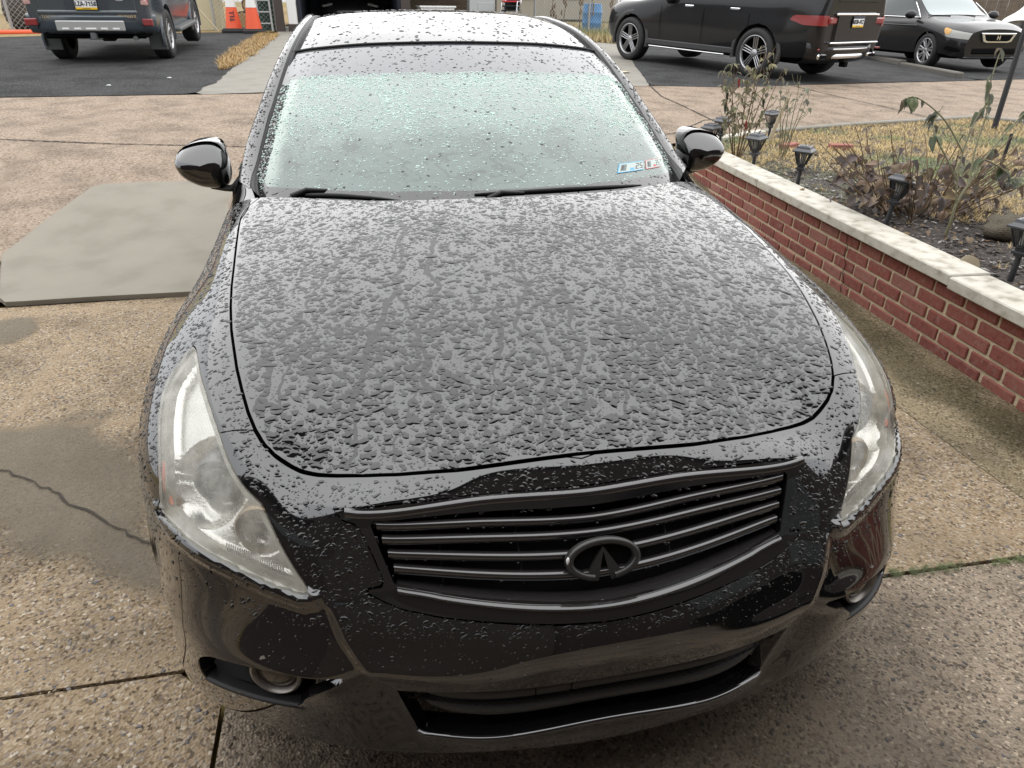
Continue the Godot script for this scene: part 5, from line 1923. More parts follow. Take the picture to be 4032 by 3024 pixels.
func solar_light(x: float, z: float, lean: Vector2, turn: float, label: String) -> void:
	var t := thing("solar_garden_light", label, "solar light", Vector3(x, bed_y(x, z), z), turn, "black solar lights along the flower bed")
	t.rotation = Vector3(lean.y, turn, lean.x)
	var p := MB.new()
	p.tube([Vector3(0, -0.08, 0), Vector3(0, 0.135, 0)], 0.0125, 12)
	for k in 6:
		var a := TAU * k / 6.0
		p.tube([Vector3(cos(a) * 0.012, -0.05, sin(a) * 0.012), Vector3(cos(a) * 0.012, 0.133, sin(a) * 0.012)], 0.0016, 4)
	obj("post", p, M.lantern, t)
	var c := MB.new()
	for e in [[0.135, 0.020, 0.020], [0.145, 0.030, 0.014], [0.158, 0.021, 0.016]]:
		c.box(Vector3(0, e[0], 0), Vector3(e[1] * 2, e[2], e[1] * 2), 0.003)
	obj("collar", c, M.lantern, t)
	for e in [[0.252, 0.104], [0.170, 0.054]]:
		var cage := MB.new()
		cage.box(Vector3(0, e[0], 0), Vector3(e[1], 0.007, e[1]), 0.002)
		obj("cage_rim", cage, M.lantern, t)
	var inner := MB.new()
	inner.box(Vector3(0, 0.211, 0), Vector3(0.03, 0.078, 0.03), 0.006)
	obj("light_core", inner, M.lantern_core, t)
	var bars := MB.new()
	for side in 4:
		var r := Basis(Vector3.UP, side * PI / 2)
		for k in 7:
			var u := k / 3.0 - 1.0
			bars.tube([r * Vector3(u * 0.0245, 0.170, 0.0245), r * Vector3(u * 0.049, 0.252, 0.049)], 0.0024 if absf(u) < 0.99 else 0.004, 5)
	var bo := obj("cage_bars", bars, M.lantern, t)
	bo.set_meta("kind", "stuff")
	var cap := MB.new()
	var rows := []
	for e in [[0.060, 0.256], [0.0655, 0.259], [0.0655, 0.266], [0.048, 0.281], [0.044, 0.294], [0.041, 0.296]]:
		rows.append([Vector3(-e[0], e[1], -e[0]), Vector3(e[0], e[1], -e[0]), Vector3(e[0], e[1], e[0]), Vector3(-e[0], e[1], e[0])])
	for i in rows.size() - 1:
		for k in 4:
			var k2 := (k + 1) % 4
			cap.flat_quad(rows[i][k], rows[i][k2], rows[i + 1][k2], rows[i + 1][k], (rows[i][k] + rows[i][k2]) * Vector3(1, 0, 1) + Vector3(0, 0.03, 0))
	cap.flat_quad(rows[5][0], rows[5][1], rows[5][2], rows[5][3], Vector3.UP)
	obj("cap", cap, M.lantern_cap, t)
	var panel := MB.new()
	panel.box(Vector3(0, 0.2975, 0), Vector3(0.058, 0.003, 0.058), 0.0008)
	obj("solar_panel", panel, M.solar, t)

func stem_path(a: Vector3, b: Vector3, bend: float, n: int, rg: RandomNumberGenerator) -> Array:
	var o := []
	var side := Vector3(rg.randf_range(-1, 1), 0, rg.randf_range(-1, 1)) * bend
	for i in n + 1:
		var t := float(i) / n
		o.append(a.lerp(b, t) + side * sin(t * PI) + Vector3(rg.randf_range(-1, 1), 0, rg.randf_range(-1, 1)) * bend * 0.15)
	return o

func garden() -> void:
	M.lantern = mat(Color(0.035, 0.037, 0.042), 0.45)
	M.lantern_cap = mat(Color(0.085, 0.088, 0.095), 0.35)
	M.lantern_core = mat(Color(0.45, 0.44, 0.40), 0.4)
	M.solar = mat(Color(0.10, 0.105, 0.115), 0.12)
	M.twig = mat(Color(0.16, 0.105, 0.055), 0.8)
	M.green_twig = mat(Color(0.20, 0.19, 0.11), 0.7)
	var rg := RandomNumberGenerator.new()
	rg.seed = 51
	# soil and lawn
	var wall_x := func(z: float) -> float: return 2.3 + 0.0612 * (-1.25 - z) + 0.15
	var rows := []
	var zs := []
	for k in 61: zs.append(lerpf(3.0, -7.9, k / 60.0))
	for z in zs:
		var row := []
		for k in 49:
			var x := lerpf(wall_x.call(z), 9.0, k / 48.0)
			row.append(Vector3(x, bed_y(x, z) + 0.012 * sin(x * 9.0 + z * 3.0) * sin(z * 7.0 + 1.3 * x), z))
		rows.append(row)
	var s := Sheet.new()
	s.nr = 61; s.nc = 49
	for r in rows:
		for p in r: s.P.append(p); s.N.append(Vector3.UP)
	s.renormal()
	var edge := PackedVector2Array([Vector2(2.2, 3.0), Vector2(2.42, -4.6), Vector2(2.62, -5.5), Vector2(3.2, -6.12), Vector2(3.93, -6.53), Vector2(5.32, -6.98), Vector2(7.55, -7.52), Vector2(8.6, -4.0), Vector2(8.9, 3.0)])
	var bed := s.field(edge, top)
	struct("soil", s.cut([bed], 0.0, 0.1), M.soil, "dark mulched soil of the flower bed behind the brick wall")
	# pale kerb along the lane end of the bed
	var kp := [Vector3(2.56, 0, -5.45), Vector3(3.2, 0, -6.12), Vector3(3.93, 0, -6.53), Vector3(5.32, 0, -6.98), Vector3(7.55, 0, -7.52), Vector3(8.6, 0, -4.6)]
	for i in kp.size() - 1:
		var k := MB.new()
		var a: Vector3 = kp[i]
		var b: Vector3 = kp[i + 1]
		var d := (b - a).normalized()
		var m := (a + b) * 0.5
		var ya := bed_y(a.x, a.z) + 0.01
		var yb := bed_y(b.x, b.z) + 0.01
		var along := Vector3(b.x - a.x, yb - ya, b.z - a.z)
		var xb := along.normalized()
		var zb := xb.cross(Vector3.UP).normalized()
		k.box(Vector3.ZERO, Vector3(along.length() - 0.01, 0.16, 0.10), 0.012, Transform3D(Basis(xb, zb.cross(xb), zb), Vector3(m.x, (ya + yb) * 0.5 - 0.05, m.z)))
		var o := obj("kerb_stone", k, M.coping if i < 2 else M.path)
		tag(o, ["short pale kerb stone where the brick wall meets the lane", "white kerb stone beside the pepper plant", "grey kerb running along the lane edge of the bed", "long grey kerb stone reaching the bed's far corner", "grey kerb on the far right side of the bed, by the black pole"][i], "kerb")
		o.set_meta("kind", "structure")
	# grass: straw and green tufts
	var blade := MB.new()
	for k in 11:
		var a := rg.randf() * TAU
		var l := rg.randf_range(0.03, 0.065)
		var lean := rg.randf_range(0.3, 1.3)
		var b0 := Vector3(rg.randf_range(-0.02, 0.02), -0.004, rg.randf_range(-0.02, 0.02))
		var d := Vector3(cos(a) * lean, 1.0, sin(a) * lean).normalized()
		var w := Vector3(-sin(a), 0, cos(a)) * 0.0011
		var mid := b0 + d * l * 0.55
		var tip := b0 + d * l + Vector3(cos(a), -0.55, sin(a)) * l * 0.35
		var i0 := blade.add(b0 - w, Vector3.UP)
		var i1 := blade.add(b0 + w, Vector3.UP)
		var i2 := blade.add(mid + w, Vector3.UP)
		var i3 := blade.add(mid - w, Vector3.UP)
		var i4 := blade.add(tip, Vector3.UP)
		blade.quad(i0, i1, i2, i3)
		blade.tri(i3, i2, i4)
	var gm := blade.mesh()
	var xs := []
	var cs := []
	var nz := FastNoiseLite.new()
	nz.seed = 3
	nz.frequency = 0.55
	for k in 22000:
		var z := rg.randf_range(-7.6, 0.5)
		var x := rg.randf_range(2.5, 8.8)
		if not Geometry2D.is_point_in_polygon(Vector2(x, z), edge): continue
		var from_wall: float = x - wall_x.call(z)
		var soil := smoothstep(0.95, 0.55, from_wall + 0.4 * nz.get_noise_2d(x * 2.0, z * 2.0)) * smoothstep(-4.9, -4.2, z)
		if rg.randf() < soil * 0.985: continue
		var g := nz.get_noise_2d(x, z)
		var green := smoothstep(0.12, 0.42, g + rg.randf_range(-0.15, 0.15))
		var c := Color(0.50, 0.36, 0.15).lerp(Color(0.16, 0.20, 0.06), green)
		c = c * rg.randf_range(0.6, 1.25)
		var sc := rg.randf_range(0.7, 1.35)
		xs.append(Transform3D(Basis(Vector3.UP, rg.randf() * TAU).scaled(Vector3(sc, sc * rg.randf_range(0.6, 1.1), sc)), Vector3(x, bed_y(x, z) + 0.004, z)))
		cs.append(c)
	M.grass = leaf_mat(Color(1, 1, 1), 0.35)
	M.grass.vertex_color_use_as_albedo = true
	var gr := stuff("grass", gm, xs, cs, M.grass, "straw-yellow winter grass with green patches in the flower bed", "grass")
	# low mat of moss and weeds by the wall's far end
	xs = []; cs = []
	for k in 2600:
		var z := rg.randf_range(-5.6, -3.3)
		var x: float = wall_x.call(z) + pow(rg.randf(), 1.3) * 0.8 + 0.04
		if nz.get_noise_2d(x * 3.0, z * 3.0) < -0.12: continue
		xs.append(Transform3D(Basis(Vector3.UP, rg.randf() * TAU).scaled(Vector3(0.7, 0.28, 0.7)), Vector3(x, bed_y(x, z) + 0.002, z)))
		cs.append(Color(0.11, 0.115, 0.05) * rg.randf_range(0.6, 1.4))
	stuff("ground_cover", gm, xs, cs, M.grass, "low olive-green ground cover by the far end of the brick wall", "ground cover")
	# chips of mulch and straw on the soil
	var chip := MB.new()
	chip.blob(Vector3.ZERO, Vector3(0.016, 0.004, 0.007), 7, 4, 0.25, 5)
	xs = []; cs = []
	for k in 3800:
		var z := rg.randf_range(-5.3, 0.6)
		var x: float = wall_x.call(z) + rg.randf() * 1.0 + 0.02
		xs.append(Transform3D(Basis.from_euler(Vector3(rg.randf_range(-0.4, 0.4), rg.randf() * TAU, rg.randf_range(-0.4, 0.4))).scaled(Vector3.ONE * rg.randf_range(0.5, 1.2)), Vector3(x, bed_y(x, z) + 0.006, z)))
		cs.append([Color(0.05, 0.04, 0.035), Color(0.10, 0.085, 0.075), Color(0.34, 0.32, 0.30), Color(0.03, 0.025, 0.02), Color(0.16, 0.11, 0.06)][rg.randi() % 5] * rg.randf_range(0.7, 1.3))
	M.chip = mat(Color(1, 1, 1), 0.8)
	M.chip.vertex_color_use_as_albedo = true
	stuff("mulch", chip.mesh(), xs, cs, M.chip, "dark and frosty grey mulch chips along the brick wall", "mulch")
	# solar lights
	var spots := [[2.56, -1.76, 0.0, 0.0, 0.35, "nearest black solar garden light, at the right edge by the mulch"], [2.585, -2.70, -0.24, 0.05, 0.6, "solar garden light leaning right in front of the withered brown shrub"], [2.645, -3.74, 0.0, 0.02, 0.75, "upright solar garden light left of the withered brown shrub"], [2.66, -4.40, 0.05, 0.0, 0.5, "solar garden light in the ground cover just right of the door mirror"], [2.58, -5.05, 0.0, 0.0, 0.55, "solar garden light half hidden behind the door mirror"], [2.92, -5.52, 0.0, 0.0, 0.4, "thin solar garden light in front of the pepper plant's stems"], [3.73, -6.05, 0.03, 0.0, 0.3, "farthest solar garden light, with a pale strip leaning on it"]]
	for p in spots: solar_light(p[0], p[1], Vector2(p[2], p[3]), p[4], p[5])
	# withered hydrangea
	var hy := thing("withered_shrub", "low withered shrub with curled brown and purplish leaves on bare stems", "shrub", Vector3(3.0, bed_y(3.0, -2.95), -2.95))
	var lv := []
	for k in 6: lv.append(leaf(0.078, 0.050, 0.040, [0.5, -0.4, 0.9, 0.3, -0.7, 0.7][k], 300 + k))
	var lm := [leaf_mat(Color(0.11, 0.066, 0.042)), leaf_mat(Color(0.16, 0.096, 0.052)), leaf_mat(Color(0.09, 0.06, 0.056)), leaf_mat(Color(0.15, 0.10, 0.05)), leaf_mat(Color(0.10, 0.075, 0.07)), leaf_mat(Color(0.18, 0.125, 0.05))]
	var n_leaf := 0
	for k in 74:
		var a := rg.randf() * TAU
		var r0 := rg.randf() * 0.22
		var out := sqrt(rg.randf()) * 0.50
		var h := rg.randf_range(0.26, 0.56) * (1.0 - 0.5 * out)
		var p0 := Vector3(cos(a) * r0 * 1.3, -0.02, sin(a) * r0)
		var p1 := Vector3(cos(a) * (r0 + out) * 1.15, h, sin(a) * (r0 + out) * 0.85)
		var path := stem_path(p0, p1, 0.03, 5, rg)
		var st := MB.new()
		st.tube(path, [0.0045, 0.004, 0.0036, 0.003, 0.0026, 0.002], 5)
		obj("stem", st, M.twig, hy)
		for j in 4:
			if n_leaf >= 296: break
			var t := rg.randf_range(0.35, 1.0)
			var q: Vector3 = path[mini(int(t * 5.0), 5)]
			var aa := rg.randf() * TAU
			put_leaf(hy, lv, lm, q, Vector3(cos(aa), rg.randf_range(-0.9, 0.35), sin(aa)), rg.randf_range(-1.0, 1.0), rg.randf_range(0.6, 1.35), rg)
			n_leaf += 1
	# fallen leaves between the shrub and the coping
	for k in 26:
		var z := rg.randf_range(-3.5, -2.2)
		var x: float = wall_x.call(z) + rg.randf_range(-0.10, 0.35)
		var y := bed_y(x, z) + 0.012
		if x < wall_x.call(z) + 0.02: y = 0.424
		var o := obj("fallen_leaf", lv[k % 6], lm[(k * 5 + 3) % 6])
		o.transform = Transform3D(Basis.from_euler(Vector3(rg.randf_range(-0.2, 0.2), rg.randf() * TAU, rg.randf_range(-0.3, 0.3))).scaled(Vector3.ONE * rg.randf_range(0.55, 1.0)), Vector3(x, y + 0.01, z))
		tag(o, "curled brown leaf fallen beside the withered shrub", "leaf", "brown leaves fallen by the shrub")
	# pepper plant by the lane
	pepper_plant(Vector3(2.86, 0, -5.05), 0.98, 9, 285, "tall pepper plant with thin bare stems, drooping leaves and a red pepper", 61, [Color(0.14, 0.14, 0.045), Color(0.19, 0.175, 0.07), Color(0.10, 0.115, 0.035), Color(0.22, 0.18, 0.085)], 0.056, true)
	pepper_plant(Vector3(3.36, 0, -5.15), 0.80, 6, 34, "slender pale-stemmed plant with a few grey-green leaves, right of the pepper plant", 62, [Color(0.12, 0.14, 0.07), Color(0.18, 0.20, 0.13), Color(0.09, 0.11, 0.05)], 0.06, false)
	# rose with crooked thorny stems
	rose(rg)
	# oddments
	var strip := MB.new()
	strip.box(Vector3(0, 0.22, 0), Vector3(0.05, 0.46, 0.012), 0.003)
	var so := obj("plastic_strip", strip, M.cream)
	so.position = Vector3(3.63, bed_y(3.63, -5.88), -5.88)
	so.rotation = Vector3(0.1, 0.35, -0.30)
	tag(so, "cream plastic strip leaning against the farthest solar light", "strip")
	var nb := 0
	for b in [[3.66, -5.55, 0.5], [4.15, -5.45, -0.2]]:
		var mb := MB.new()
		mb.box(Vector3(0, 0.022, 0), Vector3(0.21, 0.055, 0.095), 0.006)
		var o := obj("loose_brick", mb, M.bricks[1])
		o.position = Vector3(b[0], bed_y(b[0], b[1]), b[1])
		o.rotation.y = b[2]
		tag(o, ["loose red brick in the grass at the foot of the cream strip", "loose red brick in the grass right of the slender plant"][nb], "brick")
		nb += 1
	var rock := MB.new()
	rock.blob(Vector3(0, 0.05, 0), Vector3(0.15, 0.085, 0.11), 14, 9, 0.16, 8)
	var ro := obj("rock", rock, M.rock)
	ro.position = Vector3(3.12, bed_y(3.12, -2.35), -2.38)
	tag(ro, "brown garden rock at the foot of the grass, right of the withered shrub", "rock")
	var shard := MB.new()
	shard.extrude(smooth_loop([Vector2(-0.05, 0), Vector2(0.05, -0.005), Vector2(0.045, 0.05), Vector2(-0.01, 0.062)], 4), 0.006, 0.0, Transform3D.IDENTITY)
	var sho := obj("tile_shard", shard, M.cream)
	sho.position = Vector3(2.51, bed_y(2.51, -1.98) - 0.005, -1.98)
	sho.rotation = Vector3(-0.2, -0.6, 0)
	tag(sho, "small tan tile shard standing just behind the stone coping", "shard")
	var pole := MB.new()
	pole.tube([Vector3(0, -0.1, 0), Vector3(0, 1.1, 0), Vector3(0, 2.3, 0)], 0.030, 14)
	var po := obj("black_pole", pole, M.lantern)
	po.position = Vector3(6.95, bed_y(6.95, -6.55), -6.6)
	tag(po, "tall black pole at the right edge, standing in the bed's far corner", "pole")
	var stake := MB.new()
	stake.tube([Vector3(0, -0.05, 0), Vector3(0.01, 0.30, 0)], 0.012, 8)
	var sto := obj("garden_stake", stake, M.lantern)
	sto.position = Vector3(4.62, bed_y(4.62, -4.05), -4.05)
	tag(sto, "short black stake in the straw grass at the right edge", "stake")
	# weeds in the driveway joint
	xs = []; cs = []
	for k in 420:
		var x := rg.randf_range(1.02, 2.2)
		var dens := smoothstep(1.0, 1.15, x) * (1.0 if x < 1.3 or x > 1.42 else 0.3)
		if rg.randf() > dens: continue
		xs.append(Transform3D(Basis(Vector3.UP, rg.randf() * TAU).scaled(Vector3.ONE * rg.randf_range(0.15, 0.36)), Vector3(x, 0.002, -0.485 + 0.045 * (x - 1.0) + rg.randf_range(-0.016, 0.016))))
		cs.append(Color(0.10, 0.13, 0.035) * rg.randf_range(0.6, 1.5))
	stuff("weeds", gm, xs, cs, M.grass, "tiny green weeds and moss in the driveway joint right of the bumper", "weeds")
	# pebbles set proud in the nearest concrete
	var peb := []
	for k in 3:
		var mb := MB.new()
		mb.blob(Vector3.ZERO, Vector3(1.0, 0.5, [0.7, 0.55, 0.85][k]), 8, 5, 0.12, 20 + k)
		peb.append(mb.mesh())
	var px := [[], [], []]
	var pcol := [[], [], []]
	for k in 34000:
		var x := rg.randf_range(-2.6, 2.25)
		var z := 0.7 - pow(rg.randf(), 1.25) * 4.0
		if z < -3.2 or (absf(x) < 0.75 and z < -0.35): continue
		var wet := z > -0.5 and x > -0.83
		if absf(z + 0.5) < 0.012 or (z > -0.5 and absf(x + 0.83) < 0.012): continue
		if Geometry2D.is_point_in_polygon(Vector2(x, z), PackedVector2Array([Vector2(-1.95, -1.9), Vector2(-1.56, -1.92), Vector2(-1.22, -1.36), Vector2(-1.02, -0.83), Vector2(-1.45, -1.15), Vector2(-1.95, -1.42)])): continue
		if z < -0.5 and x > 1.8 and rg.randf() < 0.75: continue
		var r := lerpf(0.0022, 0.0085, pow(rg.randf(), 3.0))
		var c: Color = [Color(0.34, 0.27, 0.19), Color(0.22, 0.165, 0.11), Color(0.44, 0.38, 0.30), Color(0.13, 0.115, 0.11), Color(0.27, 0.18, 0.125), Color(0.36, 0.3, 0.22), Color(0.09, 0.085, 0.09)][rg.randi() % 7]
		if wet: c = c * (0.28 if rg.randf() < 0.86 else 0.95)
		else: c = c * 0.95
		var i := k % 3
		px[i].append(Transform3D(Basis.from_euler(Vector3(0, rg.randf() * TAU, 0)).scaled(Vector3(r, r * 0.55, r)), Vector3(x, 0.0003, z)))
		pcol[i].append(c)
	M.pebble = mat(Color(1, 1, 1), 0.45)
	M.pebble.vertex_color_use_as_albedo = true
	for k in 3: stuff("pebbles", peb[k], px[k], pcol[k], M.pebble, ["rounded pebbles set in the driveway concrete round the car", "narrow pebbles set in the driveway concrete round the car", "broad pebbles set in the driveway concrete round the car"][k], "pebbles")

func pepper_plant(at: Vector3, h: float, n_stem: int, n_leaf: int, label: String, sd: int, cols: Array, size: float, fruit: bool) -> void:
	var rg := RandomNumberGenerator.new()
	rg.seed = sd
	var t := thing("pepper_plant" if fruit else "slender_plant", label, "plant", Vector3(at.x, bed_y(at.x, at.z), at.z))
	var lv := []
	for k in 5: lv.append(leaf(size, size * 0.5, size * 0.45, [0.6, 0.3, -0.4, 0.9, 0.5][k], sd * 10 + k))
	var lm := []
	for c in cols: lm.append(leaf_mat(c, 0.4))
	var tips := []
	for k in n_stem:
		var a := TAU * k / n_stem + rg.randf_range(-0.3, 0.3)
		var sp := rg.randf_range(0.08, 0.30) * h
		var path := stem_path(Vector3(cos(a) * 0.02, -0.02, sin(a) * 0.02), Vector3(cos(a) * sp, h * rg.randf_range(0.62, 1.0), sin(a) * sp * 0.8), 0.035, 7, rg)
		var mb := MB.new()
		mb.tube(path, [0.0055, 0.005, 0.0045, 0.004, 0.0034, 0.0028, 0.0022, 0.0016], 5)
		var so := obj("stem", mb, M.twig if fruit else M.green_twig, t)
		for j in (7 if fruit else 3):
			var q: Vector3 = path[rg.randi_range(2, 6)]
			var b := rg.randf() * TAU
			var tw := [q, q + Vector3(cos(b) * 0.06, 0.05, sin(b) * 0.06), q + Vector3(cos(b) * 0.085, 0.11, sin(b) * 0.085)]
			var m2 := MB.new()
			m2.tube(tw, [0.0028, 0.0022, 0.0015], 4)
			obj("twig", m2, M.twig if fruit else M.green_twig, so)
			tips.append_array([tw[1], tw[2]])
		tips.append_array([path[5], path[6], path[7]])
		if fruit: tips.append_array([path[4], path[3]])
	for k in n_leaf:
		var q: Vector3 = tips[rg.randi() % tips.size()]
		var a := rg.randf() * TAU
		put_leaf(t, lv, lm, q, Vector3(cos(a), rg.randf_range(-1.3, 0.1), sin(a)), rg.randf_range(-0.9, 0.9), rg.randf_range(0.5, 1.25), rg)
	if fruit:
		for f in [[-0.14, 0.66, 0.10, true], [-0.05, 0.34, 0.16, true], [-0.2, 0.55, 0.05, false], [-0.22, 0.46, 0.08, false], [0.1, 0.5, 0.12, false]]:
			var mb := MB.new()
			mb.tube([Vector3(f[0], f[1], f[2]), Vector3(f[0], f[1] - 0.02, f[2]), Vector3(f[0] + 0.004, f[1] - 0.05, f[2]), Vector3(f[0] + 0.008, f[1] - 0.075, f[2])], [0.006, 0.011, 0.008, 0.002], 8)
			obj("red_pepper" if f[3] else "dark_pepper", mb, M.red if f[3] else leaf_mat(Color(0.02, 0.03, 0.015)), t)

func rose(rg: RandomNumberGenerator) -> void:
	var at := Vector3(2.78, bed_y(2.78, -2.45), -2.45)
	var t := thing("rose_bush", "sparse rose bush with long crooked thorny stems and a few hanging green leaves", "plant", at)
	var stems := [
		[Vector3(0, -0.03, 0), Vector3(0.01, 0.09, 0.0), Vector3(0.03, 0.18, -0.02), Vector3(0.10, 0.28, -0.05), Vector3(0.20, 0.40, -0.1), Vector3(0.34, 0.52, -0.16), Vector3(0.50, 0.63, -0.22), Vector3(0.66, 0.70, -0.25)],
		[Vector3(0.03, 0.18, -0.02), Vector3(0.02, 0.30, -0.05), Vector3(0.05, 0.44, -0.10), Vector3(0.12, 0.58, -0.16), Vector3(0.20, 0.70, -0.2), Vector3(0.19, 0.80, -0.24)],
		[Vector3(0.02, 0.30, -0.05), Vector3(-0.05, 0.42, -0.1), Vector3(-0.10, 0.52, -0.16), Vector3(-0.08, 0.58, -0.22), Vector3(0.0, 0.66, -0.28)],
		[Vector3(0.10, 0.28, -0.05), Vector3(0.16, 0.46, -0.14), Vector3(0.24, 0.62, -0.22), Vector3(0.28, 0.78, -0.3), Vector3(0.34, 0.94, -0.36)],
		[Vector3(0.05, 0.44, -0.1), Vector3(-0.04, 0.60, -0.2), Vector3(-0.16, 0.70, -0.3), Vector3(-0.22, 0.68, -0.34)],
		[Vector3(0.20, 0.40, -0.1), Vector3(0.28, 0.36, -0.05), Vector3(0.33, 0.30, 0.0)]]
	var lv := []
	for k in 4: lv.append(leaf(0.085, 0.045, 0.04, [0.5, 0.8, -0.3, 0.6][k], 500 + k))
	var lm := [leaf_mat(Color(0.07, 0.10, 0.03), 0.4), leaf_mat(Color(0.11, 0.13, 0.045), 0.4), leaf_mat(Color(0.045, 0.07, 0.025), 0.4), leaf_mat(Color(0.14, 0.10, 0.05), 0.3)]
	for i in stems.size():
		var c := curve3(stems[i], 5)
		var rr := []
		for k in c.size(): rr.append(lerpf(0.009 if i == 0 else 0.0055, 0.0022, float(k) / c.size()))
		var mb := MB.new()
		mb.tube(c, rr, 6)
		for k in range(2, c.size() - 1):
			var a := rg.randf() * TAU
			mb.tube([c[k], c[k] + Vector3(cos(a), 0.3, sin(a)) * 0.013], [0.0022, 0.0004], 4)
		obj("stem", mb, M.green_twig, t)
		for k in 9:
			var q: Vector3 = c[rg.randi_range(c.size() / 2, c.size() - 1)]
			var a := rg.randf() * TAU
			put_leaf(t, lv, lm, q, Vector3(cos(a), rg.randf_range(-1.6, -0.2), sin(a)), rg.randf_range(-0.6, 0.6), rg.randf_range(0.45, 1.1), rg)

func behind() -> void:
	# the house that the photographer stands in front of: seen only as the dark shape mirrored in the nose of the car
	var t := thing("brick_house", "dark brown brick house behind the viewer, mirrored in the nose of the car", "house", Vector3(0.3, 0, 2.75))
	var w := MB.new()
	w.box(Vector3(-1.0, 3.7, 0.15), Vector3(19.0, 7.4, 0.3), 0.0)
	w.box(Vector3(-6.35, 3.6, 4.3), Vector3(0.3, 7.2, 8.0), 0.0)
	w.box(Vector3(6.35, 3.6, 4.3), Vector3(0.3, 7.2, 8.0), 0.0)
	obj("wall", w, M.house_wall, t)
	var r := MB.new()
	r.flat_quad(Vector3(-5.9, 5.4, -0.5), Vector3(0, 8.2, -0.5), Vector3(0, 8.0, 8.6), Vector3(-5.9, 5.2, 8.6), Vector3(-0.4, 1, 0))
	r.flat_quad(Vector3(5.9, 5.4, -0.5), Vector3(0, 8.2, -0.5), Vector3(0, 8.0, 8.6), Vector3(5.9, 5.2, 8.6), Vector3(0.4, 1, 0))
	obj("roof", r, M.roof_dark, t)
	var g := MB.new()
	g.extrude(PackedVector2Array([Vector2(-6.5, 7.3), Vector2(6.5, 7.3), Vector2(0, 9.5)]), 0.2, 0.0, Transform3D(Basis.IDENTITY, Vector3(0, 0, 0.02)))
	obj("gable", g, M.house_wall, t)
	for p in [[-2.6, 3.9, 1.3, 1.4], [2.6, 3.9, 1.3, 1.4], [2.9, 1.5, 1.7, 1.3]]:
		var f := MB.new()
		f.box(Vector3(p[0], p[1], -0.02), Vector3(p[2], p[3], 0.08), 0.01)
		var fo := obj("window", f, M.mud_frame, t)
		for i in 2:
			for j in 2:
				var q := MB.new()
				q.box(Vector3(p[0] + (i - 0.5) * p[2] * 0.48, p[1] + (j - 0.5) * p[3] * 0.48, -0.055), Vector3(p[2] * 0.44, p[3] * 0.44, 0.02), 0.0)
				obj("pane", q, M.glass, fo)
	var d := MB.new()
	d.box(Vector3(-1.6, 1.15, -0.03), Vector3(2.5, 2.3, 0.08), 0.01)
	obj("garage_door", d, M.brown_door, t)

func loft(stations: Array, per := 6) -> Sheet:
	# a car body from half sections: sill, side, shoulder, waist, pillar, roof edge, roof centre
	var net := []
	for s in stations:
		var row := []
		var h: Array = s[1]
		for k in h.size(): row.append(Vector3(-h[k].x, h[k].y, s[0]))
		for k in range(h.size() - 2, -1, -1): row.append(Vector3(h[k].x, h[k].y, s[0]))
		net.append(row)
	var ts := PackedFloat32Array()
	for k in (stations.size() - 1) * per + 1: ts.append(float(k) / per)
	var cs := PackedFloat32Array()
	for k in (net[0].size() - 1) * per + 1: cs.append(float(k) / per)
	var sh := Sheet.new()
	sh.build(net, ts, cs, Vector3.UP)
	return sh
func end_cap(sh: Sheet, m: Material, parent: Node) -> void:
	# closes the tail of a lofted body
	for e in [[0, 1.0, "tail_panel"], [sh.nr - 1, -1.0, "nose_panel"]]:
		var mb := MB.new()
		var c := Vector3.ZERO
		for k in sh.nc: c += sh.P[e[0] * sh.nc + k]
		c /= sh.nc
		var n := (sh.P[e[0] * sh.nc + sh.nc / 2] - sh.P[absi(e[0] - 1) * sh.nc + sh.nc / 2])
		n = Vector3(0, 0, signf(n.z))
		for k in sh.nc: mb.flat_tri(c, sh.P[e[0] * sh.nc + k], sh.P[e[0] * sh.nc + (k + 1) % sh.nc], n)
		obj(e[2], mb, m, parent)
func arch_field(sh: Sheet, axles: Array, y: float, r: float) -> PackedFloat32Array:
	var f := PackedFloat32Array()
	for p in sh.P:
		var d := 1.0
		if absf(p.x) > 0.45 and p.y < 1.1:
			for z in axles: d = minf(d, Vector2(p.z - z, p.y - y).length() - r)
		f.append(d)
	return f
func side_patch(called: String, sh: Sheet, poly: Array, s: float, off: float, m: Material, parent: Node) -> MeshInstance3D:
	var keep := PackedByteArray()
	keep.resize(sh.P.size())
	for i in sh.P.size(): keep[i] = 1 if sh.P[i].x * s > 0.3 else 0
	return obj(called, sh.cut([sh.field(PackedVector2Array(poly), sideon, keep)], off, 0.004), m, parent)
func arch_trim(z: float, y: float, r: float, x: float, s: float, m: Material, parent: Node) -> void:
	var rows := []
	for k in 25:
		var a := lerpf(-0.25, PI + 0.25, k / 24.0)
		var c := Vector3(0, y + sin(a) * r, z + cos(a) * r)
		var o := Vector3(0, sin(a), cos(a))
		rows.append([c + Vector3(s * (x - 0.10), 0, 0), c + Vector3(s * x, 0, 0), c + o * 0.02 + Vector3(s * (x + 0.012), 0, 0), c + o * 0.075 + Vector3(s * (x + 0.006), 0, 0), c + o * 0.085 + Vector3(s * (x - 0.03), 0, 0)])
	var mb := MB.new()
	mb.sheet(rows)
	obj("arch_trim", mb, m, parent)
func box_part(called: String, c: Vector3, s: Vector3, ch: float, m: Material, parent: Node, rot := Vector3.ZERO) -> MeshInstance3D:
	var mb := MB.new()
	mb.box(Vector3.ZERO, s, ch)
	var o := obj(called, mb, m, parent)
	o.position = c
	o.rotation = rot
	return o
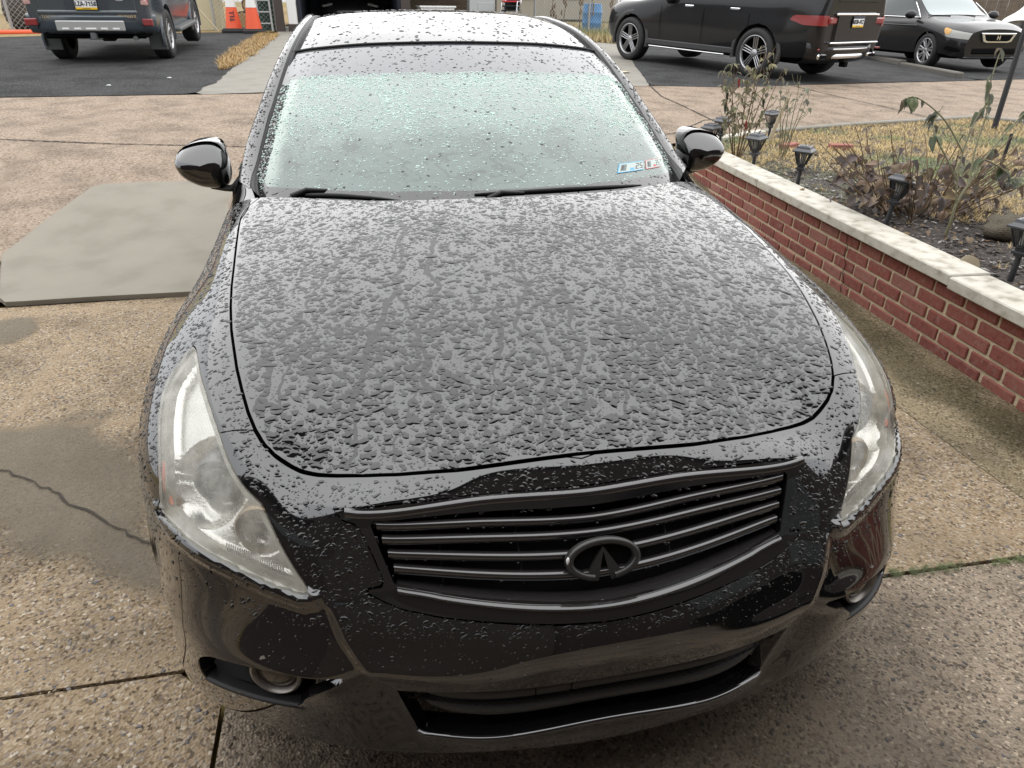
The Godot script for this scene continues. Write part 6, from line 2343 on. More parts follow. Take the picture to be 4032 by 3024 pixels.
func letters(text: String, h: float, m: Material, parent: Node, at: Vector3, rot := Vector3.ZERO, called := "lettering", squeeze := 1.0) -> void:
	var f := SystemFont.new()
	f.font_names = PackedStringArray(["Droid Sans"])
	f.font_weight = 700
	var t := TextMesh.new()
	t.font = f
	t.text = text
	t.font_size = 32
	t.pixel_size = h / 24.0
	t.depth = 0.006
	t.curve_step = 2.0
	var o := obj(called, t, m, parent)
	o.position = at
	o.rotation = rot
	o.scale = Vector3(squeeze, 1, 1)
func plate(parent: Node, at: Vector3, text: String) -> void:
	# a state number plate facing +z: blue head, white middle, yellow foot
	var im := Image.create(96, 48, false, Image.FORMAT_RGBA8)
	im.fill(Color(0.93, 0.93, 0.92))
	im.fill_rect(Rect2i(0, 0, 96, 9), Color(0.22, 0.25, 0.34))
	im.fill_rect(Rect2i(0, 39, 96, 9), Color(0.90, 0.72, 0.13))
	im.fill_rect(Rect2i(30, 42, 36, 3), Color(0.45, 0.40, 0.2))
	var m := mat(Color(1, 1, 1), 0.4)
	m.albedo_texture = ImageTexture.create_from_image(im)
	var mb := MB.new()
	mb.sheet([[Vector3(-0.1525, 0.076, 0.004), Vector3(0.1525, 0.076, 0.004)], [Vector3(-0.1525, -0.076, 0.004), Vector3(0.1525, -0.076, 0.004)]])
	var o := obj("number_plate", mb, m, parent)
	o.position = at
	box_part("plate_frame", at + Vector3(0, 0, -0.006), Vector3(0.325, 0.172, 0.012), 0.004, M.trim, parent)
	letters(text, 0.066, M.ink, o, Vector3(0, 0.002, 0.006), Vector3.ZERO, "lettering", 0.82)

func far_side() -> void:
	M.ink = mat(Color(0.02, 0.022, 0.04), 0.6)
	M.slate = mat(Color(0.045, 0.058, 0.072), 0.22)
	M.slate.clearcoat_enabled = true
	M.slate.clearcoat = 0.8
	M.slate.clearcoat_roughness = 0.1
	M.black_car = mat(Color(0.006, 0.006, 0.007), 0.1, 0.0, 0.4)
	M.black_car.clearcoat_enabled = true
	M.black_car.clearcoat = 0.35
	M.white_car = mat(Color(0.62, 0.62, 0.62), 0.25)
	M.mud = mat(Color(0.11, 0.115, 0.115), 0.7)
	M.alu = mat(Color(0.42, 0.43, 0.42), 0.35, 0.3)
	M.amber = mat(Color(0.55, 0.30, 0.08), 0.2)
	M.lamp_white = mat(Color(0.25, 0.25, 0.23), 0.12, 0.4)
	M.cone = mat(Color(0.72, 0.10, 0.035), 0.55)
	M.reflective = mat(Color(0.70, 0.69, 0.66), 0.5)
	M.wire = mat(Color(0.36, 0.36, 0.35), 0.45, 0.4)
	M.siding = mat(Color(0.55, 0.50, 0.34), 0.65)
	M.brown = mat(Color(0.055, 0.042, 0.035), 0.7)
	M.barn = mat(Color(0.012, 0.016, 0.026), 0.7)
	M.blue = mat(Color(0.04, 0.19, 0.42), 0.4)
	M.green_sheet = mat(Color(0.02, 0.055, 0.045), 0.7)
	M.wood = mat(Color(0.16, 0.12, 0.085), 0.85)
	M.wood.albedo_texture = M.stain
	M.wood.uv1_triplanar = true
	M.wood.uv1_world_triplanar = true
	M.wood.uv1_scale = Vector3(0.2, 2.0, 0.2)
	M.log_end = mat(Color(0.42, 0.25, 0.11), 0.8)
	M.bark = mat(Color(0.045, 0.035, 0.028), 0.9)
	four_wheel_drive()
	tall_black_car()
	right_saloon()
	yard()

func four_wheel_drive() -> void:
	var t := thing("grey_four_wheel_drive", "slate-grey four-wheel drive seen from behind on the asphalt across the lane", "car", Vector3(-4.32, lie(-4.32, -13.64) - 0.0, -13.62), deg_to_rad(0.7))
	t.rotation.x = deg_to_rad(3.0)
	var v := func(a: Array) -> Array:
		var o := []
		for k in range(0, a.size(), 2): o.append(Vector2(a[k], a[k + 1]))
		return o
	var st := [
		[1.02, v.call([.70, .66, .78, .78, .80, 1.0, .78, 1.12, .70, 1.45, .50, 1.66, 0, 1.70])],
		[.96, v.call([.80, .52, .87, .72, .885, 1.0, .86, 1.20, .77, 1.48, .56, 1.71, 0, 1.75])],
		[.60, v.call([.86, .46, .915, .70, .92, 1.0, .885, 1.20, .79, 1.5, .58, 1.75, 0, 1.79])],
		[0.0, v.call([.87, .44, .93, .70, .925, 1.0, .89, 1.20, .80, 1.5, .60, 1.76, 0, 1.80])],
		[-1.2, v.call([.87, .42, .915, .70, .915, 1.0, .89, 1.20, .80, 1.5, .60, 1.76, 0, 1.80])],
		[-2.0, v.call([.87, .42, .915, .70, .915, 1.0, .89, 1.20, .80, 1.45, .58, 1.70, 0, 1.74])],
		[-2.5, v.call([.87, .44, .92, .70, .92, 1.0, .88, 1.10, .80, 1.16, .56, 1.20, 0, 1.22])],
		[-3.3, v.call([.85, .46, .91, .70, .90, .95, .84, 1.04, .74, 1.10, .5, 1.13, 0, 1.15])],
		[-3.7, v.call([.66, .55, .72, .70, .72, .85, .66, .95, .55, 1.0, .35, 1.03, 0, 1.04])]]
	var sh := loft(st)
	obj("body", sh.cut([arch_field(sh, [0.0, -2.79], 0.38, 0.46)], 0.0, 0.04), M.slate, t)
	end_cap(sh, M.slate, t)
	box_part("rear_window", Vector3(0, 1.42, 0.99), Vector3(1.2, 0.36, 0.05), 0.02, M.glass, t)
	for s in [-1.0, 1.0]:
		for z in [0.0, -2.79]:
			wheel(t, Vector3(0.79 * s, 0.385, z), s, 0.385, 0.265, 6, false, 0.60)
			arch_trim(z, 0.38, 0.45, 0.915, s, M.slate, t)
		side_patch("side_window", sh, [Vector2(0.75, 1.27), Vector2(0.7, 1.62), Vector2(-1.9, 1.62), Vector2(-2.1, 1.27)], s, 0.006, M.glass, t)
		box_part("side_step", Vector3(0.93 * s, 0.40, -1.40), Vector3(0.16, 0.07, 1.75), 0.02, M.mud, t)
		box_part("mud_flap", Vector3(0.80 * s, 0.36, 0.47), Vector3(0.27, 0.36, 0.025), 0.01, M.mud, t, Vector3(0.12, 0, 0))
		box_part("tail_light", Vector3(0.795 * s, 1.03, 0.965), Vector3(0.17, 0.34, 0.10), 0.03, M.red, t, Vector3(0, -0.25 * s, 0))
		box_part("reversing_light", Vector3(0.80 * s, 0.905, 0.985), Vector3(0.15, 0.09, 0.08), 0.02, M.white_lens, t, Vector3(0, -0.25 * s, 0))
		box_part("bumper_reflector", Vector3(0.83 * s, 0.635, 1.055), Vector3(0.17, 0.10, 0.04), 0.012, M.red, t, Vector3(0, -0.35 * s, 0))
	# tailgate
	box_part("tailgate", Vector3(0, 0.86, 0.985), Vector3(1.44, 0.52, 0.10), 0.04, M.slate, t)
	box_part("tailgate_crease", Vector3(0, 0.775, 1.036), Vector3(1.42, 0.045, 0.03), 0.014, M.slate_light, t)
	box_part("plate_recess", Vector3(0, 0.90, 1.034), Vector3(0.62, 0.22, 0.012), 0.004, M.slate_dark, t)
	plate(t, Vector3(0, 0.885, 1.055), "LZA-7158")
	# bumper
	var bp := MB.new()
	var rows := []
	for k in 17:
		var u := k / 8.0 - 1.0
		var x := u * 0.93
		var back := -0.16 * pow(absf(u), 4.0)
		rows.append([Vector3(x, 0.735, 0.90 + back), Vector3(x, 0.74, 1.05 + back), Vector3(x, 0.70, 1.075 + back), Vector3(x, 0.55, 1.07 + back), Vector3(x * 0.98, 0.47, 1.02 + back), Vector3(x * 0.96, 0.46, 0.8 + back)])
	bp.sheet(rows)
	obj("rear_bumper", bp, M.slate, t)
	box_part("bumper_plate", Vector3(0, 0.585, 1.078), Vector3(0.98, 0.145, 0.03), 0.012, M.alu, t)
	for x in [-0.36, -0.19, 0.0, 0.19, 0.36]:
		box_part("bumper_slot", Vector3(x, 0.545, 1.094), Vector3(0.15 if x == 0.0 else 0.10, 0.028, 0.012), 0.006, M.white, t)
	box_part("tow_hitch", Vector3(0, 0.44, 1.02), Vector3(0.085, 0.10, 0.12), 0.012, M.mud, t)
	box_part("tow_bar", Vector3(0, 0.395, 0.95), Vector3(0.20, 0.02, 0.10), 0.006, M.mud, t)
	box_part("underbody", Vector3(0, 0.50, -0.9), Vector3(1.5, 0.22, 3.7), 0.04, M.void, t)
	var ex := MB.new()
	ex.tube([Vector3(0.55, 0.40, 0.6), Vector3(0.58, 0.40, 0.98)], 0.035, 12)
	obj("exhaust", ex, M.mud, t)
	letters("4RUNNER", 0.045, M.chrome, t, Vector3(0.54, 0.715, 1.05), Vector3.ZERO, "model_name")
	letters("TOYOTA", 0.04, M.chrome, t, Vector3(-0.56, 0.705, 1.05), Vector3.ZERO, "maker_name")
	for q in [[-0.53, 1.01, false], [0.48, 0.985, true]]:
		var e := MB.new()
		var po := PackedVector2Array()
		for k in 24: po.append(Vector2(cos(TAU * k / 24.0) * 0.085, sin(TAU * k / 24.0) * 0.056))
		e.extrude(po, 0.003, 0.0, Transform3D(Basis.IDENTITY, Vector3(q[0], q[1], 1.036)))
		var so := obj("oval_sticker", e, M.white, t)
		if q[2]:
			var e2 := MB.new()
			var p2 := PackedVector2Array()
			for p in po: p2.append(p * 0.86)
			e2.extrude(p2, 0.002, 0.0, Transform3D(Basis.IDENTITY, Vector3(q[0], q[1], 1.0395)))
			obj("sticker_field", e2, M.navy, so)
			letters("VJM", 0.05, M.white, so, Vector3(q[0], q[1], 1.0425), Vector3.ZERO, "lettering", 0.85)

func tall_black_car() -> void:
	var t := thing("tall_black_car", "tall glossy black family car with silver many-spoked wheels, parked at an angle across the lane", "car", Vector3(7.32, 0.40, -11.95), deg_to_rad(23.2))
	t.rotation.x = deg_to_rad(1.9)
	var v := func(a: Array) -> Array:
		var o := []
		for k in range(0, a.size(), 2): o.append(Vector2(a[k], a[k + 1]))
		return o
	var st := [
		[1.16, v.call([.66, .52, .74, .72, .76, .98, .74, 1.12, .64, 1.50, .42, 1.72, 0, 1.76])],
		[1.08, v.call([.82, .42, .89, .66, .90, .96, .87, 1.13, .73, 1.55, .50, 1.77, 0, 1.80])],
		[.70, v.call([.91, .38, .965, .64, .965, .99, .945, 1.22, .79, 1.58, .54, 1.79, 0, 1.82])],
		[0.0, v.call([.93, .36, .985, .64, .98, .99, .955, 1.22, .81, 1.6, .56, 1.80, 0, 1.83])],
		[-1.4, v.call([.93, .35, .97, .64, .975, .99, .955, 1.22, .81, 1.6, .56, 1.80, 0, 1.83])],
		[-2.1, v.call([.93, .35, .97, .64, .975, .98, .95, 1.20, .81, 1.5, .55, 1.70, 0, 1.74])],
		[-2.75, v.call([.93, .36, .98, .64, .975, .93, .93, 1.09, .82, 1.15, .56, 1.19, 0, 1.21])],
		[-3.55, v.call([.90, .38, .965, .62, .95, .86, .88, 1.0, .74, 1.07, .48, 1.10, 0, 1.12])],
		[-3.95, v.call([.78, .42, .84, .60, .82, .80, .74, .93, .60, .99, .38, 1.02, 0, 1.03])],
		[-4.06, v.call([.60, .48, .64, .60, .62, .74, .56, .84, .45, .90, .3, .93, 0, .94])]]
	var sh := loft(st)
	obj("body", sh.cut([arch_field(sh, [0.0, -3.135], 0.40, 0.45)], 0.0, 0.05), M.black_car, t)
	end_cap(sh, M.black_car, t)
	box_part("rear_window", Vector3(0, 1.40, 1.14), Vector3(1.2, 0.40, 0.06), 0.025, M.glass, t)
	for s in [-1.0, 1.0]:
		for z in [0.0, -3.135]:
			wheel(t, Vector3(0.865 * s, 0.39, z), s, 0.39, 0.28, 5, true, 0.70)
			arch_trim(z, 0.40, 0.445, 0.965, s, M.plastic, t)
		side_patch("side_window", sh, [Vector2(0.85, 1.26), Vector2(0.6, 1.66), Vector2(-1.8, 1.68), Vector2(-2.3, 1.26)], s, 0.006, M.glass, t)
		box_part("sill_trim", Vector3(0.955 * s, 0.385, -1.57), Vector3(0.05, 0.10, 2.24), 0.015, M.plastic, t)
		var ss := MB.new()
		ss.tube([Vector3(1.0 * s, 0.315, -0.62), Vector3(1.015 * s, 0.315, -1.5), Vector3(1.0 * s, 0.315, -2.52)], 0.026, 8, true, 0.6)
		obj("chrome_step", ss, M.chrome, t)
		for z in [-0.55, -1.62]:
			box_part("door_handle", Vector3(0.972 * s, 1.045, z), Vector3(0.03, 0.035, 0.22), 0.012, M.chrome, t)
		for z in [-0.22, -1.25, -2.32]:
			var sm := MB.new()
			sm.tube([Vector3(0.982 * s, 0.46, z), Vector3(0.990 * s, 0.70, z), Vector3(0.985 * s, 0.95, z), Vector3(0.955 * s, 1.12, z)], 0.004, 4)
			obj("door_seam", sm, M.void, t)
		# tail lamp wraps the corner
		side_patch("tail_light", sh, [Vector2(0.58, 0.945), Vector2(0.66, 1.01), Vector2(1.2, 1.02), Vector2(1.2, 0.87), Vector2(0.85, 0.875)], s, 0.012, M.red, t)
		box_part("rear_light", Vector3(0.60 * s, 0.945, 1.165), Vector3(0.34, 0.10, 0.05), 0.02, M.red, t, Vector3(0, -0.12 * s, 0))
		box_part("bumper_reflector", Vector3(0.79 * s, 0.53, 1.13), Vector3(0.20, 0.03, 0.03), 0.008, M.red, t, Vector3(0, -0.45 * s, 0))
		var ex := MB.new()
		ex.box(Vector3(0.70 * s, 0.42, 1.14), Vector3(0.25, 0.085, 0.06), 0.03)
		var eo := obj("exhaust_trim", ex, M.chrome, t)
		box_part("exhaust_mouth", Vector3(0.70 * s, 0.42, 1.165), Vector3(0.20, 0.05, 0.03), 0.012, M.void, eo)
		box_part("door_mirror", Vector3(1.04 * s, 1.14, -2.05), Vector3(0.20, 0.16, 0.12), 0.05, M.black_car, t)
	# rear face
	box_part("tailgate", Vector3(0, 0.84, 1.13), Vector3(1.18, 0.48, 0.14), 0.05, M.black_car, t)
	box_part("chrome_bar", Vector3(0, 1.035, 1.185), Vector3(1.20, 0.035, 0.03), 0.01, M.chrome, t)
	plate(t, Vector3(0.0, 0.93, 1.215), "MXN-4127")
	box_part("loading_edge", Vector3(0, 0.625, 1.20), Vector3(1.36, 0.03, 0.08), 0.012, M.chrome, t)
	var bp := MB.new()
	var rows := []
	for k in 17:
		var u := k / 8.0 - 1.0
		var x := u * 0.955
		var back := -0.20 * pow(absf(u), 4.0)
		rows.append([Vector3(x, 0.63, 1.0 + back), Vector3(x, 0.62, 1.19 + back), Vector3(x, 0.50, 1.20 + back), Vector3(x * 0.98, 0.36, 1.15 + back), Vector3(x * 0.95, 0.30, 1.0 + back)])
	bp.sheet(rows)
	obj("rear_bumper", bp, M.black_car, t)
	for e in [[0.53, 0.66, 0.022, 1.205], [0.42, 0.50, 0.06, 1.19]]:
		var st2 := MB.new()
		var pa := []
		for k in 13:
			var u := k / 6.0 - 1.0
			pa.append(Vector3(u * e[1], e[0], e[3] - 0.10 * pow(absf(u), 4.0)))
		st2.tube(pa, e[2] * 0.5, 8, true, 1.4)
		obj("chrome_strip", st2, M.chrome, t)
	box_part("tow_socket", Vector3(0.0, 0.285, 1.12), Vector3(0.09, 0.08, 0.12), 0.01, M.void, t)
	box_part("underbody", Vector3(0, 0.38, -1.5), Vector3(1.6, 0.2, 4.6), 0.04, M.void, t)
	letters("GLS 450", 0.05, M.chrome, t, Vector3(-0.40, 1.085, 1.10), Vector3.ZERO, "model_name")

func right_saloon() -> void:
	var t := thing("second_black_saloon", "black saloon with amber-cornered headlights and a chrome-edged grille, facing the viewer on the right", "car", Vector3(12.66, 0.36, -13.9), deg_to_rad(176.7))
	var v := func(a: Array) -> Array:
		var o := []
		for k in range(0, a.size(), 2): o.append(Vector2(a[k], a[k + 1]))
		return o
	# here the axle at the origin is the front one and the nose points along local -z
	var st := [
		[3.75, v.call([.60, .45, .66, .60, .66, .80, .62, .92, .5, .98, .3, 1.0, 0, 1.0])],
		[3.5, v.call([.80, .35, .86, .60, .86, .82, .80, .95, .62, 1.02, .4, 1.04, 0, 1.05])],
		[2.9, v.call([.88, .28, .915, .60, .90, .85, .84, .97, .66, 1.10, .45, 1.18, 0, 1.20])],
		[2.1, v.call([.88, .27, .92, .60, .90, .85, .85, .96, .68, 1.32, .48, 1.42, 0, 1.45])],
		[1.3, v.call([.88, .27, .915, .60, .90, .85, .85, .95, .68, 1.34, .48, 1.44, 0, 1.47])],
		[.85, v.call([.88, .27, .915, .60, .90, .84, .85, .94, .70, 1.18, .50, 1.28, 0, 1.31])],
		[.35, v.call([.88, .28, .915, .58, .90, .82, .84, .91, .72, .97, .5, .99, 0, 1.0])],
		[-.35, v.call([.88, .30, .91, .55, .88, .74, .80, .82, .66, .87, .45, .89, 0, .90])],
		[-.70, v.call([.80, .26, .84, .48, .80, .66, .72, .74, .58, .79, .38, .82, 0, .83])],
		[-.90, v.call([.62, .24, .66, .44, .62, .60, .56, .69, .44, .735, .28, .76, 0, .77])]]
	var sh := loft(st)
	obj("body", sh.cut([arch_field(sh, [0.0, 2.74], 0.33, 0.375)], 0.0, 0.05), M.black_car, t)
	end_cap(sh, M.black_car, t)
	for s in [-1.0, 1.0]:
		for z in [0.0, 2.74]: wheel(t, Vector3(0.80 * s, 0.33, z), s, 0.335, 0.225, 7, false, 0.70)
		side_patch("side_window", sh, [Vector2(0.55, 0.965), Vector2(1.15, 1.33), Vector2(2.2, 1.35), Vector2(2.75, 1.02)], s, 0.006, M.glass, t)
		var cs := MB.new()
		cs.tube([Vector3(0.835 * s, 0.955, 0.50), Vector3(0.86 * s, 0.962, 1.3), Vector3(0.86 * s, 0.975, 2.4)], 0.013, 6)
		obj("chrome_waist_strip", cs, M.chrome, t)
		var cp := MB.new()
		cp.tube([Vector3(0.835 * s, 0.955, 0.50), Vector3(0.79 * s, 1.10, 0.68), Vector3(0.73 * s, 1.25, 0.92)], 0.011, 6)
		obj("chrome_pillar_strip", cp, M.chrome, t)
		var mo := MB.new()
		mo.blob(Vector3(1.0 * s, 1.01, 0.62), Vector3(0.13, 0.085, 0.07), 12, 8)
		obj("door_mirror", mo, M.black_car, t)
		var rub := MB.new()
		rub.tube([Vector3(0.905 * s, 0.80, 0.42), Vector3(0.912 * s, 0.80, 1.5), Vector3(0.905 * s, 0.80, 2.5)], 0.012, 6)
		obj("door_moulding", rub, M.black_car, t)
		side_patch("headlight", sh, [Vector2(-0.42, 0.775), Vector2(-0.52, 0.62), Vector2(-0.92, 0.57), Vector2(-0.92, 0.68), Vector2(-0.72, 0.72)], s, 0.008, M.lamp_white, t)
		side_patch("indicator", sh, [Vector2(-0.40, 0.785), Vector2(-0.48, 0.66), Vector2(-0.60, 0.66), Vector2(-0.58, 0.745)], s, 0.013, M.amber, t)
		side_patch("fog_lamp_surround", sh, [Vector2(-0.50, 0.38), Vector2(-0.62, 0.45), Vector2(-0.84, 0.40), Vector2(-0.84, 0.33)], s, 0.008, M.void, t)
	# windscreen
	var wk := PackedFloat32Array()
	for p in sh.P: wk.append(minf(0.62 - absf(p.x) + 0.1 * (0.9 - p.z), minf(p.z - 0.38, 1.22 - p.z)) if p.y > 0.95 else -1.0)
	obj("windscreen", sh.cut([wk], 0.006, 0.0), M.pale_glass, t)
	# grille: a chrome trapezoid round a dark mesh, with its letter emblem
	var g := MB.new()
	g.extrude(PackedVector2Array([Vector2(-0.40, 0.70), Vector2(0.40, 0.70), Vector2(0.32, 0.535), Vector2(0.24, 0.515), Vector2(-0.24, 0.515), Vector2(-0.32, 0.535)]), 0.05, 0.01, Transform3D(Basis(Vector3.UP, PI), Vector3(0, 0.0, -0.89)))
	var go := obj("grille_surround", g, M.chrome, t)
	var g2 := MB.new()
	g2.extrude(PackedVector2Array([Vector2(-0.33, 0.672), Vector2(0.33, 0.672), Vector2(0.27, 0.565), Vector2(0.21, 0.548), Vector2(-0.21, 0.548), Vector2(-0.27, 0.565)]), 0.054, 0.004, Transform3D(Basis(Vector3.UP, PI), Vector3(0, 0.0, -0.89)))
	obj("grille_mesh", g2, M.void, go)
	letters("H", 0.085, M.chrome, go, Vector3(0, 0.612, -0.948), Vector3(0, PI, 0), "emblem", 1.15)
	box_part("lower_intake", Vector3(0, 0.36, -0.895), Vector3(1.0, 0.11, 0.05), 0.02, M.void, t)
	box_part("bumper_lip", Vector3(0, 0.235, -0.84), Vector3(1.3, 0.05, 0.16), 0.02, M.black_car, t)
	box_part("underbody", Vector3(0, 0.27, 1.4), Vector3(1.5, 0.12, 4.2), 0.03, M.void, t)
	for w in [-0.35, 0.25]:
		var wm := MB.new()
		wm.tube([Vector3(w, 1.003, 0.33), Vector3(w + 0.5, 1.0, 0.38)], 0.009, 5)
		obj("wiper", wm, M.trim, t)
	# the low kerb between the two lots, a white car beyond and a plank fence
	var kb := [Vector2(11.0, -11.9), Vector2(11.75, -14.5), Vector2(12.5, -17.3), Vector2(13.7, -19.8)]
	for i in 3:
		var mb := MB.new()
		var a: Vector2 = kb[i]
		var b: Vector2 = kb[i + 1]
		var m := (a + b) * 0.5
		mb.box(Vector3.ZERO, Vector3(0.16, 0.12, a.distance_to(b) - 0.02), 0.02)
		var o := obj("kerb_stone", mb, M.kerb_worn)
		o.position = Vector3(m.x, lie(m.x, m.y) + 0.03, m.y)
		o.rotation.y = atan2((b - a).x, (b - a).y)
		o.set_meta("kind", "structure")
		tag(o, ["low worn kerb between the two lots, end nearest the lane", "low worn kerb between the lots, behind the tall black car", "low worn kerb between the lots, far end"][i], "kerb")

func white_sedan() -> void:
	var t := thing("white_car", "white car just showing at the right edge before the plank fence", "car", Vector3(20.9, lie(14.0, -20.0), -20.5), deg_to_rad(120))
	var v := func(a: Array) -> Array:
		var o := []
		for k in range(0, a.size(), 2): o.append(Vector2(a[k], a[k + 1]))
		return o
	var st := [
		[3.7, v.call([.60, .45, .66, .60, .66, .80, .62, .92, .5, .98, .3, 1.0, 0, 1.0])],
		[3.3, v.call([.84, .30, .90, .60, .88, .84, .82, .96, .64, 1.05, .4, 1.1, 0, 1.12])],
		[1.9, v.call([.88, .27, .92, .60, .90, .85, .85, .96, .68, 1.36, .48, 1.46, 0, 1.49])],
		[.9, v.call([.88, .27, .915, .60, .90, .84, .85, .94, .70, 1.2, .50, 1.3, 0, 1.33])],
		[.3, v.call([.88, .28, .915, .58, .90, .82, .84, .91, .72, .97, .5, .99, 0, 1.0])],
		[-.6, v.call([.82, .28, .86, .50, .82, .70, .74, .78, .6, .83, .4, .86, 0, .87])],
		[-.9, v.call([.62, .26, .66, .44, .62, .60, .56, .69, .44, .735, .28, .76, 0, .77])]]
	var sh := loft(st)
	obj("body", sh.cut([arch_field(sh, [0.0, 2.74], 0.33, 0.375)], 0.0, 0.05), M.white_car, t)
	for s in [-1.0, 1.0]:
		for z in [0.0, 2.74]: wheel(t, Vector3(0.80 * s, 0.33, z), s)
		side_patch("side_window", sh, [Vector2(0.55, 0.965), Vector2(1.15, 1.33), Vector2(2.2, 1.35), Vector2(2.75, 1.02)], s, 0.006, M.glass, t)
		side_patch("headlight", sh, [Vector2(-0.30, 0.76), Vector2(-0.45, 0.66), Vector2(-0.86, 0.60), Vector2(-0.8, 0.70)], s, 0.008, M.glass, t)

func yard() -> void:
	white_sedan()
	var rg := RandomNumberGenerator.new()
	rg.seed = 91
	# plank fence far right
	var f := thing("plank_fence", "weathered upright plank fence at the top right corner", "fence", Vector3(22.0, lie(14, -25), -25.5), deg_to_rad(-4))
	for k in 44:
		var mb := MB.new()
		mb.box(Vector3(0, 1.0 + rg.randf_range(-0.02, 0.03), rg.randf_range(-0.01, 0.01)), Vector3(0.145, 2.0, 0.022), 0.004)
		var o := obj("plank", mb, M.wood, f)
		o.position.x = (k - 22) * 0.153
	var rl := MB.new()
	rl.box(Vector3(0, 0.5, -0.05), Vector3(6.8, 0.09, 0.05), 0.006)
	obj("rail", rl, M.wood, f)
	# grass yard behind the lots, green then straw
	overlay("yard", [Vector2(4.1, -22.6), Vector2(6.6, -19.3), Vector2(9.2, -24.2), Vector2(14, -24.5), Vector2(30, -30), Vector2(40, -60), Vector2(-2, -60)], 0.012, M.yard_grass, "straw and green grass yard behind the lots", 0.5)
	overlay("yard", [Vector2(-2.4, -21.4), Vector2(-3.6, -21.0), Vector2(-5.5, -20.5), Vector2(-8.05, -18.8), Vector2(-30, -14), Vector2(-40, -60), Vector2(-2.4, -60)], 0.012, M.yard_straw, "dry straw-coloured yard behind the chain fence", 0.5)
	var tuft := MB.new()
	for k in 9:
		var a := rg.randf() * TAU
		var l := rg.randf_range(0.08, 0.2)
		var b0 := Vector3(rg.randf_range(-0.06, 0.06), 0, rg.randf_range(-0.06, 0.06))
		var w := Vector3(-sin(a), 0, cos(a)) * 0.006
		var tip := b0 + Vector3(cos(a) * 0.7, 1.0, sin(a) * 0.7) * l
		tuft.tri(tuft.add(b0 - w, Vector3.UP), tuft.add(b0 + w, Vector3.UP), tuft.add(tip, Vector3.UP))
	var tm := tuft.mesh()
	var xs := []
	var cs := []
	for k in 4200:
		var z := rg.randf_range(-32.0, -19.0)
		var x := rg.randf_range(4.5, 13.0)
		if z > -19.2 - 1.0 * absf(x - 6.5): if z > -20.0: continue
		var g := smoothstep(-20.5, -22.5, z) * smoothstep(-28.0, -25.0, z) * rg.randf_range(0.4, 1.0)
		xs.append(Transform3D(Basis(Vector3.UP, rg.randf() * TAU).scaled(Vector3.ONE * rg.randf_range(0.7, 1.6)), Vector3(x, lie(x, z) + 0.01, z)))
		cs.append(Color(0.33, 0.25, 0.11).lerp(Color(0.12, 0.17, 0.05), g) * rg.randf_range(0.7, 1.2))
	stuff("yard_grass", tm, xs, cs, M.grass, "rough straw and green grass behind the tall black car", "grass")
	# dry grass verge between the left lot and the path
	xs = []; cs = []
	for k in 900:
		var z := rg.randf_range(-20.0, -11.6)
		var x := -2.35 + rg.randf_range(-0.28, 0.22) * smoothstep(-11.2, -13.5, z) + 0.02 * sin(z * 3.0)
		xs.append(Transform3D(Basis(Vector3.UP, rg.randf() * TAU).scaled(Vector3(0.8, 0.45, 0.8) * rg.randf_range(0.6, 1.2)), Vector3(x, lie(x, z) + 0.008, z)))
		cs.append(Color(0.42, 0.27, 0.10) * rg.randf_range(0.6, 1.2))
	stuff("dry_grass", tm, xs, cs, M.grass, "tawny dry grass along the edge of the left asphalt lot", "grass")
	# cones
	for i in 2:
		var c := thing("traffic_cone", ["orange traffic cone with black letters on its side, left of the pair", "orange traffic cone on a dark base beside the garage post, right of the pair"][i], "traffic cone", [Vector3(-3.33, lie(-3.3, -20.9), -20.9), Vector3(-2.80, lie(-2.8, -20.6), -20.6)][i], 0.2 * i, "traffic cones by the fence")
		var b := MB.new()
		b.box(Vector3(0, 0.045, 0), Vector3(0.56, 0.09, 0.56), 0.02)
		b.box(Vector3(0, 0.10, 0), Vector3(0.50, 0.03, 0.50), 0.012)
		obj("base", b, M.rubber, c)
		var q := MB.new()
		q.lathe([Vector2(0.205, 0.11), Vector2(0.05, 1.12), Vector2(0.03, 1.13)], 24)
		obj("cone_body", q, M.cone, c)
		for e in [[0.60, 0.79], [0.86, 1.06]]:
			var r := MB.new()
			var rr := func(y: float) -> float: return lerpf(0.205, 0.05, (y - 0.11) / 1.01) + 0.004
			r.lathe([Vector2(rr.call(e[0]), e[0]), Vector2(rr.call(e[1]), e[1])], 24)
			obj("white_band", r, M.reflective, c)
		if i == 0: letters("TLL", 0.12, M.ink, c, Vector3(0.02, 0.40, 0.172), Vector3(-0.15, 0, PI / 2), "lettering")
	# yellow sided shed corner and the pole leaning on it
	var sd := thing("yellow_shed", "pale yellow shed wall of overlapping boards behind the wire fence", "shed", Vector3(-4.55, lie(-4.5, -22), -22.2), deg_to_rad(3))
	for k in 12:
		var mb := MB.new()
		mb.box(Vector3(0, 0.10 + k * 0.155, 0.004), Vector3(1.5, 0.168, 0.03), 0.004, Transform3D(Basis(Vector3.RIGHT, 0.10), Vector3.ZERO))
		obj("board", mb, M.siding, sd)
	box_part("corner_board", Vector3(0.78, 0.95, 0.0), Vector3(0.1, 1.9, 0.12), 0.01, M.siding, sd)
	var pl := MB.new()
	pl.tube([Vector3(0.9, 0.0, 0), Vector3(0, 1.15, 0.05)], 0.022, 8)
	var po := obj("leaning_pole", pl, M.cream)
	po.position = Vector3(-4.75, lie(-4.7, -21.8), -21.75)
	tag(po, "long pale pole leaning against the yellow shed", "pole")
	# wire fences
	chain_fence(Vector3(-12.5, 0, -19.2), Vector3(-6.4, 0, -21.2), 1.5, "chain-link fence behind the grey four-wheel drive, at the top left")
	chain_fence(Vector3(-3.95, 0, -21.9), Vector3(-2.35, 0, -22.0), 1.5, "short chain-link fence behind the traffic cones")
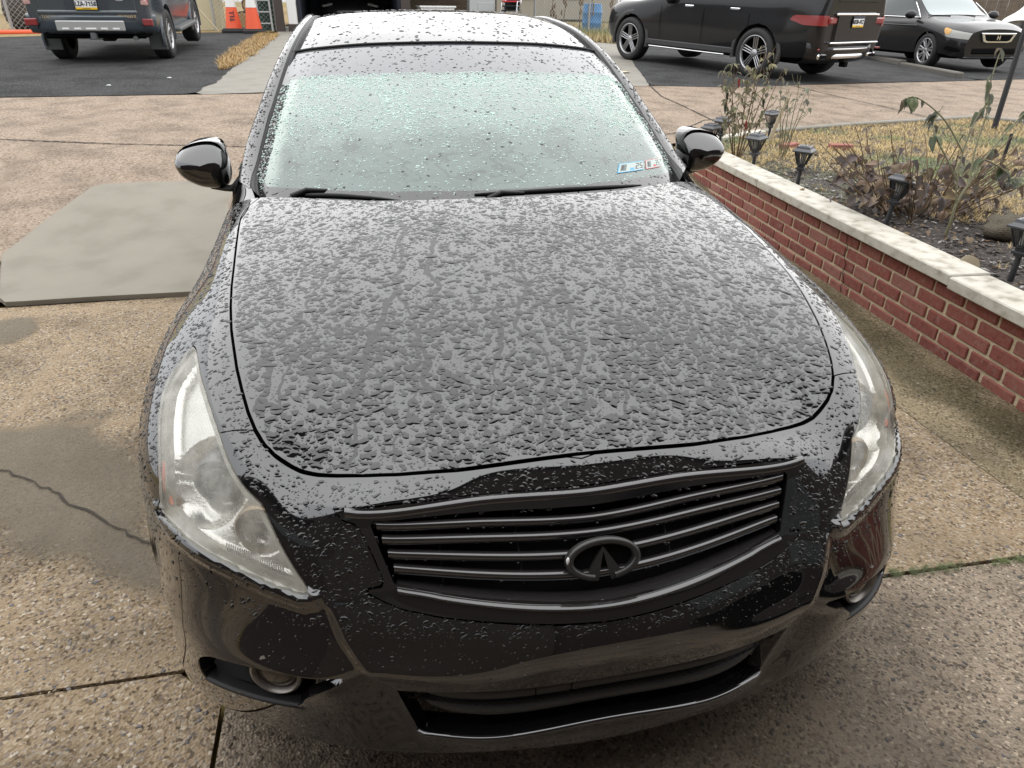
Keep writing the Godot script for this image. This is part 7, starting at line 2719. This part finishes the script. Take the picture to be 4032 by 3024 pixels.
	chain_fence(Vector3(5.05, 0, -22.3), Vector3(15.0, 0, -27.5), 1.35, "chain-link fence across the grassy yard behind the tall black car")
	# logs stacked behind the cones, and a fallen trunk behind the left fence
	var lg := thing("log_pile", "stacked sawn logs with pale round ends behind the traffic cones", "log pile", Vector3(-3.0, lie(-3.0, -23.2), -23.2))
	for p in [[-0.35, 0.24, 0.23], [0.12, 0.22, 0.2], [0.5, 0.25, 0.22], [-0.1, 0.62, 0.24], [0.36, 0.66, 0.21], [0.1, 1.02, 0.2]]:
		var mb := MB.new()
		mb.tube([Vector3(p[0], p[1], -0.8), Vector3(p[0], p[1], 0.0)], p[2], 16)
		var lo := obj("log", mb, M.bark, lg)
		var e := MB.new()
		e.lathe([Vector2(0.0, 0.0), Vector2(p[2] * 0.86, 0.0)], 16, Transform3D(Basis(Vector3.RIGHT, -PI / 2), Vector3(p[0], p[1], 0.006)))
		for i in e.n.size(): e.n[i] = Vector3(0, 0, 1)
		obj("log_end", e, M.log_end, lo)
	var stump := MB.new()
	stump.blob(Vector3(0, 0.45, 0), Vector3(0.75, 0.5, 0.35), 12, 8, 0.25, 3)
	var sto := obj("brush_heap", stump, M.bark)
	sto.position = Vector3(-8.4, lie(-8.4, -22), -22.4)
	tag(sto, "dark brush heap behind the left chain-link fence", "brush heap")
	var rb := MB.new()
	rb.tube([Vector3(-13.0, 0.05, -18.6), Vector3(-9, 0.05, -19.6), Vector3(-6.3, 0.05, -20.6)], 0.06, 8)
	var ro := obj("red_edging", rb, M.cone)
	ro.position.y = lie(-8, -19.5)
	tag(ro, "red timber edging on the ground along the left fence", "edging")
	# ladder propped by the garage
	var ld := MB.new()
	for x in [0.0, 0.34]: ld.box(Vector3(x, 0.9, 0), Vector3(0.05, 1.8, 0.07), 0.008)
	for k in 6: ld.box(Vector3(0.17, 0.2 + 0.28 * k, 0), Vector3(0.30, 0.035, 0.03), 0.006)
	var lo2 := obj("ladder", ld, M.alu)
	lo2.position = Vector3(-2.78, lie(-2.7, -21.7), -21.75)
	lo2.rotation = Vector3(-0.08, 0.2, 0.0)
	tag(lo2, "aluminium ladder standing by the garage post behind the cones", "ladder")
	# garage
	var g := thing("garage", "open dark garage with brown posts and a white jamb, above the saloon's roof", "garage", Vector3(-2.24, lie(-1, -21.8), -21.83))
	box_part("post", Vector3(0.02, 1.3, 0), Vector3(0.21, 2.7, 0.2), 0.01, M.brown, g)
	box_part("jamb", Vector3(0.36, 1.36, -0.02), Vector3(0.24, 2.36, 0.14), 0.01, M.white, g)
	box_part("jamb_foot", Vector3(0.36, 0.09, -0.02), Vector3(0.28, 0.18, 0.18), 0.01, M.brown, g)
	box_part("post", Vector3(3.45, 1.3, 0), Vector3(0.26, 2.7, 0.2), 0.01, M.brown, g)
	box_part("side_wall", Vector3(0.55, 1.3, -3.0), Vector3(0.12, 2.7, 6.0), 0.0, M.barn, g)
	box_part("side_wall", Vector3(3.3, 1.3, -3.0), Vector3(0.12, 2.7, 6.0), 0.0, M.barn, g)
	box_part("back_wall", Vector3(1.9, 1.3, -6.1), Vector3(3.2, 2.7, 0.12), 0.0, M.barn, g)
	box_part("ceiling", Vector3(3.2, 2.75, -3.0), Vector3(7.4, 0.14, 6.6), 0.0, M.brown, g)
	box_part("green_sheet", Vector3(-0.35, 0.95, -0.3), Vector3(0.5, 1.9, 0.03), 0.004, M.green_sheet, g)
	box_part("carport_back", Vector3(5.2, 1.2, -5.2), Vector3(3.6, 2.4, 0.1), 0.0, M.wood, g)
	var dc := thing("car_in_garage", "front of a dark sporty car inside the garage", "car", Vector3(-0.30, lie(0, -23), -24.4))
	var cb := MB.new()
	var rows := []
	for k in 21:
		var u := k / 10.0 - 1.0
		var b := -0.5 * pow(absf(u), 3.0)
		rows.append([Vector3(u * 0.95, 0.20, 0.95 + b), Vector3(u * 0.98, 0.38, 1.06 + b), Vector3(u * 0.97, 0.55, 1.05 + b), Vector3(u * 0.94, 0.70, 0.85 + b), Vector3(u * 0.90, 0.82, 0.1 + b * 0.4), Vector3(u * 0.80, 0.92, -0.7)])
	cb.sheet(rows)
	obj("body", cb, M.black_car, dc)
	for s in [-1.0, 1.0]:
		box_part("headlight", Vector3(0.66 * s, 0.66, 0.80), Vector3(0.34, 0.05, 0.10), 0.02, M.lamp_white, dc, Vector3(0.3, -0.45 * s, -0.2 * s))
	var gs := MB.new()
	gs.box(Vector3(0, 0.36, 1.05), Vector3(0.8, 0.12, 0.05), 0.02)
	obj("intake", gs, M.void, dc)
	# things kept under the carport
	var tb := thing("white_table", "white plastic table with slim legs under the carport", "table", Vector3(2.1, lie(2, -21.9), -22.2), 0.1)
	box_part("table_top", Vector3(0, 0.70, 0), Vector3(1.05, 0.05, 0.7), 0.015, M.white, tb)
	for e in [[-0.46, -0.28], [0.46, -0.28], [-0.46, 0.28], [0.40, 0.28]]:
		var mb := MB.new()
		mb.tube([Vector3(e[0] * 1.06, 0, e[1] * 1.06), Vector3(e[0], 0.68, e[1])], [0.028, 0.04], 8)
		obj("leg", mb, M.white, tb)
	box_part("table_rail", Vector3(0, 0.63, 0.30), Vector3(0.95, 0.09, 0.02), 0.005, M.white, tb)
	var bx := thing("white_cabinet", "white drawer cabinet under the carport left of the stacked chairs", "cabinet", Vector3(3.45, lie(3.4, -22.2), -22.4))
	box_part("cabinet_body", Vector3(0, 0.5, 0), Vector3(0.75, 1.0, 0.5), 0.01, M.cabinet, bx)
	for k in 3: box_part("drawer", Vector3(0.1, 0.2 + 0.27 * k, 0.255), Vector3(0.48, 0.22, 0.02), 0.008, M.cabinet, bx)
	var vs := MB.new()
	vs.lathe([Vector2(0.0, 0.0), Vector2(0.17, 0.0), Vector2(0.13, 0.1), Vector2(0.10, 0.25), Vector2(0.16, 0.45), Vector2(0.22, 0.62), Vector2(0.19, 0.64), Vector2(0.0, 0.6)], 18)
	var vo := obj("stone_urn", vs, M.path)
	vo.position = Vector3(2.88, lie(2.8, -22), -22.3)
	tag(vo, "grey stone urn between the white table and the cabinet", "urn")
	for k in 5:
		var c := thing("stacking_chair", ["lowest black stacking chair of the chrome-legged stack", "second black stacking chair from the bottom of the stack", "middle stacking chair of the stack", "fourth stacking chair of the stack", "topmost stacking chair, with a red seat"][k], "chair", Vector3(4.2 + 0.01 * k, lie(4.1, -21.8) + 0.115 * k, -21.9 + 0.02 * k), -0.5, "stacked chrome-legged chairs")
		box_part("seat", Vector3(0, 0.44, 0), Vector3(0.44, 0.035, 0.42), 0.015, M.red_seat if k == 4 else M.dark_seat, c)
		box_part("backrest", Vector3(0, 0.78, -0.21), Vector3(0.42, 0.22, 0.03), 0.012, M.red_seat if k == 4 else M.dark_seat, c)
		for s in [-1.0, 1.0]:
			var fr := MB.new()
			fr.tube(curve3([Vector3(0.24 * s, 0, 0.22), Vector3(0.23 * s, 0.40, 0.20), Vector3(0.23 * s, 0.44, 0.0), Vector3(0.23 * s, 0.44, -0.18), Vector3(0.22 * s, 0.9, -0.24)], 4), 0.013, 7)
			obj("leg", fr, M.chrome, c)
			var fb := MB.new()
			fb.tube([Vector3(0.23 * s, 0.42, -0.1), Vector3(0.24 * s, 0, -0.24)], 0.013, 7)
			obj("leg", fb, M.chrome, c)
	# blue barrel, bins and dead stalks in the yard
	var br := MB.new()
	br.lathe([Vector2(0.0, 0.0), Vector2(0.30, 0.0), Vector2(0.335, 0.1), Vector2(0.345, 0.3), Vector2(0.355, 0.32), Vector2(0.345, 0.34), Vector2(0.345, 0.62), Vector2(0.355, 0.64), Vector2(0.345, 0.66), Vector2(0.32, 0.92), Vector2(0.0, 0.93)], 24)
	var bo := obj("blue_barrel", br, M.blue)
	bo.position = Vector3(8.1, lie(8.1, -26.3), -26.4)
	tag(bo, "blue plastic barrel behind the wire fence in the yard", "barrel")
	var bn := MB.new()
	bn.box(Vector3(0, 0.5, 0), Vector3(0.75, 1.0, 0.7), 0.05)
	var bno := obj("grey_bin", bn, M.green_grey)
	bno.position = Vector3(9.55, lie(9.5, -26), -26.2)
	tag(bno, "grey-green bin behind the wire fence, right of the blue barrel", "bin")
	for k in 9:
		var x := 5.9 + 0.55 * k + rg.randf_range(-0.2, 0.2)
		var z := -23.6 - 0.35 * k
		var mb := MB.new()
		var top2 := Vector3(rg.randf_range(-0.15, 0.15), rg.randf_range(1.1, 1.7), 0)
		mb.tube(stem_path(Vector3.ZERO, top2, 0.05, 5, rg), [0.022, 0.02, 0.017, 0.014, 0.01, 0.006], 6)
		for j in 7:
			var q := top2 * rg.randf_range(0.45, 1.0)
			mb.blob(q + Vector3(rg.randf_range(-0.08, 0.08), -0.05, 0.03), Vector3(0.035, 0.09, 0.03), 6, 4, 0.3, k * 10 + j)
		var o := obj("dead_stalk", mb, M.twig)
		o.position = Vector3(x, lie(x, z), z)
		tag(o, "withered brown stalk in the fenced yard", "stalk", "withered stalks in the fenced yard")
	# far hedge, sheds and tree line that close the view just above the frame
	var hd := thing("far_house", "pale house wall far behind the yard", "house", Vector3(6, lie(6, -40), -44))
	box_part("wall", Vector3(0, 2.4, 0), Vector3(16, 4.8, 6), 0.0, M.house_pale, hd)
	box_part("wall", Vector3(-26, 2.4, 4), Vector3(16, 4.8, 6), 0.0, M.siding, hd)
	for k in 5: box_part("window", Vector3(-5.5 + 2.8 * k, 1.6, 3.02), Vector3(1.0, 1.3, 0.06), 0.01, M.glass, hd)
	# odd pale leaves and litter on the asphalt
	for p in [[4.15, -11.9, 0.20, 0.12], [-3.5, -9.9, 0.03, 0.02], [-2.9, -10.6, 0.03, 0.02]]:
		var mb := MB.new()
		mb.blob(Vector3(0, 0.008, 0), Vector3(p[2], 0.010, p[3]), 8, 4, 0.2, 6)
		var o := obj("litter", mb, M.cream if p[2] > 0.1 else M.white)
		o.position = Vector3(p[0], lie(p[0], p[1]) + 0.008, p[1])
		tag(o, "tan leaf lying on the asphalt by the tall black car's front wheel" if p[2] > 0.1 else "small white scrap on the left asphalt lot", "leaf" if p[2] > 0.1 else "litter", "" if p[2] > 0.1 else "white scraps on the left lot")

func chain_fence(a: Vector3, b: Vector3, h: float, label: String) -> void:
	var la := lie(a.x, a.z)
	var t := thing("chain_link_fence", label, "fence", Vector3(a.x, la, a.z))
	var d := Vector3(b.x - a.x, lie(b.x, b.z) - la, b.z - a.z)
	var n := int(d.length() / 2.4) + 1
	for k in n + 1:
		var mb := MB.new()
		var q := d * (float(k) / n)
		mb.tube([q, q + Vector3(0, h + 0.05, 0)], 0.035, 10)
		obj("post", mb, M.wire, t)
	var net := MB.new()
	var step := 0.115
	var cols := int(d.length() / step)
	var dir := d / cols
	var flat := Vector3(d.z, 0, -d.x).normalized()
	for s in [-1, 1]:
		for k in range(-int(h / step), cols + int(h / step) + 1):
			# a wire that climbs at 45 degrees, clipped to the panel
			var t0 := maxf(0.0, -k if s > 0 else k - cols)
			var t1 := minf(h / step, cols - k if s > 0 else k)
			if t1 <= t0: continue
			var p: Vector3 = dir * (k + s * t0) + Vector3(0, t0 * step, 0)
			var q: Vector3 = dir * (k + s * t1) + Vector3(0, t1 * step, 0)
			net.tube([p + flat * 0.004 * s, q + flat * 0.004 * s], 0.0045, 3, false)
	var no := obj("wire_mesh", net, M.wire, t)
	no.set_meta("kind", "stuff")
	var rail := MB.new()
	rail.tube([Vector3(0, h, 0), d + Vector3(0, h, 0)], 0.02, 8)
	obj("top_rail", rail, M.wire, t)
